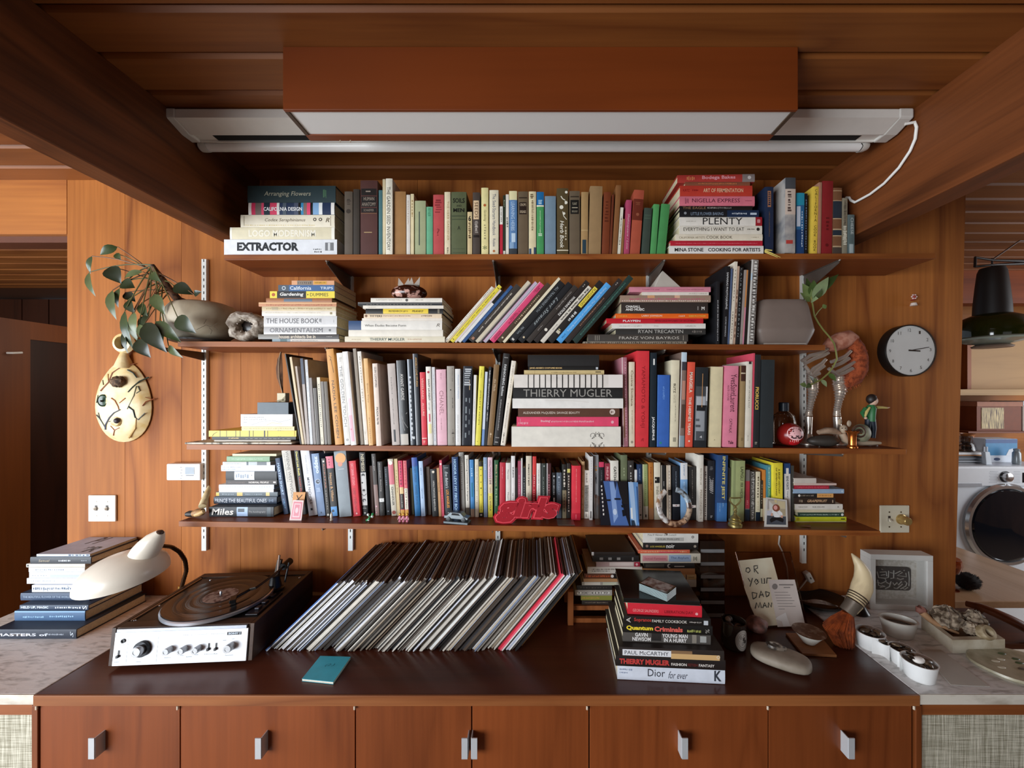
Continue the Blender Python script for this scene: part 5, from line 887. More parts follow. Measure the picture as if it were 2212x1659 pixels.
# ---- front pile, turned a little
yw=-3.6
zdp=pile('designer pile','flat books standing out in front on the worktop',ZK+.001,1.10,[(1337,1566,1444,1478,'#dfe4ee','white couture hardcover',[T('Dior',.285,.445,.3,.78,'#34343c'),T('for ever',.475,.655,.22,.68,'#50505c','d',0,.4),T('K',.9,.965,.18,.85,'#3c4048','d',.03),N('#8c98b0',.02,.14,.62,.74,8),N('#8c98b0',.02,.1,.42,.54,6)],dict(t=.24)),
(1333,1567,1426,1448.5,'#211a18','black hardcover with red block letters',[T('THIERRY MUGLER',.035,.495,.25,.78,'#c4403c',bold=.05),T('FASHION',.51,.65,.28,.55,'#e8e0d8',bold=.02),T('FETISH',.66,.75,.28,.55,'#6c2c28',bold=.02),T('FANTASY',.76,.9,.28,.55,'#e8e0d8',bold=.02)],dict(t=.24)),
(1340,1564,1406,1428,'#2c2420','brown monograph with white title label',[B('#d8b078',.5,.96,.0,.55),B('#8c6c4c',.5,.7,.55,.85),B('#e6e6e8',.035,.5,.18,.8),T('PAUL McCARTHY',.055,.475,.3,.68,'#34343c'),L_([(.93,.35),(.945,.55),(.96,.35),(.945,.2),(.93,.35)],'#e8dcc8',.06)],dict(t=.24)),
(1348,1535,1370,1393,'#55504b','grey political memoir',[T('GAVIN\nNEWSOM',.11,.32,.12,.92,'#e4e0dc',bold=.03),T('YOUNG MAN\nIN A HURRY',.45,.74,.12,.92,'#e8e4e0',bold=.03),B('#8c8478',.79,.84,.1,.9),B('#a8a8a4',.88,.95,.2,.8),B('#2c2826',.33,.44,.2,.9)],dict(t=.17)),
(1348,1539,1353,1373,'#14120f','black hardcover with yellow and red title',[T('Quantum',.04,.34,.25,.8,'#f4d838',bold=.04),T('Criminals',.355,.67,.25,.8,'#e46458',bold=.04),N('#a8ac5c',.72,.88,.25,.6,10),T('%',.92,.965,.25,.7,'#a8a49c','h')],dict(t=.18)),
(1350,1535,1336.5,1354,'#171310','black family cookbook',[T('Sopranos',.12,.32,.25,.82,'#c03c34',bold=.02),T('FAMILY COOKBOOK',.33,.73,.32,.68,'#ece4d8'),N('#b8b0a8',.76,.9,.4,.6,8),T('A',.03,.08,.2,.85,'#d8d0c8','h'),B('#c8ccd0',.92,.97,.2,.75)],dict(t=.18)),
(1359,1516,1309,1334,'#d02434','red short-story hardcover',[T('GEORGE SAUNDERS',.07,.42,.25,.5,'#ec9c98'),T('LIBERATION DAY',.5,.88,.25,.5,'#7c101c'),C('#e8a8a8',.93,.3,.12)],dict(t=.15,yaw=-5)),
(1350,1512,1299,1309,'#1b1917','glossy black photo album',[B('#6c6864',0,1,0,.06)],dict(t=.19,yaw=-5,rough=.15)),
],0.2,auto=True,yaw=yw)
# -- the row of long-playing records
rr=random.Random(11)
NREC=158
front=['#e0dace','#cfc8bc','#b4aca0','#8c847a','#6c645a','#4c423a','#3a322c','#2c2622','#22201f','#dfe2ea','#a8b4cc','#7c88a0','#c4b49a','#ece8e0','#5c4a3a','#9c8c78']
wts=[9,8,8,8,8,8,9,9,8,8,6,5,6,9,7,7]
tops=['#2a2420','#3c3028','#5c5048','#7c6a58','#8c5c40','#a49c94','#a8b0bc','#c0ccdc','#5c5450','#8c7864','#dcd8d0']
twts=[9,9,8,8,4,8,9,9,8,8,8]
names={'#e0dace':'cream-edged','#cfc8bc':'light grey','#b4aca0':'grey-beige','#8c847a':'mid grey','#6c645a':'grey-brown','#4c423a':'dark brown','#3a322c':'umber','#2c2622':'black-brown','#22201f':'black','#dfe2ea':'bluish white',
'#a8b4cc':'pale blue','#7c88a0':'slate blue','#c4b49a':'tan','#ece8e0':'white','#5c4a3a':'chestnut','#9c8c78':'taupe'}
special={0:('#3c68a8','blue record sleeve, first and flattest of the slanting row, beside the turntable',.0035),8:('#e8e8ea','thick white boxed record set near the turntable end of the row',.0085),34:('#dce4f0','thick bluish white record set a fifth of the way along the row',.007),
72:('#24282c','thick black boxed record set before the middle of the row',.009),96:('#f0f0ec','thick white record set past the middle of the row',.008),142:('#cc3044','red record sleeve, the only red edge in the slanting row',.0055),143:('#e86478','bright pink record sleeve next to the red one',.004),
NREC-1:('#e0a860','orange-edged record sleeve, last of the row, against nothing but the rack',.0035),NREC-2:('#231e1a','black record sleeve just before the orange-edged last one',.006)}
x_a,x_b=X(571,1.238),X(1127,1.25)
ths=[special[i][2]if i in special else rr.choice((.0026,.003,.0034,.0034,.004,.0048))for i in range(NREC)]
angs=[R(46.5-7.5*(i/(NREC-1.0)))for i in range(NREC)]
tot=sum(t/math.cos(a)for t,a in zip(ths,angs));k=(x_b-x_a)/tot
cols=[special[i][0]if i in special else rr.choices(front,wts)[0]for i in range(NREC)]
def cn(i):return names.get(cols[i],'special')if 0<=i<NREC and i not in special else 'thick or coloured'
x=x_a
for i in range(NREC):
 t,a=ths[i],angs[i];st=t/math.cos(a)*k;x+=st;w_=st*math.cos(a)*0.9
 if i in special:c,L=special[i][0],special[i][1];tc_=rr.choice(tops[:5]);g='record sleeves in the slanting row'
 else:
  c=cols[i];tc_=rr.choices(tops,twts)[0];third=('turntable third','middle third','far third')[min(2,i*3//NREC)]
  L='%s record sleeve between %s and %s ones, %s of the row'%(names[c],cn(i-1),cn(i+1),third);g='%s record sleeves in the %s'%(names[c],third)
 s=rr.choice((.304,.310,.312,.314,.315,.316))if i not in special or i==0 else 0.318
 yf=1.238+rr.uniform(-.006,.012)+(0.016 if rr.random()<.18 else 0)
 hw=w_/2
 mb=MB()
 vs=[(-hw,0,0),(hw,0,0),(hw,s,0),(-hw,s,0),(-hw,0,s),(hw,0,s),(hw,s,s),(-hw,s,s)]
 e=hw*0.3;dpt=0.003
 vs+=[(-e,0.004,s),(e,0.004,s),(e,s-.004,s),(-e,s-.004,s),(-e,.004,s-dpt),(e,.004,s-dpt),(e,s-.004,s-dpt),(-e,s-.004,s-dpt)]
 mb.add(vs,[(0,3,2,1),(0,1,5,4),(1,2,6,5),(2,3,7,6),(3,0,4,7)],0)
 mb.f+=[[4,5,9,8],[5,6,10,9],[6,7,11,10],[7,4,8,11],[8,9,13,12],[9,10,14,13],[10,11,15,14],[11,8,12,15],[12,13,14,15]]
 mb.m+=[1]*8+[2];mb.sm+=[False]*9
 o=mb.build('record_sleeve',[mat(c,.5,0,.12,40),mat(tc_,.55,0,.1,40),mat('#1c1816',.6)])
 cx=x-hw*math.cos(a);o.location=(cx,yf,ZK+.0008+hw*math.sin(a));o.rotation_euler=(0,a,0)
 tag(o,L,'record',g)
 # -- ceiling light box, roll-up screen, things on the wall
white_p=mat('#e6e2da',0.45,0,0.03);offw=mat('#d8d4cc',0.5,0,0.04)
yb0,yb1=0.972,1.093;zb0=Z(237,yb0);zb1=Z(304,1.093)
t=thing('ceiling_light','long wooden ceiling light box with a white diffuser underneath','light',(0,0,ZC))
x0,x1=X(611,yb0),X(1724,yb0)
MB().box((x0,yb0,zb0-ZC),(x1,yb0+.009,-.0005)).build('front_board',box_w,t,bevel=.0012)
MB().box((x0,yb1-.025,zb0-ZC),(x1,yb1,-.0005)).build('rear_board',box_w,t,bevel=.001)
for a,b_ in((x0,x0+.010),(x1-.010,x1)):MB().box((a,yb0+.0095,zb0-ZC),(b_,yb1-.0255,-.0005)).build('end_board',mat('#4c3828',.6),t)
MB().box((x0+.0105,yb0+.0095,zb0-ZC+.003),(x1-.0105,yb1-.0255,zb0-ZC+.007)).build('diffuser',mat('#e4e2de',.5,0,0),t)
for px in(735,757):MB().tube([P(px,303,yb1-.028)-Vector((0,0,ZC)),P(px,307,yb1-.028)-Vector((0,0,ZC))],.0016,6).build('screw',mat('#d8c8b0',.3,.6),t)
ys=1.176;zs0=Z(254,ys)
t=thing('projector_screen','long white roll-up screen case hanging behind the light box','projector screen',(0,0,zs0))
xa,xb=X(379,ys),X(1942,ys);hcas=ZC-zs0-.004
zl=-.0165
prof=[(ys,0),(ys+.035,-.011),(ys+.052,zl),(ys+.056,zl),(ys+.056,zl+.006),(ys+.088,zl+.006),(ys+.088,zl),(ys+.092,zl),(ys+.092,hcas),(ys+.004,hcas),(ys,hcas-.004)]
MB().prism(prof,xa,xb,'yz').build('case',white_p,t)
MB().box((xa+.06,ys+.0562,zl+.0045),(xb-.06,ys+.0878,zl+.0058)).build('slot',mat('#0c0a0a',.8,0,0),t)
for x0_,x1_ in((xa-.046,xa-.0004),(xb+.0004,xb+.046)):
 o=.0015;pr=[(ys-o,0),(ys+.035,-.011-o),(ys+.052,zl-o),(ys+.092+o,zl-o),(ys+.092+o,hcas),(ys-o,hcas)]
 MB().prism(pr,x0_,x1_,'yz').build('end_cap',offw,t,bevel=.005)
for x in(X(500,ys),X(1150,ys),X(1800,ys)):MB().box((x-.02,ys+.02,hcas+.0002),(x+.02,ys+.1,ZC-zs0-.0003)).build('hanger',mat('#8c8880',.5,.3),t)
yb=1.29;zb=Z(316,yb);r_=.0165
mb=MB().tube([(X(452,yb),yb,zb-zs0),(X(1855,yb),yb,zb-zs0)],r_,20);mb.build('weight_bar',mat('#f2f0ec',.3,0,.02),t)
for a,b_ in((433,451),(1856,1873)):
 pts=[(X(a,yb),yb,zb-zs0),(X(a+(3 if a<1000 else 0),yb),yb,zb-zs0),(X((a+b_)/2,yb),yb,zb-zs0),(X(b_,yb),yb,zb-zs0)]
 rs=[r_*.8,r_*1.08,r_*1.12,r_*1.08]if a<1000 else[r_*1.12,r_*1.12,r_*1.08,r_*.75]
 MB().tube(pts,rs,20).build('bar_cap',offw,t)
MB().box((X(480,yb),yb-.0008,zb-zs0+r_*.7),(X(1825,yb),yb+.0008,-.004)).build('screen_fabric',mat('#2a2826',.8,0,0),t)
xc=1.158
pts=[P(1955,268,1.172),P(1976,264,1.165)]+[P(a,b_,1.166*FPX/(a-CX))for a,b_ in((1980,275),(1977,300),(1966,326),(1942,362),(1910,396),(1880,419),(1858,431),(1847,437))]+[P(1838,433,1.405),P(1835,427,1.42),P(1828,427,1.44)]
o=MB().tube(pts,.0042,8).build('power_cord',mat('#f0ece4',.4,0,0));tag(o,'white cord looping from the screen case down to the top shelf books','cord')
yc=1.545;c=P(1967,757,yc);rc=X(1967+56,yc)-X(1967,yc)
t=thing('wall_clock','round wall clock with black rim and pale face','clock',(c.x,D,c.z),(PI/2,0,0))
dep=D-yc
MB().lathe([(rc,.0005),(rc,dep),(rc*.985,dep+.002),(rc*.955,dep+.002),(rc*.955,dep-.002),(0,dep-.002)],48).build('case',mat('#1a1614',.35,0,0),t)
MB().lathe([(rc*.952,dep-.0018),(0,dep-.0015)],48).build('face',mat('#f4f4f0',.5,0,.02),t)
mb=MB()
for k in range(12):
 a=PI/2-(k+1)*PI/6+R(2);s=str(k+1);q=Vector((math.cos(a)*rc*.78,math.sin(a)*rc*.78,dep-.0012));w_=rc*.075*(1.6 if len(s)>1 else 1)
 put_text(mb,s,q+Vector((-w_/2,-rc*.055,0)),(w_,0,0),(0,rc*.12,0))
mb.build('numerals',mat('#4c4844',.5,0,0),t)
for nm,a,ln,wd,tail in(('hour_hand',R(-4),.38,.030,.08),('minute_hand',R(10),.72,.016,.08)):
 u=Vector((math.cos(a),math.sin(a),0));v=Vector((-u.y,u.x,0));z=Vector((0,0,dep+(.0002 if nm=='hour_hand' else .001)))
 MB().add([u*(-tail*rc)-v*wd*rc+z,u*(-tail*rc)+v*wd*rc+z,u*(ln*rc)+v*wd*rc*.8+z,u*(ln*rc)-v*wd*rc*.8+z],[(0,1,2,3)]).build(nm,mat('#2c2a2a',.4,0,0),t)
MB().lathe([(rc*.03,dep),(rc*.03,dep+.0016),(0,dep+.0016)],12).build('hub',mat('#2c2a2a',.4,0,0),t)
MB().lathe([(rc*.953,dep+.0022),(rc*.953,dep+.0030),(0,dep+.0030)],48).build('cover_glass',pane('ffffff',.03),t)
c=P(1972,648,1.57);t=thing('wall_pin','tiny red and white decorated pin on the wall above the clock','wall pin',(c.x,D-.001,c.z))
MB().tube([(0,0,0),(0,-.02,0)],.0025,6).build('peg',mat('#8c2c24'),t)
mb=MB()
for i in range(6):mb.blob((.009*math.cos(i*PI/3),-.014,.012+.008*math.sin(i*PI/3)),.0035,8,6)
mb.build('beads',mat('#e8c8c0',.4),t)['kind']='stuff'
MB().blob((0,-.014,.012),.0062,10,8).build('centre_bead',mat('#a03a2c',.4),t)
MB().lathe([(.0,-.024),(.012,-.024),(.009,-.013),(0,-.012)],12,M=Matrix.Translation((0,-.012,0))).build('tassel',mat('#e4d4c8',.6),t)
def plate(px0,py0,px1,py1,label,col):
 a,b_=P(px0,py1,D-.008),P(px1,py0,D-.008);w_,h_=b_.x-a.x,b_.z-a.z
 t=thing('switch_plate',label,'switch plate',((a.x+b_.x)/2,D-.0005,a.z))
 MB().box((-w_/2,-.0075,0),(w_/2,0,h_)).build('plate',mat(col,.35,0,.02),t,bevel=.003)
 return t,w_,h_
t,w_,h_=plate(190,1070,249,1127,'pale double light switch plate below the carved face','#e4ddd0')
for sx in(-1,1):
 x=sx*w_*.2
 MB().box((x-.005,-.0082,h_*.42),(x+.005,-.0076,h_*.62)).build('slot',mat('#3c342c',.6),t)
 MB().prism([(-.008,h_*.43),(-.02,h_*.47),(-.02,h_*.52),(-.008,h_*.56)],x-.0035,x+.0035,'yz').build('toggle',mat('#e8e2d6',.3),t)
 for z in(.22,.76):MB().tube([(x,-.0076,h_*z),(x,-.0088,h_*z)],.003,8).build('screw',mat('#c8c0b0',.3,.5),t)
t,w_,h_=plate(1902,1092,1965,1151,'cream switch plate with a round brass dimmer knob','#e0d8c0')
x=-w_*.2
MB().box((x-.005,-.0082,h_*.42),(x+.005,-.0076,h_*.62)).build('slot',mat('#3c342c',.6),t)
MB().prism([(-.008,h_*.43),(-.019,h_*.42),(-.019,h_*.47),(-.008,h_*.54)],x-.0035,x+.0035,'yz').build('toggle',mat('#e4dcc8',.3),t)
for xx in(-.2,.2):
 for z in(.22,.76):MB().tube([(xx*w_,-.0076,h_*z),(xx*w_,-.0088,h_*z)],.003,8).build('screw',mat('#6c5c40',.3,.5),t)
MB().lathe([(.021,0),(.021,.004),(.018,.006),(.0165,.03),(.014,.033),(0,.033)],24,M=Matrix.Translation((w_*.2,-.0078,h_*.5))@Matrix.Rotation(PI/2,4,'X')).build('dimmer_knob',mat('#c8a868',.3,.6),t)
a,b_=P(359,1038,D-.03),P(432,1002,D-.03);w_,h_=b_.x-a.x,b_.z-a.z
t=thing('thermostat','white wall thermostat with a small grey screen','thermostat',(a.x,D-.0005,a.z))
MB().box((0,-.029,0),(w_,0,h_)).build('body',mat('#eae8e4',.4,0,.02),t,bevel=.004)
MB().box((w_*.56,-.0296,h_*.37),(w_*.83,-.0291,h_*.80)).build('screen',mat('#808c98',.25),t,bevel=.001)
MB().box((w_*.58,-.0298,h_*.33),(w_*.81,-.0291,h_*.28)).build('button',mat('#5c6068',.4),t)
mb=MB()
for i in range(5):mb.box((w_*(.41+.02*(i%2)),-.0295,h_*(.1+.17*i)),(w_*(.46+.02*(i%2)),-.0291,h_*(.13+.17*i)))
mb.build('print',mat('#707478'),t)
c=P(260,868,D-.02);t=thing('ceramic_face','cream oval ceramic wall piece with an eye, knobs and painted veins','wall sculpture',(c.x,D-.004,c.z))
cer=spotted('cream_ceramic','#e8d4a4','#d8b878',18,.45,.65,.35)
rx_,rz_=.112,.165
def sur(u,v):
 k_=math.hypot(u,v)
 if .93<k_<.9999:u,v=u*.93/k_,v*.93/k_
 q=max(0.0,1-u*u-v*v);egg=1-.14*v
 return Vector((u*rx_*egg,-.003-.036*math.sqrt(q),v*rz_))
vs,fs=[],[];n,m_=40,12
for i in range(m_+1):
 r=(i/m_)if i==m_ else i/m_*.93
 for j in range(n):
  a=2*PI*j/n;vs.append(sur(r*math.cos(a),r*math.sin(a)))
for i in range(m_):
 for j in range(n):fs.append((i*n+j,(i+1)*n+j,(i+1)*n+(j+1)%n,i*n+(j+1)%n))
vs+=[(v[0],0,v[2])for v in vs[-n:]];o_=m_*n
for j in range(n):fs.append((o_+j,o_+n+j,o_+n+(j+1)%n,o_+(j+1)%n))
mb=MB().add(vs,fs,0,True)
mb.tube([sur(.06,.98)+Vector((0,.01,-.01)),(.012,-.014,.185),(.014,-.013,.2)],[.032,.016,.012],12)
mb.build('body',cer,t)
MB().lathe([(.036,-.012),(.043,0),(.036,.012),(.026,.014),(.024,0),(.026,-.014),(.036,-.012)],22,M=Matrix.Translation((.016,-.016,.238))@Matrix.Rotation(PI/2,4,'X')).build('hanging_loop',cer,t)
def uv(px,py):return((px+13-265)/60.0,(868-py)/88.0)
def vein(pts,col,r):
 q=[sur(*uv(*p))+Vector((0,-.0006,0))for p in pts]
 MB().tube(q,[r*(1-.5*i/len(q))for i in range(len(q))],6).build('vein',mat(col,.4),t)
def z2(l):return[(140+a/3.86,720+b/3.86)for a,b in l]
for l,c_,r in(([(300,480),(370,410),(390,330),(450,285),(540,250)],'#8c4c24',.0032),([(370,410),(345,340)],'#8c4c24',.002),([(435,270),(428,238)],'#8c4c24',.002),([(320,430),(298,390)],'#4c4030',.002),
([(515,305),(560,330),(590,370)],'#30403c',.0028),([(665,365),(610,400),(570,450),(540,490)],'#3c4438',.0034),([(605,440),(618,480),(595,500)],'#3c4438',.0022),
([(410,540),(440,560),(465,610),(470,640)],'#a86838',.0026),([(520,540),(475,580)],'#a86838',.002),([(595,440),(580,520),(530,630)],'#6c6c50',.002),([(540,610),(570,640),(575,700),(590,720),(635,665)],'#2c3830',.003),
([(340,800),(350,760),(390,700),(430,660),(480,635)],'#5c6070',.0034),([(265,680),(300,710),(330,760),(345,800)],'#3c4448',.0028),([(300,710),(285,660)],'#3c4448',.002),([(410,725),(380,735)],'#484c50',.002),
([(395,850),(415,805),(455,785)],'#a05c34',.0024),([(415,805),(390,770)],'#a05c34',.0018),([(700,545),(650,570),(628,605)],'#8c4c2c',.0024),([(680,550),(662,530)],'#8c4c2c',.0018),([(262,580),(272,515)],'#4c4438',.002),([(500,880),(560,790),(580,710)],'#c8a868',.0036)):
 vein(z2(l),c_,r)
q=sur(*uv(262,825));rr=random.Random(3)
MB().blob((q.x,q.y-.006,q.z),(.026,.018,.022),20,12,fn=lambda u:1+.16*math.sin(17*u.x+3)*math.sin(19*u.z)+.06*math.sin(40*u.y+31*u.x)).build('brown_knob',spotted('bark_knob','#6c5034','#3c2c1c',90,.4,.6,.8,bump=.4),t)
q=sur(*uv(227,865));M_=Matrix.Translation(q+Vector((0,-.002,0)))@Matrix.Rotation(R(22),4,'Z')@Matrix.Rotation(PI/2,4,'X')@Matrix.Scale(1.5,4,(0,1,0))
MB().lathe([(.0155,-.004),(.0165,.002),(.014,.005),(.0125,.003),(0,.004)],24,M=M_).build('eye',spotted('green_glaze','#2c4434','#6c8470',70,.5,.75,.15),t)
MB().blob((q.x+.001,q.y-.009,q.z-.002),.004,10,8).build('pupil',mat('#1c1a14',.1),t)
q=sur(*uv(258,908));MB().blob((q.x,q.y-.004,q.z),(.0115,.01,.0115),14,10).build('dark_knob',mat('#2c2028',.5),t)
q=sur(*uv(250,912));MB().lathe([(.02,0),(.017,.006),(.012,.004)],18,M=Matrix.Translation(q+Vector((.008,-.001,.004)))@Matrix.Rotation(PI/2,4,'X')).build('socket',cer,t)
# -- desk lamp, turntable, booklet
t=thing('desk_lamp','cream gooseneck desk lamp with an oval shade, behind the turntable','lamp',(-1.365,1.475,ZK+.0015))
bx=t.location
def LP(px,py,d):return P(px,py,d)-bx
cream=mat('#e4dccc',.3,0,.03)
MB().lathe([(.054,0),(.054,.008),(.047,.014),(.012,.018),(.01,.03),(0,.03)],28).build('base',cream,t)
brass=mat('#b08848',.3,.85,.05)
q0=Vector((0,0,.03));path=[q0,LP(390,1275,1.435),LP(397,1252,1.425),LP(403,1232,1.41),LP(400,1210,1.39),LP(388,1192,1.36),LP(370,1181,1.33),LP(350,1179,1.29),LP(338,1180,1.27)]
MB().tube(path[:2],[.006,.006],10).build('stem',brass,t)
fine=[]
for i in range(1,len(path)-1):
 for k in range(8):fine.append(path[i].lerp(path[i+1],k/8.0))
fine.append(path[-1])
for _ in range(3):fine=[fine[0]]+[(fine[i-1]+fine[i]*2+fine[i+1])/4 for i in range(1,len(fine)-1)]+[fine[-1]]
rs=[.0062+.0007*(i%2)for i in range(len(fine))]
MB().tube(fine,rs,8).build('gooseneck',mat('#4c3420',.3,.7),t)
MB().tube([path[1]+Vector((0,0,-.004)),path[1]+Vector((.002,-.001,.018))],.0085,10).build('collar',brass,t)
cs=LP(262,1232,1.245)
Ms=Matrix.Translation(cs)@Matrix.Rotation(R(-6),4,'Y')@Matrix.Rotation(R(8),4,'X')
def shade_pt(i,j,n,m_,k):
 th=PI/2*i/m_;ph=2*PI*j/n
 ex=.120;ey=.108
 zz=math.cos(th)**.85 if math.cos(th)>1e-6 else 0
 return(ex*k*math.sin(th)*math.cos(ph)+.02*zz,ey*k*math.sin(th)*math.sin(ph),(.082*k)*zz-.026)
vs,fs=[],[];n,m_=40,12
for lay,k in((0,1.0),(1,.97)):
 for i in range(m_+1):
  for j in range(n):vs.append(shade_pt(i,j,n,m_,k))
S_=(m_+1)*n
for lay in(0,1):
 for i in range(m_):
  for j in range(n):
   f=(lay*S_+i*n+j,lay*S_+(i+1)*n+j,lay*S_+(i+1)*n+(j+1)%n,lay*S_+i*n+(j+1)%n);fs.append(f if lay==0 else f[::-1])
for j in range(n):fs.append((m_*n+j,S_+m_*n+j,S_+m_*n+(j+1)%n,m_*n+(j+1)%n))
MB().add(vs,fs,0,True,Ms).build('lamp_shade',cream,t)
a,b_=LP(303,1205,1.25),LP(347,1150,1.25);u=(b_-a)
MB().tube([a,a+u*.2,a+u*.45,a+u*.7,a+u*.88,b_],[.034,.036,.034,.028,.019,.012],18).build('socket_cap',cream,t)
MB().tube([a+u*.93,a+u*1.02,a+u*1.06],[.009,.009,.005],12).build('switch',mat('#3c2418',.4),t)
MB().blob(Ms@Vector((.03,0,.0)),(.022,.022,.03),14,10).build('bulb',mat('#f4f0e4',.3),t)
yt=1.163;yw=R(3.5)
zf=.012;ztop=Z(1350,1.18)-ZK
xw=X(538,yt)-X(243,yt);xm=(X(538,yt)+X(243,yt))/2
t=thing('turntable','silver-fronted turntable amplifier in a dark wood plinth with a record on it','turntable',(xm,yt,ZK+.001),(0,0,yw))
dk=wood('plinth_walnut','#4c3424','#2c1c12','y',1.5,.45);dkx=wood('plinth_walnut_front','#4c3424','#2c1c12','x',1.5,.45)
hw=xw/2;dpt=.365
for sx in(-1,1):
 x=sx*(hw-.006)
 MB().prism([(0,zf),(dpt,zf),(dpt,ztop),(.012,ztop)],x-.006,x+.006,'yz').build('side_cheek',dk,t,bevel=.001)
MB().box((-hw+.0125,.014,ztop-.02),(hw-.0125,.045,ztop)).build('front_rail',dkx,t)
MB().box((-hw+.0125,dpt-.03,zf),(hw-.0125,dpt,ztop)).build('rear_rail',dkx,t)
MB().box((-hw+.0125,.046,ztop-.03),(hw-.0125,dpt-.031,ztop-.0035)).build('deck',mat('#131214',.42,0,.03),t,bevel=.001)
MB().box((-hw+.014,.02,zf+.002),(hw-.014,.3,ztop-.031)).build('chassis',mat('#14110f'),t)
for fx in(-.16,.16):
 for fy in(.05,.3):MB().lathe([(.014,0),(.014,.0118)],12,M=Matrix.Translation((fx,fy,0))).build('foot',mat('#141210'),t)
zp0,zp1=zf+.002,Z(1359,1.178)-ZK
pw0,pw1=X(253,yt)-xm,X(527,yt)-xm
al=mat('#d8dade',.38,.35,.02,300)
Mp=Matrix.Translation((0,-.001,zp0))@Matrix.Rotation(R(-7.0),4,'X')
hp=(zp1-zp0)
pf=MB().box((pw0,-.003,0),(pw1,.003,hp),0,Mp).build('front_panel',al,t,bevel=.0008)
MB().box((pw0+.004,-.0045,hp),(pw1-.004,.012,hp+.010),0,Mp).build('trim_strip',mat('#8c9098',.3,.7),t,bevel=.001)
def fp(px,py):
 return pw0+(px-140)/(1465-140.0)*(pw1-pw0),(1212-py)/(1212-862.0)*hp
chrome=mat('#b8bcc0',.22,.8,0);blk=mat('#15161a',.4,0,0)
def knob(px,py,r,ln,ring=None):
 x,z=fp(px,py);M=Mp@Matrix.Translation((x,-.003,z))@Matrix.Rotation(PI/2,4,'X')
 if ring:MB().lathe([(ring,.0),(ring,.008),(ring*.96,.01),(0,.01)],32,M=M).build('knob_ring',mat('#24262a',.3,.5,0),t)
 MB().lathe([(r*1.02,0.0),(r*1.0,ln-.002),(r*.93,ln),(r*.5,ln),(r*.48,ln-.001),(0,ln-.001)],28,M=M).build('knob',chrome,t)
knob(430,1035,.0140,.026,.0225)
for p in(700,845,985):knob(p,1055,.0098,.02)
knob(1310,1045,.0118,.022)
for p,py,l in((195,1085,26),(1082,1045,28),(1155,1045,28)):
 x,z=fp(p,py);MB().box((x-.0026,-.0036,z-.010),(x+.0026,-.003,z+.010),0,Mp).build('switch_slot',blk,t)
 MB().box((x-.0028,-.0095,z-.010),(x+.0028,-.0037,z-.003),0,Mp).build('switch',blk,t)
x,z=fp(228,950);MB().lathe([(.0062,0),(.0062,.003),(.004,.003),(.0035,.0005),(0,.0005)],18,M=Mp@Matrix.Translation((x,-.003,z))@Matrix.Rotation(PI/2,4,'X')).build('headphone_jack',blk,t)
mb=MB();
for p in(275,570):
 x,z=fp(p,1200);mb.box((x-.0002,-.0033,.004),(x+.0002,-.0030,hp-.004),0,Mp)
def ptext(s,px,py,wpx,hpx):
 x,z=fp(px-wpx/2,py+hpx/2);x2,z2_=fp(px+wpx/2,py-hpx/2)
 put_text(mb,s,(x,-.00325,z),(x2-x,0,0),(0,0,z2_-z),0,0,0,Mp)
ptext('stereo music system',1020,912,420,12)
for s,px,py,w_ in(('power',185,1172,50),('volume',395,1174,56),('balance',680,1143,64),('bass',822,1125,36),('treble',960,1125,48),('tone',890,1143,60),('mode',1110,1122,130),('function',1292,1143,80),('tape',1232,985,40),('radio',1320,970,40),('phones',218,990,70)):ptext(s,px,py,w_,13)
mb.build('print',mat('#50606c',.5,0,0),t)
xa,za=fp(1255,928);xb,zb2=fp(1398,896)
MB().box((xa,-.0038,za),(xb,-.0031,zb2),0,Mp).build('badge',mat('#10141c',.3,0,0),t)
mb=MB();put_text(mb,'SONY',Vector((xa+(xb-xa)*.1,-.0040,za+(zb2-za)*.2)),((xb-xa)*.7,0,0),(0,0,(zb2-za)*.62),0,.03,0,Mp);mb.box((xb-(xb-xa)*.1,-.0040,za),(xb-(xb-xa)*.07,-.0039,zb2),0,Mp)
mb.build('badge_lettering',mat('#c8d8e4',.3,0,0),t)
pc=P(487,1281,1.322);Mi=(Matrix.Translation(t.location)@Matrix.Rotation(yw,4,'Z')).inverted();pl=Mi@pc;zd=ztop-.0035
pl=Vector((pl.x-.012,pl.y-.004,zd))
MB().lathe([(.10,.0005),(.148,.006),(.154,.008),(.154,.016),(.151,.019),(0,.019)],64,M=Matrix.Translation(pl)).build('platter',mat('#c0c4cc',.3,.8,0),t)
rec=bpy.data.materials.new('vinyl');rec.use_nodes=True;nt=rec.node_tree;b=nt.nodes['Principled BSDF']
b.inputs['Base Color'].default_value=lin('#141315');b.inputs['Roughness'].default_value=.22
tc=nt.nodes.new('ShaderNodeTexCoord');ln_=nt.nodes.new('ShaderNodeVectorMath');ln_.operation='LENGTH';mp=nt.nodes.new('ShaderNodeMapping');mp.inputs['Scale'].default_value=(1,1,0)
nt.links.new(tc.outputs['Object'],mp.inputs[0]);nt.links.new(mp.outputs[0],ln_.inputs[0])
wv=nt.nodes.new('ShaderNodeTexNoise');wv.noise_dimensions='1D';wv.inputs['Scale'].default_value=300;nt.links.new(ln_.outputs['Value'],wv.inputs['W'])
bp=nt.nodes.new('ShaderNodeBump');bp.inputs['Strength'].default_value=.35;bp.inputs['Distance'].default_value=.001;nt.links.new(wv.outputs[0],bp.inputs['Height']);nt.links.new(bp.outputs[0],b.inputs['Normal'])
disc=MB().lathe([(.1495,0),(.1505,.001),(.1495,.002),(.115,.0018),(.114,.0014),(.112,.0018),(.082,.0018),(.081,.0014),(.079,.0018),(.056,.0018),(.054,.0012),(.05,.0012),(.0495,.0019),(0,.0019)],72).build('record_disc',rec,t)
disc.location=pl+Vector((0,0,.0195))
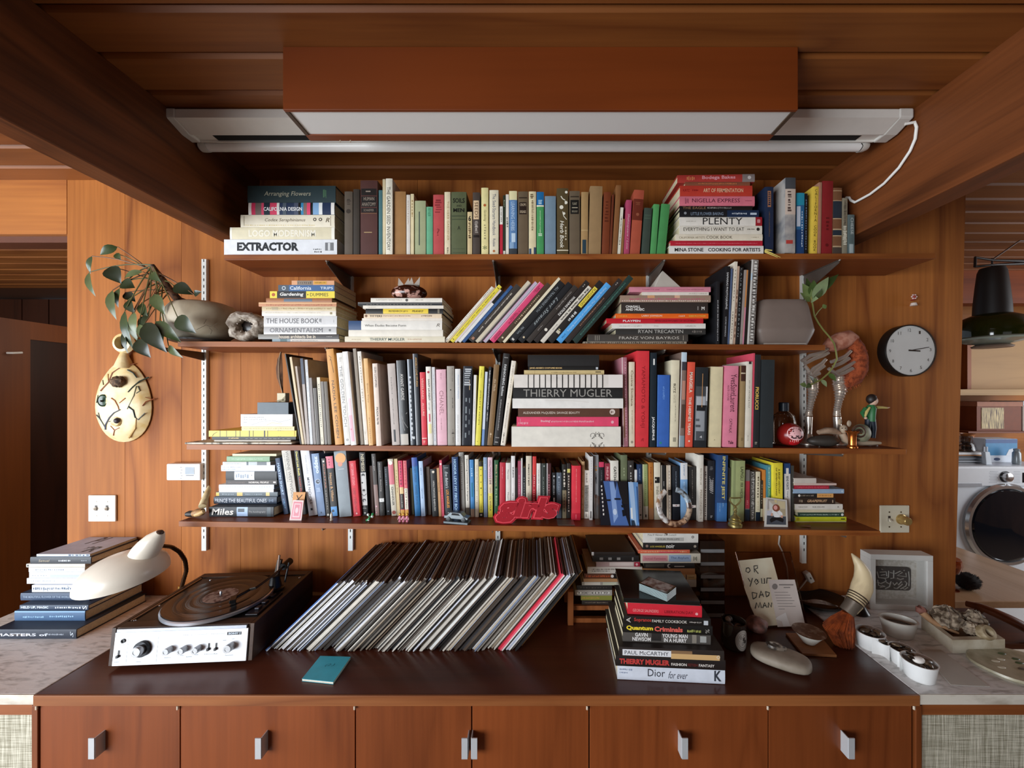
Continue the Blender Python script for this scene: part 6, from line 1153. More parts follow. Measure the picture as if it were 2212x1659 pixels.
lb=MB().lathe([(.049,.0),(.049,.0004),(0,.0004)],40).build('record_label',spotted('label_print','#a8948a','#5c3c34',60,.45,.6,.6),t);lb.location=pl+Vector((0,0,.0215))
MB().tube([pl+Vector((0,0,.02)),pl+Vector((0,0,.034)),pl+Vector((0,0,.037))],[.0034,.0034,.0015],12).build('spindle',chrome,t)
pv=Mi@P(594,1262,1.40);pv=Vector((min(pv.x,hw-.055),pv.y,zd))
dkm=mat('#1e1c1c',.3,.4,0);gun=mat('#4c4640',.3,.8,0)
MB().lathe([(.03,0),(.03,.006),(.022,.01),(.016,.04),(.016,.05),(0,.05)],24,M=Matrix.Translation(pv)).build('arm_base',dkm,t)
hd=pl+Vector((.075,-.05,.034));
arm=[pv+Vector((.004,.055,.062)),pv+Vector((0,0,.056)),pv+Vector((-.012,-.09,.050)),hd+Vector((.02,.05,.004)),hd]
MB().tube(arm,[.0042]*5,10).build('tone_arm',gun,t)
MB().tube([pv+Vector((.0035,.045,.061)),pv+Vector((.006,.085,.066))],.013,16).build('counterweight',dkm,t)
MB().box((-.009,-.022,-.006),(.009,.014,.005),0,Matrix.Translation(hd)@Matrix.Rotation(R(28),4,'Z')).build('headshell',dkm,t,bevel=.0015)
MB().box((-.006,-.006,-.0125),(.006,.008,-.006),0,Matrix.Translation(hd)@Matrix.Rotation(R(28),4,'Z')).build('cartridge',mat('#6c6864',.4),t)
MB().tube([pv+Vector((-.004,.02,.03)),pv+Vector((-.004,.035,.11))],.0035,8).build('lift_lever',mat('#8c7464',.4,.3),t)
MB().tube([pv+Vector((.018,.03,.01)),pv+Vector((.022,.05,.075))],.003,8).build('cue_lever',dkm,t)
MB().box((-.008,-.006,0),(.008,.006,.085),0,Matrix.Translation(pv+Vector((-.028,.05,.005)))@Matrix.Rotation(R(12),4,'Y')).build('arm_rest',gun,t,bevel=.002)
MB().box((hw-.06,.06,zd),(hw-.022,.20,zd+.005)).build('control_plate',mat('#222126',.3,.3,0),t,bevel=.001)
for yy in(.085,.12,.16):MB().box((hw-.047,yy,zd+.0052),(hw-.033,yy+.02,zd+.011)).build('lever',mat('#3c3c44',.3,.5,0),t,bevel=.001)
for fx,fy in((-hw+.024,.056),(-hw+.024,.14),(-hw+.06,dpt-.05),(hw-.024,dpt-.05)):MB().lathe([(.0042,0),(.0034,.002),(0,.0026)],12,M=Matrix.Translation((fx,fy,zd))).build('deck_screw',chrome,t)
MB().tube([(-hw+.019,.05,zd+.002),(-hw+.019,dpt-.04,zd+.002)],.003,6).build('dust_cover_rail',mat('#8c7c6c',.3,.6),t)
def OC(px,py,z=0.0):
 d=(.829-z)*FPX/(py-CY);return P(px,py,d)
c4=[OC(652,1472),OC(720,1479),OC(758,1424),OC(692,1422)]
ctr=sum(c4,Vector())/4;t=thing('booklet','small teal booklet lying on the worktop in front of the records','booklet',(ctr.x,ctr.y,ZK+.0006))
pl4=[(q.x-ctr.x,q.y-ctr.y)for q in c4];pl5=[(a*.985,b_*.985)for a,b_ in pl4]
MB().prism(pl5,.0008,.0062,'xy').build('pages',pages_w,t)
MB().prism(pl4,.0063,.0071,'xy').build('cover',mat('#48bcd4',.45),t)
MB().prism(pl4,0,.0007,'xy').build('back_cover',mat('#48bcd4',.45),t)
mb=MB();put_text(mb,'(2.)',(-.012,.004,.0073),(.026,.002,0),(.004,.012,0));mb.build('cover_print',mat('#12687c',.5,0,0),t)
# -- things at the far end of the worktop and on the marble
def on(px,py,z=0.0):
 """the point of the worktop (or of a level z above it) seen at a pixel"""
 d=(.829-z)*FPX/(py-CY);return P(px,py,d)
def plane_fn(a,b,c):
 n=(b-a).cross(c-a).normalized()
 def f(px,py,lift=0.0):
  u=Vector(((px-CX)/FPX,1.0,(CY-py)/FPX));e=Vector((0,0,H));k=(a-e).dot(n)/u.dot(n);p=e+u*k
  s=-1 if n.dot(p-e)>0 else 1
  return p+n*(lift*s)
 return f
cl=pane('e8e4e0',.10)
x0,x1=X(1512,1.42),X(1566,1.42);z0=ZK+.001
t=thing('clear_drawers','tower of clear plastic drawers behind the book piles','storage drawers',((x0+x1)/2,1.42,z0))
hw=(x1-x0)/2;hh=(Z(1168,1.42)-z0);n=6;st=hh/n
for i in range(n):
 a,b_=st*i,st*(i+1)-.0015
 mb=MB()
 for q in(((-hw,0,a),(hw,.0016,b_)),((-hw,.0017,a),(-hw+.0016,.13,b_)),((hw-.0016,.0017,a),(hw,.13,b_)),((-hw+.0017,.0017,b_-.0016),(hw-.0017,.13,b_)),((-hw+.0017,.0017,a),(hw-.0017,.13,a+.0016))):mb.box(*q)
 mb.build('drawer',cl,t)
 MB().box((-hw+.003,-.0015,a+st*.08),(hw-.003,-.0002,a+st*.34)).build('drawer_light_band',mat('#8c8c8c',.4),t)  # grey strip painted in for the band of light across each drawer
A_,B_,C_,D_=on(1633,1356),on(1747,1359),P(1708,1192,1.465),P(1589,1192,1.465)
A_.z=B_.z=ZK+.0012
pf=plane_fn(A_,B_,D_);ctr=(A_+B_)/2
t=thing('photo_stand','slanting clear plastic stand holding two handwritten notes','photo stand',ctr)
def slab(pts,nrm,th,name,m,par=None,base=None):
 base=base if base is not None else Vector();k=len(pts);vs=[p-base for p in pts]+[p+nrm*th-base for p in pts]
 fs=[tuple(range(k)),tuple(range(2*k-1,k-1,-1))]+[(i,(i+1)%k,k+(i+1)%k,k+i)for i in range(k)]
 return MB().add(vs,fs).build(name,m,par)
nrm=(B_-A_).cross(D_-A_).normalized();nrm=nrm if nrm.y>0 else-nrm
clp=pane('f4ece8',.06)
slab([A_,B_,C_,D_],nrm,.002,'front_sheet',clp,t,ctr)
slab([p+nrm*.006 for p in(A_,B_,C_,D_)],nrm,.002,'back_sheet',clp,t,ctr)
edge=pane('c8a898',.35)
for p,q in((A_,D_),(B_,C_),(D_,C_)):MB().tube([p-ctr+nrm*.004,q-ctr+nrm*.004],.0016,6).build('edge',edge,t)
MB().box((-.05,.0,0),(.05,.09,.003)).build('foot',clp,t)
def flat(pts,lift,th,name,label,m,cat):
 q=[pf(a,b_,lift)for a,b_ in pts];b0=q[-1].copy()
 o=slab(q,nrm,th,name,m,None,b0);o.location=b0;return tag(o,label,cat)
n1=flat([(1595,1211),(1667,1204),(1680,1252),(1692,1350),(1634,1353),(1626,1338),(1630,1330),(1621,1310),(1618,1297),(1611,1280),(1607,1268),(1608,1262)],.0016,.0003,'note','torn cream note with inked capitals in the clear stand',spotted('note_paper','#e8dfc4','#d4c0a0',8,.4,.65,.8),'note')
n2=flat([(1659,1252),(1716,1252),(1739,1352),(1679,1354)],.0022,.0003,'note','white printed receipt note in front of the torn cream note',mat('#dcd0c8',.7,0,.03),'note')
mb=MB()
def inkline(pts,r=.0017,lift=.0019):mb.tube([pf(a,b_,lift)-n1.location for a,b_ in pts],r,5)
def zz(l):return[(1540+a/5.183,1160+b_/5.183)for a,b_ in l]
for l in([(400,345),(370,350),(365,385),(395,400),(415,375),(400,345)],[(455,325),(462,395)],[(455,325),(495,320),(495,350),(465,362),(505,410)],
[(390,460),(415,500)],[(440,460),(412,555)],[(480,470),(462,500),(485,530),(510,505),(480,470)],[(540,462),(545,520),(575,520),(572,462)],[(598,520),(602,460),(650,462)],[(490,500),(500,478)],
[(435,620),(445,690)],[(435,620),(490,630),(480,675),(445,695)],[(515,680),(535,605),(565,670)],[(525,650),(560,645)],[(585,610),(595,670)],[(585,610),(630,625),(620,655),(595,670)],
[(470,800),(485,735),(508,790),(525,730),(540,795)],[(555,795),(575,735),(600,790)],[(562,770),(592,768)],[(615,790),(618,735),(650,785),(655,735)]):inkline(zz(l))
mb.build('lettering',mat('#3c3a34',.6,0,0),n1)
mb=MB()
def bar(x0,y0,x1,y1):
 q=[pf(a,b_,.0027)-n2.location for a,b_ in((x0,y0),(x1,y0),(x1,y1),(x0,y1))];mb.add(q,[(0,1,2,3)])
rr=random.Random(5)
for a,b_,c_,d_ in((1682,1262,1713,1264.5),(1692,1268,1706,1270)):bar(a,b_,c_,d_)
for i in range(7):bar(1672+i*1.6,1279+i*6,1672+i*1.6+rr.uniform(12,40),1280+i*6)
q=[pf(1673+6*math.cos(k*PI/6),1267+6.5*math.sin(k*PI/6),.0027)-n2.location for k in range(12)];mb.add(q,[tuple(range(12))])
mb.build('print',mat('#8c8480',.6,0,0),n2)
slab([pf(a,b_,.003)for a,b_ in((1674,1337),(1680,1331),(1696,1323),(1706,1352),(1691,1353),(1688,1342))],nrm,.0003,'note_patch',mat('#f0ece8',.6,0,0),n2,n2.location)
c=on(1597,1411);t=thing('candle_jar','smoky glass candle jar with an oval white label, filled with dried petals','candle',(c.x,c.y+.035,ZK+.001))
MB().lathe([(.030,0),(.036,.004),(.038,.02),(.037,.055),(.036,.082),(.0375,.084),(.0345,.084),(.034,.05),(.034,.008),(0,.007)],28).build('jar',mat('#4a3c34',.08,0,.05,20,.5,Transmission_Weight=.55),t)
for i in range(9):
 a=i*2.4;MB().blob((.018*math.cos(a),.018*math.sin(a),.06+.006*(i%4)),(.013,.010,.009),8,6,M=Matrix.Rotation(a,4,'Z')).build('petal',mat(('#3c2c24','#8c7868','#2c201c')[i%3],.6),t)
Ml=Matrix.Rotation(R(14),4,'Z')
def lp(u,v,r=.0385):a=u/r-PI/2;return Vector((r*math.cos(a),r*math.sin(a),.04+v))
def oval(sx,sz,r,name,m):
 vs=[lp(0,0,r)]+[lp(sx*math.cos(k*PI/16),sz*math.sin(k*PI/16),r)for k in range(32)]
 MB().add(vs,[(0,k+1,(k+1)%32+1)for k in range(32)],0,False,Ml).build(name,m,t)
oval(.0235,.033,.0391,'label',mat('#dcd8d0',.5,0,0));
mb=MB()
for s in(.94,.8,.62):mb.tube([Ml@lp(.0235*s*math.cos(k*PI/16),.033*(.05+s*.95)*math.sin(k*PI/16),.0392)for k in range(33)],.0004,4)
for ch,u,v in(('O',-.006,.010),('I',.004,.004),('C',.006,.013),('D',.0015,-.009),('I',.009,-.004)):
 a=Ml@lp(u-.004,v-.005,.0394);b_=Ml@lp(u+.004,v-.005,.0394);put_text(mb,ch,a,b_-a,(0,0,.0095))
mb.build('label_print',mat('#4c4844',.5,0,0),t)
c=on(1645,1376);o=MB().blob((0,0,.024),(.040,.032,.024),18,12,fn=lambda u:1+.10*math.sin(5*u.x+1)+.08*math.sin(7*u.y+2)+.05*math.sin(13*u.z)).build('mineral_rock',spotted('red_mineral','#8c5c50','#5c4038',40,.45,.6,.6,bump=.4));o.location=(c.x,c.y+.03,ZK+.0004);tag(o,'reddish brown mineral rock behind the candle jar','rock')
q=[on(1697,1372),on(1768,1374),on(1808,1421),on(1733,1417)];cc=sum(q,Vector())/4
o=MB().prism([(p.x-cc.x,p.y-cc.y)for p in q],0,.008,'xy').build('wooden_board',wood('board_tan','#a06a40','#7c4c2a','x',2,.5),bevel=.0015);o.location=(cc.x,cc.y,ZK+.0006);tag(o,'small tan wooden board under the little white bowl','board')
c=on(1757,1398,.0095);t=thing('small_bowl','small white bowl with a brown inside on the wooden board','bowl',(c.x,c.y+.02,ZK+.0092))
MB().lathe([(0,.002),(.016,0.0025),(.018,.004),(.034,.026),(.046,.040),(.0475,.040)],30,M=Matrix.Scale(1.0,4)).build('bowl',mat('#dcd8cc',.4,0,.05),t)
MB().lathe([(0,.0055),(.016,.007),(.032,.028),(.045,.0405),(.0475,.0402)],30).build('inside',spotted('bowl_glaze','#6c4c38','#a89480',60,.5,.7,.4),t)
c=on(1703,1455);t=thing('flat_stone','long smooth grey stone lying at the front of the worktop','stone',(c.x,c.y+.045,ZK+.0006),(0,0,R(-33)))
st_m=spotted('grey_pebble','#a89c8c','#8c8070',14,.4,.65,.6,bump=.05)
MB().blob((0,0,.018),(.080,.046,.018),32,14,fn=lambda u:(abs(u.x)**3+abs(u.y)**3+abs(u.z)**3)**(-1/3.0)*(1+.05*u.x)).build('stone',st_m,t)
tt=thing('crystal_stone','small dark rough crystal resting on the long grey stone','stone',(c.x+.0,c.y+.058,ZK+.0355),(0,0,R(-25)))
MB().blob((0,0,.008),(.026,.014,.009),12,8,fn=lambda u:1+.22*math.sin(9*u.x)*math.sin(8*u.y+1)+.1*math.sin(15*u.z)).build('rough_body',spotted('crystal_rough','#3c342e','#7c7064',60,.45,.6,.4,bump=.5),tt)
MB().blob((-.004,.001,.016),(.014,.006,.003),10,6).build('pale_top',mat('#948a7e',.3),tt)
c=on(1800,1330);o=thing('black_dish','shallow black dish holding a grey feather on the marble','dish',(c.x,c.y+.075,ZK+.0025))
bl=mat('#1c1816',.25,0,.05)
MB().lathe([(0,0),(.06,0),(.085,.008),(.102,.024),(.104,.025),(.098,.022),(.08,.011),(.05,.006),(0,.005)],36,M=Matrix.Scale(.8,4,(0,1,0))).build('dish',bl,o)
f_=thing('feather','grey and white downy feather in the black dish','feather',(o.location.x-.005,o.location.y-.02,ZK+.012),(0,0,R(-20)))
vs,fs=[],[]
for i in range(13):
 s=i/12.0;w_=.016*math.sin(PI*min(1,s*1.05))**.6+.0015;zc=.010*math.sin(PI*s)
 vs+=[(-.055+.11*s,w_,zc),(-.055+.11*s,0,zc+.004),(-.055+.11*s,-w_,zc)]
 if i:k=3*i;fs+=[(k-3,k-2,k+1,k),(k-2,k-1,k+2,k+1)]
MB().add(vs,fs,0,True).build('vane',spotted('down','#b8b0a8','#5c544c',40,.45,.6,.9,(1,.2,1)),f_)
MB().tube([(-.07,0,.002),(0,0,.0145),(.055,0,.003)],.0012,6).build('quill',mat('#d8d0c4'),f_)
c=on(1868,1333);o=thing('black_cup','small black cone-shaped cup behind the horn brush','cup',(c.x,c.y+.03,ZK+.0015))
MB().lathe([(.0,0),(.034,0),(.036,.004),(.026,.02),(.017,.04),(.014,.052),(.011,.052),(.013,.03),(0,.02)],24).build('cup',bl,o)
dh=1.262;t=thing('horn_brush','horn-handled brush standing on its fan of rust-orange bristles','brush',(X(1818,dh),dh,ZK+.001))
b0=t.location
def hp_(px,py,d=dh):return P(px,py,d)-b0
horn=spotted('horn','#d8c49c','#7c5c40',14,.42,.68,.4,(1,1,.35),0,.3,6,.5)
pts=[(1836,1316,14),(1845,1302,16),(1856,1285,18.5),(1862,1268,18.5),(1865,1250,17),(1863,1234,14),(1857,1220,10.5),(1849,1208,6.5),(1843,1200,3.5),(1840,1196,1.5)]
mb=MB();P3=[hp_(a,b_,dh+.012*i*.5)for i,(a,b_,r)in enumerate(pts)]
mb.tube(P3,[r/FPX*dh*(1+.05*(i%2))for i,(a,b_,r)in enumerate(pts)],18);mb.build('horn_handle',horn,t)
MB().tube([hp_(1829,1322),hp_(1840,1308),hp_(1846,1299)],[.0215,.0225,.0235],18).build('ferrule',mat('#6c6054',.4,.4,.2),t)
for k in range(4):MB().tube([P3[1].lerp(P3[2],k/4.0),P3[1].lerp(P3[2],k/4.0+.07)],.0262+.0012*k,18).build('binding_ring',mat('#2c2018',.5),t)
rb=random.Random(9);mb=MB()
top_=hp_(1831,1320)
for i in range(1100):
 a=rb.uniform(0,2*PI);rad=math.sqrt(rb.random());s=top_+Vector((.016*rad*math.cos(a),.012*rad*math.sin(a),-.002))
 m2=Vector((-.010+.047*rad*math.cos(a),.034*rad*math.sin(a),.058+.006*rb.random()))
 e=Vector((-.004+.030*rad*math.cos(a)+.012,.022*rad*math.sin(a),.0005+.012*rad*rad*rb.random()))
 mb.tube([s,s.lerp(m2,.6)+Vector((0,0,.004)),m2,e],[.0010,.0013,.0012,.0005],3,caps=False)
o=mb.build('bristles',spotted('rust_bristle','#9c4818','#74300c',60,.4,.6,.7),t);o['kind']='stuff'
yf=1.475;a,b_=P(1880,1313,yf),P(2007,1203,yf);w_,h_=b_.x-a.x,(Z(1197,yf)-ZK-.002)
t=thing('shadow_box','deep white frame with a dark carved script plaque on the marble','picture frame',(a.x,yf,ZK+.0015),(0,0,R(-4)))
fw,fd=.020,.05;wf=mat('#d8d6d0',.45,0,.03)
for p,q in(((0,0,0),(w_,fd,fw)),((0,0,h_-fw),(w_,fd,h_)),((0,0,fw),(fw,fd,h_-fw)),((w_-fw,0,fw),(w_,fd,h_-fw))):MB().box(p,q).build('frame_side',wf,t,bevel=.001)
MB().box((fw,fd-.004,fw),(w_-fw,fd-.001,h_-fw)).build('mat_board',spotted('mat_linen','#d8d4cc','#c4beb2',120,.4,.6,.8),t)
px0,px1,pz0,pz1=w_*.20,w_*.80,h_*.27,h_*.70
poly=[]
for cx_,cz_,a0 in((px1-.012,pz1-.012,0),(px0+.012,pz1-.012,90),(px0+.012,pz0+.012,180),(px1-.012,pz0+.012,270)):
 for k in range(5):q=R(a0+k*22.5);poly.append((cx_+.012*math.cos(q),cz_+.012*math.sin(q)))
MB().prism(poly,fd-.010,fd-.0041,'xz').build('plaque',mat('#4a4644',.5,0,.15,60),t)
mb=MB();rs_=Matrix.Identity(4)
def pq(px,py):return Vector((px0+(px-590)/(928-590.0)*(px1-px0),fd-.0102,pz1-(py-300)/(512-300.0)*(pz1-pz0)))
for l in([(615,345),(630,400),(690,405),(720,395),(722,335)],[(640,350),(700,345),(705,385)],[(770,330),(768,400),(740,405)],[(780,360),(830,335),(850,345),(800,375),(885,385),(880,350)],[(905,335),(912,400),(908,470)],
[(615,440),(650,455),(700,430),(690,410)],[(700,440),(730,455),(745,430),(730,480),(690,500)],[(760,440),(775,465),(800,440),(812,462),(840,430),(848,455),(800,495),(770,490)],[(870,425),(890,440),(880,470),(830,498)],[(655,320),(668,326)],[(620,420),(628,470),(660,480)],
[(860,330),(868,326)],[(640,490),(690,478),(660,470)],[(900,480),(870,500),(850,490)],[(735,350),(760,355)],[(690,370),(650,378)],[(800,400),(830,412),(860,402)]):
 mb.tube([pq(*p)for p in l],.0021,5)
mb.build('script',mat('#a8a49c',.5,0,.1),t)
MB().box((fw+.0005,.006,fw+.0005),(w_-fw-.0005,.0075,h_-fw-.0005)).build('glass_front',pane('ffffff',.03),t)
porc=mat('#eeeeec',.25,0,.02)
cups=[(on(1897,1411),.040,.050),(on(1966,1446),.033,.046),(on(2010,1482),.042,.050)]
cups=[(Vector((c.x,c.y+r*.75,ZK+.0012)),r,h)for c,r,h in cups]
t=thing('cup_dish','white porcelain dish of three joined cups on the marble','dish',cups[1][0]);b0=cups[1][0]
for c,r,h in cups:
 MB().lathe([(0,.001),(r*.74,.0),(r*.80,.003),(r*.97,h),(r*1.0,h+.001),(r*.93,h+.001),(r*.74,.006),(0,.005)],32,M=Matrix.Translation(c-b0)).build('cup',porc,t)
for i in(0,1):
 c0,r0,h0=cups[i];c1,r1,h1=cups[i+1];u=(c1-c0);L=u.length;u=u/L;v=Vector((-u.y,u.x,0));mb=MB();pts=[]
 for s in(-1,1):
  wall=[]
  for k in range(9):
   q=k/8.0;a=c0+u*(r0*.55+(L-r0*.55-r1*.55)*q);wd=(r0*.83*(1-q)+r1*.83*q)*(1-.45*math.sin(PI*q));wall.append(a+v*s*wd-b0)
  vs,fs=[],[]
  for k,a in enumerate(wall):
   hh=h0-.012*math.sin(PI*k/8.0);n_=v*s*-.003
   vs+=[a,a+Vector((0,0,hh)),a+n_+Vector((0,0,hh)),a+n_]
   if k:o_=4*k;fs+=[(o_-4,o_,o_+1,o_-3),(o_-3,o_+1,o_+2,o_-2),(o_-2,o_+2,o_+3,o_-1)]
  mb.add(vs,fs,0,True);pts.append(wall)
 fl=pts[0]+pts[1][::-1];k=len(fl);mb.add([p+Vector((0,0,.004))for p in fl],[(i_,i_+1,k-2-i_,k-1-i_)for i_ in range(8)])
 mb.build('channel',porc,t)
rs=random.Random(21);si=0
def shell_(p,sz,rot,col,label):
 o=MB().blob((0,0,0),(sz,sz*.5,sz*.28),12,8,fn=lambda u:1-.25*max(0,u.x)+.05*math.sin(12*u.x)).build('dried_shell',spotted('shell_'+col.strip('#'),col,'#1c1410',60,.42,.6,.25,bump=.15));o.location=p;o.rotation_euler=rot
 return tag(o,label,'shell','dark shells in the joined cups')
wh=['far','middle','near']
for ci,(c,r,h)in enumerate(cups):
 for k in range(6):
  a=k*1.1+rs.random();rad=r*.42 if k else 0
  shell_((c.x+rad*math.cos(a),c.y+rad*math.sin(a),c.z+h-.006+.005*(k%3)),r*rs.uniform(.42,.55),(rs.uniform(-.5,.5),rs.uniform(-.4,.4),rs.uniform(0,3)),rs.choice(['#4c3c30','#5c4a3a','#3a2c24','#6c5844']),'dark brown shell in the %s cup of the joined dish'%wh[ci])
for i,q in((0,.45),(0,.7),(1,.4),(1,.65)):
 c0=cups[i][0].lerp(cups[i+1][0],q);shell_((c0.x,c0.y,c0.z+.040),.022,(rs.uniform(-.4,.4),.3,rs.uniform(0,3)),'#5c4a3a','dark brown shell in the channel between the joined cups')
c,r,h=cups[2];o=MB().blob((0,0,0),(.016,.011,.009),14,10).build('white_pebble',mat('#ece4dc',.4));o.location=(c.x-.012,c.y-.010,c.z+h+.008);tag(o,'single white pebble among shells in the near cup','pebble')
c=on(1962,1387);t=thing('oval_bowl','thick white oval bowl behind the joined cups','bowl',(c.x,c.y+.035,ZK+.0012),(0,0,R(-18)))
MB().lathe([(0,.001),(.036,0),(.041,.004),(.052,.054),(.0545,.056),(.048,.056),(.040,.02),(0,.016)],36,M=Matrix.Scale(.72,4,(0,1,0))).build('bowl',mat('#d8d4ca',.35,0,.04),t)
MB().lathe([(.0455,.036),(.02,.040),(0,.042)],28,M=Matrix.Scale(.70,4,(0,1,0))).build('contents',spotted('bowl_leaves','#5c5044','#2c241c',60,.42,.6,.6,bump=.5),t)
q=[on(1985,1405),on(2032,1405),on(2138,1485),on(2054,1481)];cc=sum(q,Vector())/4
o=MB().prism([(p.x-cc.x,p.y-cc.y)for p in q],0,.0012,'xy').build('paper_card',mat('#c4beb4',.7,0,.03));o.location=(cc.x,cc.y,ZK+.0016);tag(o,'blank grey-white card lying on the marble beside the cups','card')
q=[on(2058,1412),on(2171,1410),on(2113,1352),on(1990,1358)];q[2]=q[1]+(q[3]-q[0]);cc=sum(q,Vector())/4
al_=spotted('alabaster','#d4ccb8','#b4a68c',16,.4,.65,.35)
t=thing('alabaster_tray','thick alabaster tray with a brown hollow, holding the barnacles','tray',(cc.x,cc.y,ZK+.0012))
pl4=[(p.x-cc.x,p.y-cc.y)for p in q];inn=[(a*.80,b_*.74)for a,b_ in pl4];hh=.042
vs=[(a,b_,0)for a,b_ in pl4]+[(a,b_,hh)for a,b_ in pl4]+[(a,b_,hh)for a,b_ in inn]+[(a,b_,hh-.016)for a,b_ in inn]
fs=[(3,2,1,0)]+[(i,(i+1)%4,4+(i+1)%4,4+i)for i in range(4)]+[(4+i,4+(i+1)%4,8+(i+1)%4,8+i)for i in range(4)]+[(8+i,8+(i+1)%4,12+(i+1)%4,12+i)for i in range(4)]
MB().add(vs,fs).build('tray',al_,t)
MB().add([(a,b_,hh-.0155)for a,b_ in inn],[(0,1,2,3)]).build('hollow',mat('#8c6848',.5),t)
bar_=spotted('barnacle','#a89680','#4c3c2c',55,.4,.6,.7,bump=.6)
tb=thing('barnacle_cluster','knotted cluster of grey-brown barnacle shells in the alabaster tray','shell cluster',(cc.x,cc.y,ZK+hh-.013))
def bfn(ph):return lambda u:1+.10*math.sin(11*math.atan2(u.y,u.x)+ph)+.09*math.sin(13*u.z+ph)+.05*math.sin(23*u.x)
for(x,y,z,r,ph)in((-.035,.012,.040,.040,0),(.040,-.004,.036,.034,2),(.006,-.026,.026,.022,4)):MB().blob((x,y,z),(r,r*.85,r*.95),26,16,fn=bfn(ph)).build('shell_lobe',bar_,tb)
MB().lathe([(.020,0),(.023,.018),(.020,.030),(.012,.030),(.010,.012),(0,.008)],18,M=Matrix.Translation((.018,-.040,.022))@Matrix.Rotation(R(58),4,'X'),ex=lambda a:1+.08*math.sin(9*a)).build('shell_mouth',spotted('barnacle_mouth','#b8a88c','#8c7858',40,.4,.6,.6),tb)
MB().tube([(-.095,.035,.045),(-.080,.02,.025),(-.055,.0,.012),(-.030,-.02,.006)],[.012,.009,.008,.004],10).build('dry_stalk',mat('#a8805c',.7),tb)
MB().blob((-.098,.038,.052),(.016,.014,.012),10,8,fn=lambda u:1+.2*math.sin(9*u.x)).build('stalk_head',mat('#7c4c40',.7),tb)
c=on(2188,1462);t=thing('stone_platter','rounded stone platter with leaf-like inlays at the corner of the marble','platter',(1.455,1.165,ZK+.0012))
MB().lathe([(.098,0),(.105,.006),(.103,.012),(0,.012)],32,M=Matrix.Scale(.86,4,(0,1,0)),ex=lambda a:1+.06*math.sin(2*a+1)+.03*math.sin(5*a)).build('slab',spotted('onyx','#b8b098','#8c8468',18,.4,.65,.3),t)
for i in range(9):
 a=i*2.3;r=.02+.006*i;MB().blob((r*math.cos(a),r*.8*math.sin(a),.0125),(.012,.006,.0016),10,6,M=Matrix.Identity(4)).build('inlay',mat(('#4c5c3c','#d8d0b8','#5c5044')[i%3],.3),t)
o=MB().tube([P(1684,1157,1.574),P(1682,1175,1.574),P(1690,1192,1.572),P(1699,1222,1.572),P(1702,1252,1.572),P(1712,1290,1.572),P(1735,1262,1.571),P(1743,1252,1.57)],.003,8).build('cable',mat('#d8d0c4',.5,0,0));tag(o,'thin white cord hanging down the panelled wall behind the clear stand','cord')
c=P(1748,1247,1.562);t=thing('wall_plug','small white plug on the wall beside the clear stand','plug',(c.x,D-.0005,c.z),(0,R(-28),0))
MB().box((-.010,-.026,-.022),(.010,0,.022)).build('plug_body',mat('#dcd4c8',.45,0,.03),t,bevel=.004)
MB().box((-.002,-.0268,-.004),(.002,-.0258,.004)).build('mark',mat('#4c4440'),t)
zc=zdp-ZK;q=[on(1381,1276,zc),on(1441,1300,zc),on(1458,1284,zc),on(1401,1262,zc)];cc=sum(q,Vector())/4;q[2]=q[1]+(q[3]-q[0])
cg=pane('d4dcdc',.18)
for i in range(8):
 pl4=[((p.x-cc.x),(p.y-cc.y))for p in q]
 o=MB().prism(pl4,0,.0024,'xy').build('glass_coaster',cg);o.location=(cc.x,cc.y,zdp+.0008+i*.0031);tag(o,'%s glass coaster of the stack on the black photo album'%('lowest','second','third','fourth','fifth','sixth','seventh','topmost')[i],'coaster','glass coasters on the black album')
 MB().prism([(a*.9,b_*.9)for a,b_ in pl4],.0024,.0026,'xy').build('print',spotted('coaster_print','#6c4438','#b8b4b0',50,.4,.6,.3),o)if i==7 else MB().tube([(a,b_,.0012)for a,b_ in pl4[:3]],.0011,5).build('rim',mat('#a8bcbc',.2),o)
 # -- second shelf: plant, geode, cowrie, pyramid, taupe bread box
def leaf(mb,b,t_,w_,nrm=Vector((0,-1,0)),fold=.25,bend=.0,mi=0):
 b=Vector(b);t_=Vector(t_);u=t_-b;L=u.length;s=u.cross(nrm);s=s.normalized()if s.length>1e-6 else Vector((1,0,0));n=s.cross(u).normalized()
 vs,fs=[],[];K_=7
 for i in range(K_+1):
  q=i/K_;ww=w_*math.sin(PI*min(1.0,q**.8))*(1-.25*q);c=b+u*q+n*(bend*L*math.sin(PI*q))
  vs+=[c+s*ww+n*ww*fold,c,c-s*ww+n*ww*fold]
  if i:k=3*i;fs+=[(k-3,k-2,k+1,k),(k-2,k-1,k+2,k+1)]
 mb.add(vs,fs,mi,True)
def stem(mb,a,b,r=.0014,sag=0.0):
 a=Vector(a);b=Vector(b);mb.tube([a.lerp(b,k/5.0)+Vector((0,0,sag*math.sin(PI*k/5.0)))for k in range(6)],[r*(1-.08*k)for k in range(6)],6)
zt=SH[2][0](X(445,1.43))+.001
t=thing('potted_plant','leggy philodendron leaning out of a cream stone pot on a dark saucer','plant',(X(440,1.44),1.44,zt));b0=t.location
MB().lathe([(0,0),(.085,0),(.098,.004),(.100,.010),(.094,.010),(.085,.006),(0,.006)],36).build('saucer',mat('#2c2824',.4),t)
MB().lathe([(0,.0105),(.07,.0105),(.092,.028),(.110,.065),(.114,.09),(.108,.118),(.092,.140),(.066,.150),(.060,.149),(.060,.142),(0,.140)],40,ex=lambda a:1+.02*math.sin(2*a+1)).build('pot',spotted('stone_pot','#c0b49c','#9c8c72',8,.38,.7,.6,(1,1,1),0,.05,8,1.0),t)
mb=MB()
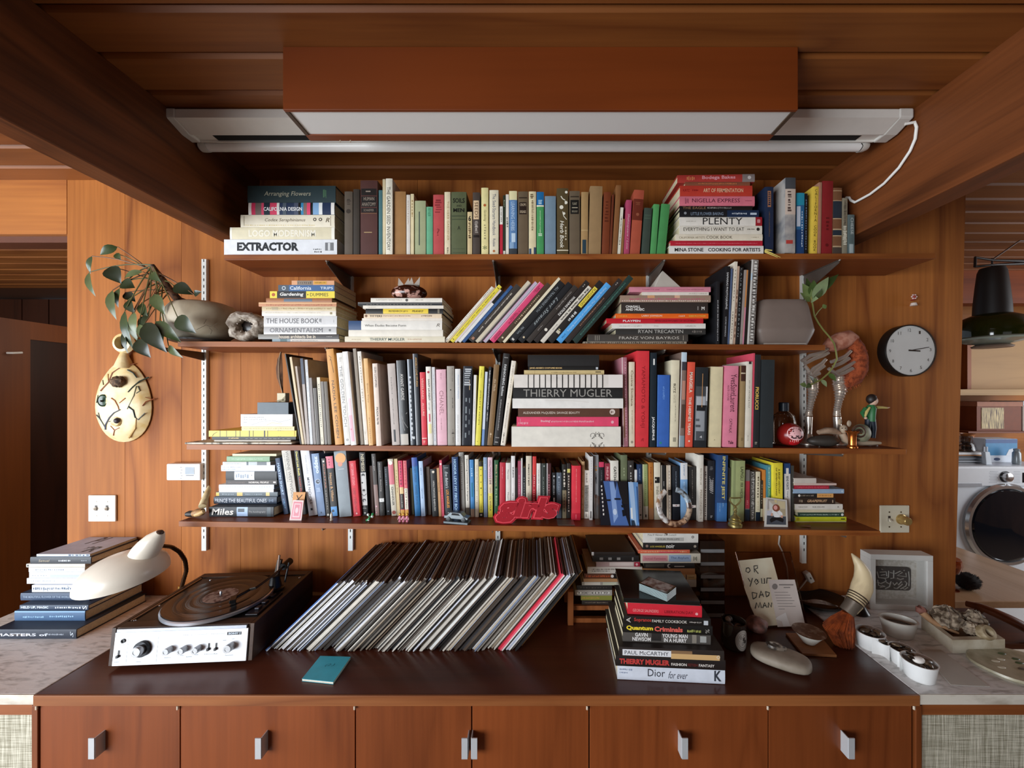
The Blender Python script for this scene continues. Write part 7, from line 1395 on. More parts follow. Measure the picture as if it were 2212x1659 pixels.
for l in([(425,712),(445,702),(455,706),(470,698)],[(455,722),(458,714),(452,708)],[(470,712),(462,705)],[(440,700),(446,690)]):mb.tube([P(a,b_,1.331)-b0 for a,b_ in l],.0007,4)
mb.build('crack',mat('#4c4030',.7),t)
def pp(px,py,d):return P(px,py,d)-b0
tr=[(402,655,1.42),(385,648,1.40),(368,628,1.385),(352,607,1.37),(338,588,1.36),(329,572,1.355)]
MB().tube([pp(*q)for q in tr],[.014,.0135,.012,.012,.010,.006],10).build('trunk',spotted('scarred_trunk','#6c4428','#2c1c10',70,.42,.6,.8,bump=.6),t)
green=[mat(c,.28,0,.2,25)for c in('#3a4a28','#2a3820','#56623c','#1f2c1a','#68744c')]
L_list=[(254,533,216,551,9,1.36,0),(251,547,262,563,6,1.36,0),(199,553,196,592,6,1.35,0),(193,588,207,641,7,1.35,2),(238,576,262,613,15,1.34,3),(262,610,292,622,12,1.34,1),(243,627,252,691,9,1.345,2),(258,623,256,665,7,1.35,0),
(270,632,293,652,9,1.36,3),(276,649,292,678,9,1.35,1),(291,674,295,726,8,1.33,4),(270,671,291,758,8,1.335,0),(314,697,361,762,17,1.315,3),(297,733,326,773,13,1.32,3),(336,694,392,740,12,1.315,0),(364,747,396,773,7,1.32,2),(333,635,357,680,11,1.33,2),
(375,617,421,637,13,1.35,3),(420,637,436,630,6,1.35,3),(383,684,424,720,15,1.305,1),(309,587,268,602,7,1.34,2),(327,590,348,610,8,1.33,0),(269,713,277,764,5,1.335,1),(300,700,330,745,9,1.325,2),(305,655,320,690,8,1.35,0),(345,705,352,750,9,1.32,4),(283,690,300,740,7,1.33,2),(322,680,300,715,8,1.34,1)]
for i,(a,b_,c_,d_,w_,dd,g)in enumerate(L_list):
 mb=MB();leaf(mb,pp(a,b_,dd),pp(c_,d_,dd-.012+.01*(i%3)),1.25*w_/FPX*dd,Vector((.25-.1*(i%4),-1,.15*(i%3))),.22,.10);mb.build('leaf',green[g],t)
 tb=tr[2+i%4];mb=MB();stem(mb,pp(tb[0],tb[1],tb[2]),pp(a,b_,dd),.0024,.012 if a<270 else .006);mb.build('leaf_stalk',mat('#5c5a30' if i%2 else '#6c4828',.5,0,.1),t)
for a,b_,dd in((335,660,1.36),(345,672,1.355),(318,665,1.36),(326,640,1.365)):
 mb=MB();stem(mb,pp(352,607,1.37),pp(a,b_,dd),.0012,.01);mb.build('air_root',mat('#5c4024',.7),t)
c=P(533,737,1.40);rg=random.Random(4)
zb=SH[2][0](c.x)+.001
t=thing('geode','rough white-grey geode with a dark hollow on the second shelf','rock',(c.x,1.405,zb))
vs,fs=[],[];n,m_=36,14
for i in range(m_):
 th=2*PI*i/m_
 for j in range(n):
  a=2*PI*j/n;nz=1+.09*math.sin(3*a+1)+.06*math.sin(7*a)+rg.uniform(-.06,.06)
  if math.sin(a)<-.75:nz=min(nz,1.0)
  rr_=(.043+.020*math.cos(th))*nz;vs.append((rr_*math.cos(a)*1.08,-.0+.030*math.sin(th)*(1+rg.uniform(-.1,.1)),.058+rr_*math.sin(a)*.88))
for i in range(m_):
 for j in range(n):fs.append((i*n+j,((i+1)%m_)*n+j,((i+1)%m_)*n+(j+1)%n,i*n+(j+1)%n))
MB().add(vs,fs,0,True).build('crust',spotted('geode_crust','#c4b8a8','#7c6c5c',60,.38,.62,.6,bump=.7),t)
MB().blob((0,.012,.058),(.036,.012,.030),16,10).build('hollow',mat('#1c1410',.3),t)
cr=mat('#d8d0c4',.15)
for i in range(22):
 a=i*.7;r=.030;u=Vector((math.cos(a),0,math.sin(a)*.85));p=Vector((0,-.012,.058))+u*r*1.12;MB().tube([p,p-u*.010+Vector((0,-.006,0))],[.004,.0005],5).build('crystal',cr,t)
t=thing('cowrie_shell','speckled brown cowrie shell with a white claw-like crest on the white pile','shell',(X(884,1.43),1.43,zq+.0006))
MB().blob((0,0,.030),(.066,.042,.030),28,16).build('shell',spotted('cowrie','#341408','#d8a898',42,.53,.60,.18,(1,1,1.3)),t)
mb=MB()
for(x,l,dx)in((-.028,.030,-.012),(-.006,.030,.004),(.008,.032,.001),(.028,.034,.012)):
 mb.add([(x-.012,-.006,.057),(x+.012,-.006,.057),(x+.010,.006,.057),(x-.010,.006,.057),(x+dx,0,.057+l)],[(0,1,4),(1,2,4),(2,3,4),(3,0,4),(0,3,2,1)])
mb.build('crest',mat('#b8ada0',.5),t)
c=X(1439,1.40);t=MB().add([(-.05,-.05,0),(.05,-.05,0),(.05,.05,0),(-.05,.05,0),(0,0,.078)],[(3,2,1,0),(0,1,4),(1,2,4),(2,3,4),(3,0,4)]).build('white_pyramid',mat('#eee6d8',.5,0,.03),bevel=.001)
t.location=(c,1.44,zt2+.0008);t.rotation_euler=(0,0,R(4));tag(t,'white pyramid standing on the pink hardcover','pyramid')
yb_=1.39;a,b_=X(1637,yb_),X(1772,yb_);xm=(a+b_)/2;z0=SH[2][0](xm)+.001
t=thing('bread_box','taupe rounded box with tapering sides at the end of the second shelf','box',(xm,yb_+.085,z0));tm=mat('#84746a',.45,0,.06,20)
vs,fs=[],[];n=40;prof=[(.80,0),(.84,.010),(.97,.045),(1.0,.058),(.985,.066),(.93,.10),(.86,.145),(.81,.165),(.74,.172),(0,.173)]
hx=(b_-a)/2;hy=.083
for s,z in prof:
 for j in range(n):
  q=2*PI*j/n;ca,sa=math.cos(q),math.sin(q);e=.35;vs.append((hx*s*math.copysign(abs(ca)**e,ca),hy*s*math.copysign(abs(sa)**e,sa),z))
for i in range(len(prof)-1):
 for j in range(n):fs.append((i*n+j,i*n+(j+1)%n,(i+1)*n+(j+1)%n,(i+1)*n+j))
fs.append(tuple(range(n))[::-1]);MB().add(vs,fs,0,True).build('body',tm,t)
MB().box((-hx*.74,-hy*.90,.004),(hx*.62,-hy*.84,.009)).build('base_strip',mat('#c8bcb0',.3),t)
# -- third shelf, right part
def s3(px,d):return SH[3][0](X(px,d))+.001
c=X(1708,1.40);t=thing('daruma_doll','round red daruma doll with a pink moustached face','doll',(c,1.405,s3(1708,1.40)))
MB().blob((0,0,.043),(.043,.042,.043),28,18,fn=lambda u:1-.06*max(0,-u.z-.8)*5).build('body',mat('#8c1c18',.25,0,.06),t)
def dp(u,v,r=1.0):y=-math.sqrt(max(0.0,1-(u*u+v*v)));return Vector((.043*u*r,.042*y*r,.043+.043*v*r))
rot=Matrix.Rotation(R(-12),4,'Z')
def dpatch(cu,cv,ru,rv,name,col,lift=1.012,k=20):
 vs=[dp(cu,cv,lift)];
 for s in(.5,1.0):vs+=[dp(cu+ru*s*math.cos(2*PI*i/k),cv+rv*s*math.sin(2*PI*i/k),lift)for i in range(k)]
 fs=[(0,1+i,1+(i+1)%k)for i in range(k)]+[(1+i,1+k+i,1+k+(i+1)%k,1+(i+1)%k)for i in range(k)]
 MB().add(vs,fs,0,True,rot).build(name,mat(col,.3,0,0),t)
dpatch(.12,.16,.66,.56,'face','#f0b8b8');dpatch(.05,-.60,.40,.22,'chest','#c01c24')
mb=MB()
for l in([(-.22,-.02),(-.2,-.14),(-.1,-.2),(.06,-.18),(.1,-.14)],[(.22,-.14),(.36,-.2),(.48,-.16),(.56,-.02)],[(.06,-.02),(.16,-.05),(.26,-.02)]):mb.tube([rot@dp(u,v,1.02)for u,v in l],[.0022]*len(l),6)
mb.build('moustache',mat('#28181c',.4,0,0),t);
for u,v in((-.10,.36),(.44,.40)):dpatch(u,v,.05,.05,'eye','#2c1c1c',1.02,10);dpatch(u-.01,v+.14,.09,.025,'brow','#2c1c1c',1.02,10)
mb=MB()
for u in(-.3,-.15,0,.15,.3):mb.tube([rot@dp(u,-.36,1.016),rot@dp(u*.9,-.52-.05*(u==0),1.016)],.0011,5)
mb.build('chest_print',mat('#e8a8a0',.4,0,0),t)
d_=1.48;t=thing('glass_bottle','clear glass bottle with a dark cap behind the daruma doll','bottle',(X(1693,d_),d_,s3(1693,d_)))
MB().lathe([(0,.002),(.036,0),(.040,.006),(.041,.08),(.036,.108),(.017,.124),(.016,.134),(.013,.134),(.014,.122),(.033,.105),(.038,.08),(.037,.008),(0,.005)],28).build('glass',glass('e4dcd4',.03),t)
MB().lathe([(.0175,.126),(.0175,.156),(.015,.159),(0,.159)],20).build('cap',mat('#232c38',.35),t)
d_=1.43;c=X(1768,d_);o=MB().blob((0,0,.021),(.057,.030,.021),26,12,fn=lambda u:1+.04*math.sin(4*u.x)).build('dark_stone',mat('#3c3630',.55,0,.15));o.location=(c,1.405,s3(1768,d_));tag(o,'smooth dark stone under the silver-legged bird','stone')
dB=1.475;zb=s3(1780,dB);t=thing('bird_sculpture','bird sculpture of two silver ribbed legs under a pink and orange fur body','sculpture',(X(1780,dB),dB,zb));b0=t.location
def bp_(px,py,d=dB):return P(px,py,d)-b0
chrome2=mat('#e4d8cc',.22,.75,0)
def ribbed(pts,name):
 q=[];rs=[]
 for(a,b_)in zip(pts,pts[1:]):
  for k in range(8):s=k/8.0;q.append(bp_(a[0]+(b_[0]-a[0])*s,a[1]+(b_[1]-a[1])*s));r=a[2]+(b_[2]-a[2])*s;rs.append((r*(1+.13*(1 if k%2 else-1)))/FPX*dB)
 MB().tube(q,rs,14).build(name,chrome2,t)
zfoot=(850-(zb+.001-H)*FPX/dB)
for nm,sh,fl in(('leg',[(1752,806,7),(1756,822,12),(1757,842,10),(1752,868,6.5),(1748,888,6),(1747,900,8)],1746),('leg',[(1815,806,8),(1812,826,12),(1816,842,12),(1812,866,7),(1808,886,6.5),(1808,900,8)],1810)):
 ribbed(sh,nm)
 f=bp_(fl,905);MB().lathe([(.040,0),(.040,.004),(.030,.010),(.018,.024),(.012,.040)],22,M=Matrix.Translation((f.x,0,.0+max(0.0,.0)))).build('foot',chrome2,t)
 MB().tube([(f.x,0,.03),bp_(sh[-1][0],sh[-1][1])],[.012,.0135],12).build('ankle',chrome2,t)
for l in([(1732,780),(1750,768),(1770,763),(1788,754)],[(1738,786),(1758,775),(1778,768),(1790,762)],[(1744,808),(1758,796),(1775,786),(1784,776)],[(1752,812),(1766,800),(1780,790)],[(1795,782),(1812,776),(1826,770),(1838,758)],[(1800,806),(1816,800),(1834,790),(1846,782)],[(1808,812),(1824,806),(1842,796)],[(1800,792),(1818,784),(1834,774)],[(1757,812),(1770,806)],[(1790,796),(1812,812)],[(1752,808),(1738,790)]):
 MB().tube([bp_(a,b_,dB-.02)for a,b_ in l],[.0066,.0076,.0076,.006][:len(l)]if len(l)<=4 else .005,10).build('silver_strand',chrome2,t)
fur1=spotted('pink_fur','#c88c74','#a8644c',50,.4,.62,.9,bump=.3);fur2=spotted('orange_fur','#a04a24','#743012',70,.4,.62,.95,bump=.5)
MB().tube([bp_(1782,753),bp_(1797,745),bp_(1815,737),bp_(1833,731),bp_(1845,736)],[.016,.030,.035,.031,.022],20).build('body',fur1,t)
tp=[(1838,735,13),(1849,750,15),(1854,772,17),(1852,796,19),(1842,816,18),(1826,828,13),(1814,832,6)]
MB().tube([bp_(a,b_,dB-.004)for a,b_,r in tp],[r/FPX*dB for a,b_,r in tp],18).build('fur_tail',fur2,t)
rf=random.Random(2);mb=MB()
for i in range(500):
 k=rf.uniform(0,len(tp)-1.01);j=int(k);s=k-j;a,b_=tp[j],tp[j+1];c=bp_(a[0]+(b_[0]-a[0])*s,a[1]+(b_[1]-a[1])*s,dB-.004);r=(a[2]+(b_[2]-a[2])*s)/FPX*dB;u=Vector((rf.gauss(0,1),rf.gauss(0,1),rf.gauss(0,1))).normalized()
 p=c+u*r*.95;mb.tube([p,p+u*.006+Vector((0,0,-.006))],[.0012,.0003],3,caps=False)
mb.build('fur',fur2,t)['kind']='stuff'
o=MB().tube([P(1768,934,1.41),P(1785,930,1.41),P(1800,931,1.41),P(1814,936,1.41)],[.010,.015,.016,.008],14,flat=.8).build('driftwood',spotted('driftwood','#b0947c','#8c7058',30,.4,.62,.7));tag(o,'pale tongue-shaped piece of driftwood lying on the dark stone','driftwood')
dS=1.405;t=thing('snail_figurine','clay snail figurine with a spiral green-grey shell','figurine',(X(1852,dS),dS,s3(1852,dS)));b0=t.location
clay=mat('#b09c84',.6,0,.12);
def sp_(px,py,d=dS):return P(px,py,d)-b0
MB().tube([sp_(1819,936),sp_(1824,948),sp_(1838,956),sp_(1860,957),sp_(1885,957),sp_(1902,957)],[.011,.013,.012,.010,.008,.005],12).build('body',clay,t)
MB().blob(sp_(1822,927),(.013,.012,.016),14,10).build('head',clay,t)
for a,b_ in((1814,911),(1834,915)):MB().blob(sp_(a,b_),(.008,.004,.012),10,8).build('ear',clay,t)
for a in(1819,1826):MB().blob(sp_(a,925,dS-.011),.0018,8,6).build('eye',mat('#201814',.2),t)
MB().blob(sp_(1860,936),(.034,.020,.034),24,14).build('shell',spotted('snail_shell','#98987c','#787860',30,.4,.6,.5),t)
sp=[]
for i in range(40):a=i*.28;r=.006+.0235*i/39.0;sp.append(sp_(1857,934,dS-.0205+.006*i/39.0)+Vector((r*math.cos(a),0,r*math.sin(a))))
MB().tube(sp,[.0036]*40,7).build('spiral',mat('#4c3020',.6),t)
dC=1.378;t=thing('copper_cup','small copper cup with a flared rim in front of the snail','cup',(X(1841,dC),dC,s3(1841,dC)))
MB().lathe([(.017,0),(.017,.004),(.012,.010),(.0125,.040),(.015,.052),(.021,.058),(.0215,.060),(.017,.059),(.011,.048),(.010,.012),(0,.010)],24).build('cup',mat('#e0803c',.22,.9,.05),t)
MB().box((.013,-.002,.050),(.034,.002,.053)).build('handle',mat('#b0602c',.25,.9,.05),t)
dM=1.44;t=thing('green_figurine','small painted figurine in a green jacket with dark hair, pointing sideways','figurine',(X(1880,dM),dM,s3(1880,dM)));b0=t.location
def mp_(px,py,d=dM):return P(px,py,d)-b0
MB().lathe([(.022,0),(.022,.004),(0,.004)],20).build('base',mat('#5c3420',.5),t)
nav=mat('#1c2838',.5);gr=mat('#2c6c3c',.5,0,.1);yl=mat('#c8b46c',.5);sk=mat('#d8b098',.5)
mb=MB();mb.tube([mp_(1874,946),mp_(1874,925),mp_(1876,906)],[.007,.009,.011],10);mb.tube([mp_(1886,946),mp_(1887,925),mp_(1884,906)],[.007,.009,.011],10)
mb.build('trousers',nav,t)
MB().tube([mp_(1880,910),mp_(1880,897),mp_(1881,882),mp_(1882,875)],[.018,.019,.020,.012],14,flat=.7).build('jacket',gr,t)
MB().tube([mp_(1882,879),mp_(1883,873)],[.007,.006],10).build('neck',sk,t)
MB().blob(mp_(1886,866),(.0145,.0145,.018),16,12).build('head',sk,t)
MB().blob(mp_(1884,863)+Vector((0,.002,.001)),(.0175,.0165,.0195),16,12,fn=lambda u:1.0 if not(u.x>.45 and-.5<u.z<.45)else .80).build('hair',mat('#231a16',.5),t)
MB().blob(mp_(1894,866),(.004,.0025,.0025),8,6).build('nose',sk,t)
MB().tube([mp_(1893,880),mp_(1905,880),mp_(1916,881)],[.006,.005,.0035],8).build('arm',yl,t)
MB().tube([mp_(1916,881),mp_(1922,880)],[.0035,.0015],6).build('hand',sk,t)
MB().tube([mp_(1870,882),mp_(1862,892),mp_(1868,902)],[.007,.0065,.005],8).build('arm',gr,t)
MB().blob(mp_(1870,903,dM-.012),.005,8,6).build('hand',sk,t)
MB().tube([mp_(1879,880,dM-.014),mp_(1872,890,dM-.016),mp_(1869,900,dM-.016)],[.003,.005,.003],8).build('scarf',yl,t)
dV=1.43;t=thing('trailing_vine','thin green vine hanging over the silver-legged bird','vine',P(1808,776,dV));b0=t.location
def vp(px,py,d=dV):return P(px,py,d)-b0
vst=mat('#7c7c3c',.5,0,.1)
MB().tube([vp(1752,640),vp(1756,662),vp(1759,682),vp(1768,698),vp(1778,712),vp(1792,728),vp(1802,742),vp(1806,760),vp(1808,776),vp(1800,792),vp(1790,806),vp(1774,820),vp(1758,828),vp(1742,833)],.0028,8).build('stem',vst,t)
MB().tube([vp(1761,682),vp(1768,672),vp(1776,664)],.0016,6).build('side_stem',vst,t)
lg=[mat(c,.35,0,.2,30)for c in('#6c7c48','#4c6030','#8c9c70','#3c5028')]
for i,(a,b_,c_,d2,w_,dd)in enumerate([(1750,645,1733,612,11,0),(1752,640,1758,604,12,-.01),(1754,645,1790,598,15,-.015),(1756,640,1812,592,11,.01),(1750,652,1728,632,9,.0),(1758,648,1776,622,11,-.03),(1752,650,1768,645,9,-.03),(1748,640,1742,600,9,.02),(1776,664,1786,660,6,0),(1790,806,1806,824,6,-.02),(1774,820,1786,836,6,-.01),(1758,828,1748,812,7,-.02),(1742,833,1727,830,6,0),(1752,830,1740,838,6,-.02),(1765,826,1752,816,6,.01)]):
 mb=MB();leaf(mb,vp(a,b_),vp(c_,d2,dV+dd),w_/FPX*dV,Vector((.3*(i%3-1),-1,.3)),.15,.05);mb.build('leaf',lg[i%4],t)
t=thing('feather','brown feather standing behind the slate grey box','feather',P(612,862,1.46));b0=t.location
vs,fs=[],[]
fpts=[(606,760,1),(603,775,5),(602,795,7.5),(603,815,7),(606,832,4),(609,845,1.5),(612,862,.8)]
for i,(a,b_,w_)in enumerate(fpts):
 c=P(a,b_,1.46)-b0;r=w_/FPX*1.46;vs+=[c+Vector((-r,.004,0)),c+Vector((0,-.001,0)),c+Vector((r,.004,0))]
 if i:k=3*i;fs+=[(k-3,k,k+1,k-2),(k-2,k+1,k+2,k-1)]
MB().add(vs,fs,0,True).build('vane',spotted('brown_feather','#7c5438','#3c2414',30,.42,.6,.8,(1,1,.4)),t)
MB().tube([P(a,b_,1.459)-b0 for a,b_,w_ in fpts],.001,5).build('quill',mat('#c8b090'),t)
t=thing('candle_cube','small cream cube tied with twine on the slate grey box','candle',(X(612,1.41),1.41,zp+.0008))
MB().box((-.0155,-.012,0),(.0155,.012,.033)).build('cube',mat('#dcd0b0',.6,0,.05),t,bevel=.002)
mb=MB()
for p,q in(((-.018,-.013,.004),(.010,-.017,.010)),((.0,-.016,.006),(.020,-.02,.002)),((.004,-.016,.008),(.018,-.016,.022)),((-.010,-.015,.0),(.006,-.017,.008))):mb.tube([p,q],.0011,5)
mb.build('twine',mat('#a89c80',.8),t)
# -- lowest shelf: small things in front of the books
def s4(px,d):return SH[4][0](X(px,d))+.001
d_=1.385;t=thing('animal_carving','carved horn and wood animal head at the end of the lowest shelf','carving',(X(436,d_),d_,s4(436,d_)));b0=t.location
def ap(px,py,d=d_):return P(px-12,py,d)-b0
zz0=850-(b0.z-H)*FPX/d_
MB().tube([ap(415,zz0-7),ap(422,zz0-8),ap(431,zz0-8)],[.008,.0115,.011],12).build('muzzle',mat('#241a14',.5),t)
MB().tube([ap(430,zz0-8),ap(440,zz0-11),ap(450,zz0-12)],[.011,.014,.012],12).build('head',spotted('carved_wood','#a87c4c','#5c3c24',30,.4,.62,.6),t)
MB().tube([ap(433,zz0-5,1.376),ap(443,zz0-8,1.376),ap(452,zz0-13,1.378)],[.006,.009,.007],10).build('jaw',mat('#d8b478',.5,0,.1),t)
MB().tube([ap(449,1094,1.41),ap(453,1082,1.43),ap(459,1066,1.44),ap(463,1056,1.45),ap(463,1049,1.455)],[.012,.011,.0095,.008,.002],12).build('horn',spotted('bone_horn','#e0d0a4','#b89868',24,.4,.65,.5),t)
def card(name,label,corners,th,m,cat,group=None,prints=None):
 q=[P(*c)for c in corners];b0=q[3].copy();n=(q[1]-q[0]).cross(q[3]-q[0]).normalized();n=n if n.y>0 else-n
 o=slab(q,n,th,name,m,None,b0);o.location=b0;tag(o,label,cat,group)
 def uvp(u,v,lift=.0004):a=q[0].lerp(q[1],u);c_=q[3].lerp(q[2],u);return a.lerp(c_,v)-n*lift-b0
 if prints:
  mats=[];mb=MB()
  for k,(col,pts)in enumerate(prints):
   mm=mat(col,.4,0,0)if isinstance(col,str)else col
   if mm not in mats:mats.append(mm)
   mb.add([uvp(u,v,.0003+.0001*k)for u,v in pts],[tuple(range(len(pts)))],mats.index(mm))
  mb.build('print',mats,o)
 return o
def rect(a,b_,c_,d_):return[(a,b_),(c_,b_),(c_,d_),(a,d_)]
def circ(u,v,r,k=12,ry=None):return[(u+r*math.cos(2*PI*i/k),v+(ry or r)*math.sin(2*PI*i/k))for i in range(k)]
zc_=lambda px,d:850-(s4(px,d)-H)*FPX/d
card('playing_card','orange playing card marked with black ink, leaning on the books',[(634,1063,1.412),(660,1063,1.412),(652,zc_(652,1.378),1.378),(627,zc_(627,1.378),1.378)],.0004,mat('#e0a468',.5,0,0),'playing card',None,[('#3c2818',[(.28,.12),(.36,.12),(.62,.34),(.55,.34)]),('#3c2818',[(.72,.10),(.80,.10),(.42,.32),(.36,.3)]),('#3c2818',[(.3,.3),(.38,.26),(.42,.32),(.32,.34)])])
card('playing_card','pink patterned playing card in front of the orange one',[(633,1080,1.389),(656,1081,1.389),(651,zc_(651,1.366),1.366),(625,zc_(625,1.366),1.366)],.0004,mat('#f0d8d4',.5,0,0),'playing card',None,[('#e08c98',rect(.1,.08,.9,.92)),('#f0ccd0',rect(.2,.16,.8,.84)),('#e0909c',rect(.28,.22,.72,.78)),('#f0ccd0',circ(.5,.5,.14))])
d_=1.372;t=thing('bullet_charm','tiny pointed white and silver charm on the lowest shelf','charm',(X(716,d_),d_,s4(716,d_)))
MB().lathe([(.005,0),(.0055,.003),(.003,.006),(.0045,.009),(.0042,.02),(.001,.031),(0,.032)],12).build('charm',mat('#e8e0d0',.25,.3),t)
d_=1.37;t=thing('toy_jack','little green and white toy jack on the lowest shelf','toy',(X(798,d_),d_,s4(798,d_)))
for i,(p,c_)in enumerate((((-.008,0,.004),'#2c8c50'),((.010,0,.016),'#e8ece8'),((.002,-.008,.012),'#2c8c50'),((-.006,.004,.022),'#e8ece8'),((.010,.004,.024),'#2c8c50'),((-.003,0,.005),'#d8dcd8'))):MB().blob(p,.0048,10,8).build('knob',mat(c_,.3),t)
MB().tube([(-.008,0,.004),(.002,0,.012),(.010,.004,.024)],.002,6).build('bar',mat('#3c9c5c',.3),t);MB().tube([(.010,0,.016),(.002,0,.012),(-.006,.004,.022)],.002,6).build('bar',mat('#3c9c5c',.3),t)
for i in range(3):
 d_=1.368;px=864+8*i;t=thing('dancer_figurine','%s of three tiny pink figurines with gold heads'%('first','middle','last')[i],'figurine',(X(px,d_),d_,s4(px,d_)),group='three tiny pink figurines')
 MB().lathe([(.005,0),(.0055,.003),(.0025,.008),(.005,.013),(.0055,.018),(.003,.022),(0,.023)],12).build('body',mat('#d8889c',.35,0,.1),t)
 MB().blob((0,0,.027),(.0045,.004,.005),10,8).build('head',mat('#e0a040',.3,.5),t)
 MB().tube([(-.005,-.002,.016),(-.0058,-.004,.008)],.0013,6).build('arm',mat('#e0a8b0',.4),t);MB().tube([(.005,-.002,.016),(.0058,-.004,.008)],.0013,6).build('arm',mat('#e0a8b0',.4),t)
d_=1.365;t=thing('toy_car','silver-grey toy car on a slab in front of the books','toy car',(X(988,d_),d_,s4(988,d_)),(0,0,R(-12)))
gm=mat('#6c7478',.3,.6,.05);MB().box((-.046,-.018,0),(.046,.018,.009)).build('slab',mat('#5c6468',.35,.5),t,bevel=.002)
MB().prism([(-.045,.018),(.044,.016),(.046,.024),(.030,.028),(.018,.040),(-.020,.041),(-.032,.030),(-.045,.028)],-.014,.014,'xz').build('body',gm,t,bevel=.002)
MB().prism([(-.017,.031),(.016,.0305),(.010,.037),(-.014,.038)],-.0144,.0144,'xz').build('windows',mat('#2c3034',.1),t)
for x in(-.028,.028):
 for y in(-.0145,.0145):MB().lathe([(.0075,-.002),(.0078,.002),(.004,.0026),(0,.0026)],14,M=Matrix.Translation((x,y,.0172))@Matrix.Rotation(PI/2,4,'X')).build('wheel',mat('#34383a',.4,.3),t)
d_=1.362;a=P(1066,1131,d_);z0=s4(1138,d_);W_=X(1211,d_)-X(1064,d_);Hh=.103
t=thing('word_patch','red felt patch cut in the shape of the word girls','patch',(X(1064,d_),d_,z0),(R(-12),R(2),0));
def text_solid(s,bold,shear,x0,z0,w_,h_,y0,y1):
 vs,fs=text_geo(s,bold,shear);cnt={}
 for f in fs:
  for i in range(len(f)):e=(f[i],f[(i+1)%len(f)]);cnt[frozenset(e)]=cnt.get(frozenset(e),0)+1
 n=len(vs);V=[(x0+u*w_,y0,z0+v*h_)for u,v in vs]+[(x0+u*w_,y1,z0+v*h_)for u,v in vs]
 F=[tuple(f)for f in fs]+[tuple(i+n for i in f[::-1])for f in fs]
 for e,c in cnt.items():
  if c==1:i,j=tuple(e);F.append((i,j,j+n,i+n))
 return MB().add(V,F)
g1,g2,g3=.13,.075,.05
W0,H0=TDIM[('girls',0.0,.22)]if text_geo('girls',0.0,.22)else(1,1)
def lay(b):kx,kz=W_/(W0+2*g1),Hh/(H0+2*g1);return((g1-b)*kx,(g1-b)*kz,(W0+2*b)*kx,(H0+2*b)*kz)
text_solid('girls',g1,.22,0,0,W_,Hh,0,.006).build('backing',mat('#b8182c',.85,0,.12,300),t)
x,z,w2,h2=lay(g2);text_solid('girls',g2,.22,x,z,w2,h2,-.0025,0).build('piping',mat('#f0505c',.7,0,.1,300),t)
x,z,w2,h2=lay(g3);text_solid('girls',g3,.22,x,z,w2,h2,-.0030,-.0024).build('felt',mat('#a81424',.9,0,.2,300),t)
t=MB().box((-.03,-.03,0),(.03,.03,.0012)).build('metal_bookend',mat('#8c8478',.4,.5));t.location=(X(1222,1.385),1.385,s4(1222,1.385));tag(t,'thin metal bookend foot beside the red word patch','bookend')
bx_=[('#4c6ca8',[(.12,.0),(.85,.0),(.75,.5),(.95,1),(.35,1),(.25,.5)]),('#8ca8d8',[(.35,.02),(.6,.02),(.55,.4),(.6,.8),(.45,.95),(.4,.5)]),('#24304c',[(.5,0),(.62,0),(.55,.22)]),('#1c1a1c',[(.62,.0),(.98,.0),(.98,.52),(.8,.52),(.7,.3)]),('#1c1a20',rect(.18,.42,.36,.46)),('#1c1a20',rect(.5,.39,.72,.43)),('#10141c',[(.72,.55),(.82,.53),(.84,.6),(.74,.6)]),('#10141c',[(.74,.66),(.86,.64),(.88,.78),(.76,.8)]),('#c8d8f0',circ(.5,.7,.07))]+[('#d8d4d0',rect(.03+.008*i,.1+.09*i,.075+.008*i,.15+.09*i))for i in range(8)]
card('postcard','dark blue photo postcard leaning on the books',[(1296,1039,1.415),(1355,1040,1.415),(1362,zc_(1362,1.36),1.36),(1297,zc_(1297,1.36),1.36)],.0006,mat('#1c1e26',.25,0,0),'postcard',None,bx_)
card('postcard','pale blue postcard tucked beside the dark one',[(1357,1041,1.408),(1378,1042,1.408),(1381,zc_(1381,1.362),1.362),(1362,zc_(1362,1.362),1.362)],.0006,mat('#6c9cd4',.3,0,.1,40),'postcard',None,[('#a8c4e4',[(0,0),(.5,0),(.6,.35),(.7,1),(.3,1)]),('#ecece8',rect(.1,.6,.3,.85)),('#3c5c8c',[(.8,.1),(.95,.1),(1,.9),(.9,.95)]),('#24384c',[(.1,.88),(.45,.88),(.6,1),(.1,1)])])
q=[(1284,1068,1.40),(1296,1072,1.40),(1296,zc_(1296,1.364),1.364),(1286,zc_(1286,1.364),1.364)]
card('plastic_stand','clear plastic stand edge behind the dark blue postcard',q,.004,pane('dce4e4',.3),'stand')
d_=1.378;c=P(1456,1092,d_);t=thing('resin_bangle','mottled clear and brown resin bangle propped against the novels','bangle',(c.x,d_,c.z),(R(-14),0,0))
pts=[Vector((.055*math.cos(a),0,.060*math.sin(a)))for a in[R(118+318*i/40.0)for i in range(41)]]
zmin=min(p.z for p in pts)-.0075;dz=s4(1456,d_)-(c.z+zmin*math.cos(R(14)));t.location.z+=dz
for i in range(5):
 seg=pts[i*8:i*8+9];MB().tube(seg,[.0076]*len(seg),10,flat=1.3).build('segment',spotted('resin%d'%i,('#8c6848','#c8c4c0','#5c3c2c','#b8a088','#a8b8c4')[i],('#d0c8c0','#6c5040','#c09878','#4c3c38','#4c443c')[i],60,.42,.6,.12),t)
d_=1.372;t=thing('brass_goblet','old brass stand with a twisted stem and heart-shaped loop','brass stand',(X(1588,d_),d_,s4(1588,d_)));br=mat('#b0a068',.3,.8,.1)
MB().lathe([(.023,0),(.023,.008),(.018,.012),(.021,.016),(.021,.022),(.015,.026),(.017,.031),(.010,.037),(.006,.042)],24).build('base',br,t)
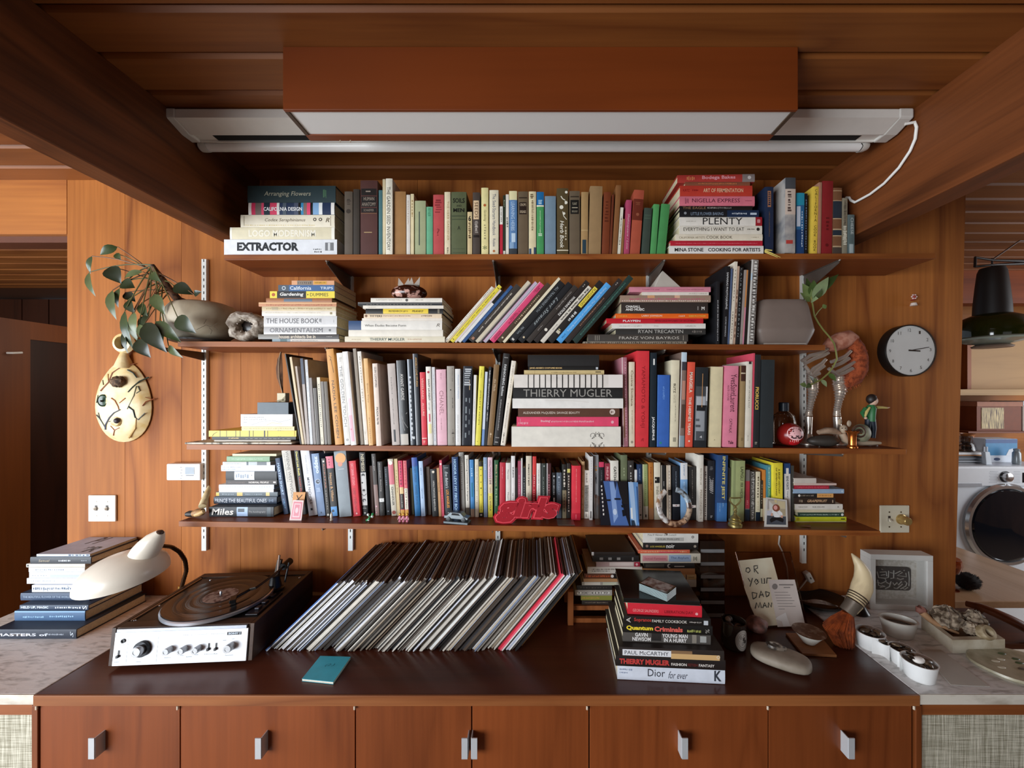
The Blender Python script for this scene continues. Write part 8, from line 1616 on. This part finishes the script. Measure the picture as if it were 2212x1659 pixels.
MB().tube([(.0025*math.cos(i*1.3),.0025*math.sin(i*1.3),.04+.0026*i)for i in range(13)],[.0042,.0055]*6+[.004],8).build('twisted_stem',br,t)
MB().tube([(0,0,.070),(-.012,0,.080),(-.020,0,.092),(-.017,0,.101),(-.006,0,.100),(.006,0,.100),(.018,0,.101),(.021,0,.093),(.013,0,.081),(0,0,.070)],.0028,8).build('heart_loop',br,t)
pr=[('#c8bca8',rect(.08,.05,.92,.62)),('#a8a098',rect(.08,.05,.36,.4)),('#e0cc98',rect(.4,.05,.52,.3)),('#d8c8a0',rect(.56,.08,.9,.34)),('#b8a888',rect(.6,.36,.9,.6)),('#4c5058',rect(.08,.62,.92,.92)),('#c8c8d0',rect(.08,.45,.3,.62)),('#f0f0f0',[(.32,.42),(.6,.4),(.76,.5),(.78,.6),(.66,.56),(.62,.68),(.4,.66),(.36,.54),(.28,.52)]),('#8c4c34',circ(.48,.34,.17,14,.13)),('#e8a8a0',circ(.45,.33,.09,12,.08)),('#e0a890',[(.72,.58),(.8,.6),(.76,.68),(.66,.7)]),('#e0a890',[(.26,.52),(.32,.54),(.32,.64),(.24,.62)]),('#1c1a1c',[(.3,.68),(.7,.66),(.82,.74),(.78,.84),(.5,.76),(.26,.86),(.2,.76)])]
card('instant_photo','snapshot of a seated person in a white shirt, in a clear sleeve',[(1655,1074,1.412),(1700,1080,1.412),(1702,zc_(1702,1.368),1.368),(1651,zc_(1651,1.368),1.368)],.0012,mat('#d8d4cc',.3,0,0),'photograph',None,pr)
o=MB().blob((0,0,.003),(.018,.008,.003),12,6,fn=lambda u:1+.25*math.sin(5*u.x)).build('dry_leaf',mat('#6c4428',.7,0,.2));o.location=(X(1743,1.375),1.375,s4(1743,1.375));tag(o,'curled dry brown leaf at the edge of the lowest shelf','leaf')
t=thing('dry_stalks','yellow dry stalks sticking out beside the cookbook pile','dried stalks',P(1652,546,1.371));b0=t.location
for l in([(1652,541),(1665,546),(1686,556)],[(1652,544),(1664,549),(1680,556)],[(1653,539),(1668,541)]):MB().tube([P(a,b_,1.371-.012*i)-b0 for i,(a,b_)in enumerate(l)],[.0022,.0018,.0008][:len(l)],6).build('stalk',mat('#d0bc60',.6,0,.1),t)
# -- laundry room seen past the wall
def BX(px0,py0,px1,py1,d,dep):a,b_=P(px0,py1,d),P(px1,py0,d);return(a.x,d,a.z),(b_.x,d+dep,b_.z)
dW=2.50;wht=mat('#e0e4ea',.3,0,.02)
xw0,xw1=X(2048,dW),X(2048,dW)+.72;zw=Z(1007,dW)
t=thing('washing_machine','white front-loading washing machine with a black round door','washing machine',((xw0+xw1)/2,dW,0));hw=(xw1-xw0)/2;xc_=(xw0+xw1)/2
MB().box((-hw,0,.02),(hw,.66,zw)).build('body',wht,t,bevel=.012)
MB().box((-hw+.004,-.012,zw-.128),(hw-.004,-.0002,zw-.004)).build('control_panel',mat('#e6e8ec',.25,0,.02),t,bevel=.006)
c=P(2166,1132,dW)-t.location;cz=c.z;cx=c.x
M=Matrix.Translation((cx,-.001,cz))@Matrix.Rotation(PI/2,4,'X')
MB().lathe([(.262,0),(.268,.018),(.256,.030),(.238,.030),(.232,.020)],56,M=M).build('door_ring',mat('#c8ccd0',.15,.85,.02),t)
MB().lathe([(.236,.018),(.225,.034),(.15,.042),(0,.046)],56,M=M).build('door_glass',mat('#10151c',.05,0,0),t)
kb=P(2166,1029,dW)-t.location
Mk=Matrix.Translation((kb.x,-.0125,kb.z))@Matrix.Rotation(PI/2,4,'X')
MB().lathe([(.036,0),(.036,.004),(0,.004)],32,M=Mk).build('dial_ring',mat('#202226',.3,0,0),t);MB().lathe([(.029,.004),(.028,.024),(.022,.028),(0,.027)],32,M=Mk).build('dial',mat('#c8c8ca',.2,.9,0),t)
a=P(2205,1035,dW)-t.location;MB().box((a.x-.005,-.0135,a.z-.02),(a.x+.17,-.0122,a.z+.045)).build('display',mat('#10141c',.1,0,0),t)
a=P(2068,1046,dW)-t.location;MB().box((a.x-.03,-.014,a.z-.014),(a.x+.145,-.0122,a.z+.010)).build('drawer_grip',mat('#a8aab0',.3,.3),t,bevel=.004)
mb=MB()
for i in range(8):
 a=P(2132+(0 if i%2 else 2),1018+3.4*i,dW)-t.location;mb.box((a.x,-.0132,a.z),(a.x+.05,-.0122,a.z+.0022));a=P(2185,1018+3.4*i,dW)-t.location;mb.box((a.x,-.0132,a.z),(a.x+.04,-.0122,a.z+.0022))
mb.build('print',mat('#a0a4ac',.5,0,0),t)
zt=zw+.001
def stand(name,label,cat,px,d):return thing(name,label,cat,(X(px,d),d,zt))
dd=2.66
for i,(h,y0,c_)in enumerate(((.006,0,'#8c8c90'),(.007,.004,'#3c4048'),(.006,-.004,'#b0b4bc'),(.008,.003,'#2c3038'),(.006,.0,'#7c8490'),(.008,-.003,'#4c525c'),(.007,.002,'#24282e'))):
 w_=.22;o=MB().box((-w_/2,0,0),(w_/2,.22,h)).build('folder',mat(c_,.5));o.location=(X(2098,2.58)+.004*(i%3),2.58+y0,zt);tag(o,'%s magazine of the stack on the washing machine, %s'%(('lowest','second','third','fourth','fifth','sixth','topmost')[i],('grey','slate','silver','navy','blue-grey','dark grey','black')[i]),'magazine','magazines on the washing machine');zt+=h+.0006
for c_,h,nm in(('#c87c2c',.006,'orange-covered book on the magazine stack'),('#e8e8e8',.014,'thick white book on top of the magazine stack')):
 o=book(nm,nm,'books on the washing machine',(X(2128,2.6),2.59,zt+h/2),(0,-PI/2,0),h,.26,.19,c_);zt+=h+.0008
t=stand('glass_jar','stubby clear glass jar on the white book','jar',2083,2.66)
MB().lathe([(0,.002),(.050,0),(.058,.006),(.050,.05),(.036,.062),(.040,.10),(.042,.102),(.038,.10),(.033,.062),(.046,.048),(.053,.01),(0,.006)],24).build('jar',glass('d8d8d8',.05),t)
t=stand('amber_cup','small amber and black cup beside the glass jar','cup',2090,2.74)
MB().lathe([(0,0),(.030,0),(.036,.03),(.034,.045)],20).build('base',mat('#2c2420',.3),t);MB().lathe([(.034,.0455),(.038,.07),(.032,.08),(.034,.105),(.042,.112),(.038,.112),(.028,.08),(0,.06)],20).build('cup',mat('#b06c38',.3,0,.2),t)
zt=zw+.001
t=thing('tissue_box','blue and white cardboard box on the washing machine','box',(X(2163,2.63),2.63,zt));w_=.22;h_=Z(948,2.63)-zt
MB().box((-w_/2,0,0),(w_/2,.11,h_)).build('box',mat('#dfe6f0',.5,0,.02),t,bevel=.002)
MB().box((-w_/2+.002,-.0012,h_*.30),(w_/2-.002,-.0002,h_*.99)).build('blue_print',mat('#2c84b8',.45),t)
MB().box((-w_/2+.002,-.002,h_*.82),(w_/2-.002,-.0013,h_*.99)).build('blue_print',mat('#1c4c8c',.45),t)
MB().prism([(.03,h_*.3),(.08,h_*.3),(.08,h_*.6),(.05,h_*.55)],-.0022,-.0013,'xz').build('white_print',mat('#e4e8ee',.5,0,0),t)
M_=MB();M_.prism([(-.03+.022*math.cos(k*PI/8),h_*.14+.010*math.sin(k*PI/8))for k in range(16)],-.001,-.0002,'xz');M_.build('seal',mat('#2c4470',.5,0,0),t)
t=thing('spray_bottle','small white spray bottle in front of the blue box','bottle',(X(2128,2.56),2.555,zt));
MB().prism([(-.012,0),(.028,0),(.012,.085),(-.020,.085)],-.012,.012,'xz').build('bottle',mat('#d0d8e0',.35,0,.02),t,bevel=.003)
for x in(-.014,.004):MB().tube([(x,0,.085),(x,0,.118)],[.006,.0055],10).build('nozzle',mat('#b8bcc4',.3,.4),t)
t=thing('small_vial','little grey salt shaker before the blue box','shaker',(X(2196,2.57),2.57,zt));MB().lathe([(.020,0),(.022,.01),(.020,.075),(.014,.085),(.016,.10),(0,.105)],18).build('shaker',mat('#9ca4a8',.3,.3),t)
dS=2.72;t=thing('laundry_shelf','pale wooden shelf in the laundry room above the boxes','shelf',(0,dS,0))
lw_=wood('pale_pine','#c89c60','#a07840','x',1,.5)
a,b_=P(2074,854,dS),P(2330,841,dS);MB().box((a.x,0,a.z),(b_.x,.40,b_.z)).build('board',lw_,t,bevel=.001)
a,b_=P(2078,940,dS),P(2092,855,dS);MB().box((a.x-.03,.05,a.z),(a.x,.40,a.z+.45)).build('upright',mid_w,t)
z_=Z(934,2.80);a,b_=P(2092,938,2.8),P(2330,932,2.8);MB().box((a.x,.08,b_.z-.012),(b_.x,.40,b_.z)).build('lower_board',wood('red_pine','#7c3c18','#5c280c','x',1,.5),t)
t=thing('wall_cabinet','light wooden cupboard above the laundry shelf','cabinet',(0,2.86,0));a,b_=P(2092,840,2.86),P(2330,735,2.86);MB().box((a.x,0,Z(841,2.72)+.002),(b_.x,.3,b_.z)).build('cupboard_front',wood('pale_cupboard','#b88c54','#a07440','x',1,.5,0,.5),t)
MB().box((a.x-.03,-.02,Z(841,2.72)+.002),(a.x-.001,.3,b_.z+.06)).build('stile',wood('red_stile','#a85c24','#843c10','z',1,.5),t)
a,b_=P(2110,932,2.84),P(2206,868,2.84);t=thing('photo_box','brown box with a pale striped picture on its front','box',(a.x,2.84,z_+.001));w_,h_=b_.x-a.x,b_.z-z_
MB().box((0,0,0),(w_,.2,h_*.84)).build('box',mat('#7c3c1c',.6),t);MB().box((-.004,-.006,h_*.845),(w_+.004,.2,h_)).build('lid',mat('#a86c50',.6),t)
MB().box((w_*.10,-.003,h_*.10),(w_*.60,-.0005,h_*.80)).build('picture',spotted('stripe_print','#e0c890','#4c2c18',30,.45,.55,.5,(14,1,.4)),t)
a=P(2208,932,2.84);t=thing('white_box','white and grey box beside the brown photo box','box',(a.x+.004,2.84,z_+.001));MB().box((0,0,0),(.3,.2,h_*.86)).build('box',mat('#a8988c',.6),t);MB().box((-.003,-.006,h_*.865),(.303,.2,h_*1.02)).build('lid',mat('#d0d4d8',.5),t)
dP=2.10;c=P(2143,700,dP);t=thing('pendant_lamp','green glass pendant lamp with a tall dark neck','lamp',(c.x,dP,c.z));gz=lambda py:Z(py,dP)-c.z
MB().lathe([(0,gz(752)),(.075,gz(751)),(.080,gz(748)),(.062,gz(744))],32).build('bottom_disc',mat('#8c7464',.4),t)
MB().lathe([(.06,gz(744)),(.095,gz(741)),(.148,gz(735)),(.152,gz(732)),(.142,gz(729))],40).build('rim',mat('#a8b0a0',.1,0,0,20,.5),t)
MB().lathe([(.142,gz(730)),(.145,gz(716)),(.140,gz(700)),(.120,gz(688)),(.085,gz(681)),(.070,gz(679))],40).build('glass_shade',mat('#2c3010',.08,0,.1,20,.6,Transmission_Weight=.35),t)
MB().lathe([(.074,gz(681)),(.072,gz(660)),(.064,gz(620)),(.056,gz(588)),(.048,gz(579)),(0,gz(577))],32).build('neck',mat('#1c1410',.5),t)
MB().tube([(0,0,gz(577)),(0,0,gz(558))],.004,8).build('cord',mat('#1c1410'),t)
zb_=gz(570);mb=MB()
mb.tube([(X(2106,dP)-c.x,0,gz(556)),(X(2145,dP)-c.x,0,gz(562)),(.25,0,gz(565)),(.6,0,gz(566))],[.006,.006,.011,.012],8);mb.tube([(X(2106,dP)-c.x,0,gz(576)),(X(2145,dP)-c.x,0,gz(572)),(.25,0,gz(568))],[.006,.006,.010],8);mb.tube([(X(2107,dP)-c.x,0,gz(556)),(X(2106,dP)-c.x,0,gz(577))],.006,8)
mb.build('hanging_bow',mat('#24120a',.5),t)
MB().tube([(X(2145,dP)-c.x,0,gz(560)),(X(2212,dP)-c.x,.02,gz(517)),(X(2400,dP)-c.x,.1,ZC-c.z)],.004,8).build('suspension_rod',mat('#4c2814',.5),t)
dT=1.75;zT=Z(1299,dT);t=thing('dining_table','light wooden table in the laundry room doorway','table',(2.2,dT,0));tw=wood('table_beech','#c8a07c','#b08860','y',.8,.4)
MB().box((-.42,0,zT-.032),(.42,.80,zT)).build('tabletop',tw,t,bevel=.003)
for x in(-.36,.36):
 for y in(.06,.72):MB().tube([(x,y,0),(x,y,zT-.033)],[.018,.024],12).build('leg',wood('table_leg','#6c3c20','#4c2812','z',1,.5),t)
dG=1.80;t=thing('wine_goblet','rose glass goblet on the light table','goblet',(X(2072,dG)+.02,dG+.06,zT+.001));pk=pane('f0c8b0',.15)
MB().lathe([(.034,0),(.03,.003),(.006,.008),(.005,.06),(.012,.068),(.036,.085),(.044,.12),(.040,.15),(.038,.15),(.041,.12),(.033,.088),(0,.072)],28).build('glass',pk,t)
MB().lathe([(.0,.073),(.033,.0885),(.040,.115),(0,.116)],28).build('wine',mat('#c07c58',.1,0,0,20,.5,Transmission_Weight=.5),t)
dK=1.86;c=P(2090,1262,dK);t=thing('fur_ball','black fuzzy ball on the light table','ornament',(c.x,dK,zT+.001));rf=random.Random(8)
MB().blob((0,0,.038),(.050,.04,.038),22,14,fn=lambda u:1+.05*math.sin(9*u.x)*math.sin(8*u.z)).build('ball',mat('#1c1410',.9,0,.2),t)
mb=MB()
for i in range(300):
 u=Vector((rf.gauss(0,1),rf.gauss(0,1),rf.gauss(0,1))).normalized();p=Vector((u.x*.048,u.y*.038,.038+u.z*.036));mb.tube([p,p+u*.008],[.0014,.0004],3,caps=False)
mb.build('fur',mat('#1c1410',.9,0,.2),t)['kind']='stuff'
dH=1.66;t=thing('wooden_chair','brown wooden chair whose curved top rail shows above the marble','chair',(2.16,dH+.1,0));b0=t.location;cw=wood('chair_walnut','#7c4020','#542810','x',1.2,.4)
rl=[(2088,1304,1.70),(2120,1312,1.66),(2150,1324,1.63),(2180,1338,1.60),(2215,1356,1.58),(2260,1376,1.58)]
q=[P(*p)-b0 for p in rl];MB().tube(q,[.016,.020,.023,.025,.026,.024],14,flat=.75).build('top_rail',cw,t)
zs=.45;sx0,sx1=q[1].x,q[1].x+.42
MB().box((sx0,-.02,zs-.03),(sx1,.42,zs)).build('seat',cw,t,bevel=.006)
MB().tube([q[1]+Vector((0,0,-.005)),(sx0+.03,.03,zs)],[.013,.016],10).build('back_post',cw,t)
MB().tube([q[4]+Vector((0,0,-.005)),(sx1-.05,.0,zs)],[.013,.016],10).build('back_post',cw,t)
for x in(sx0+.03,sx1-.03):
 for y in(.02,.38):MB().tube([(x,y,0),(x,y,zs-.031)],[.011,.016],10).build('leg',cw,t)
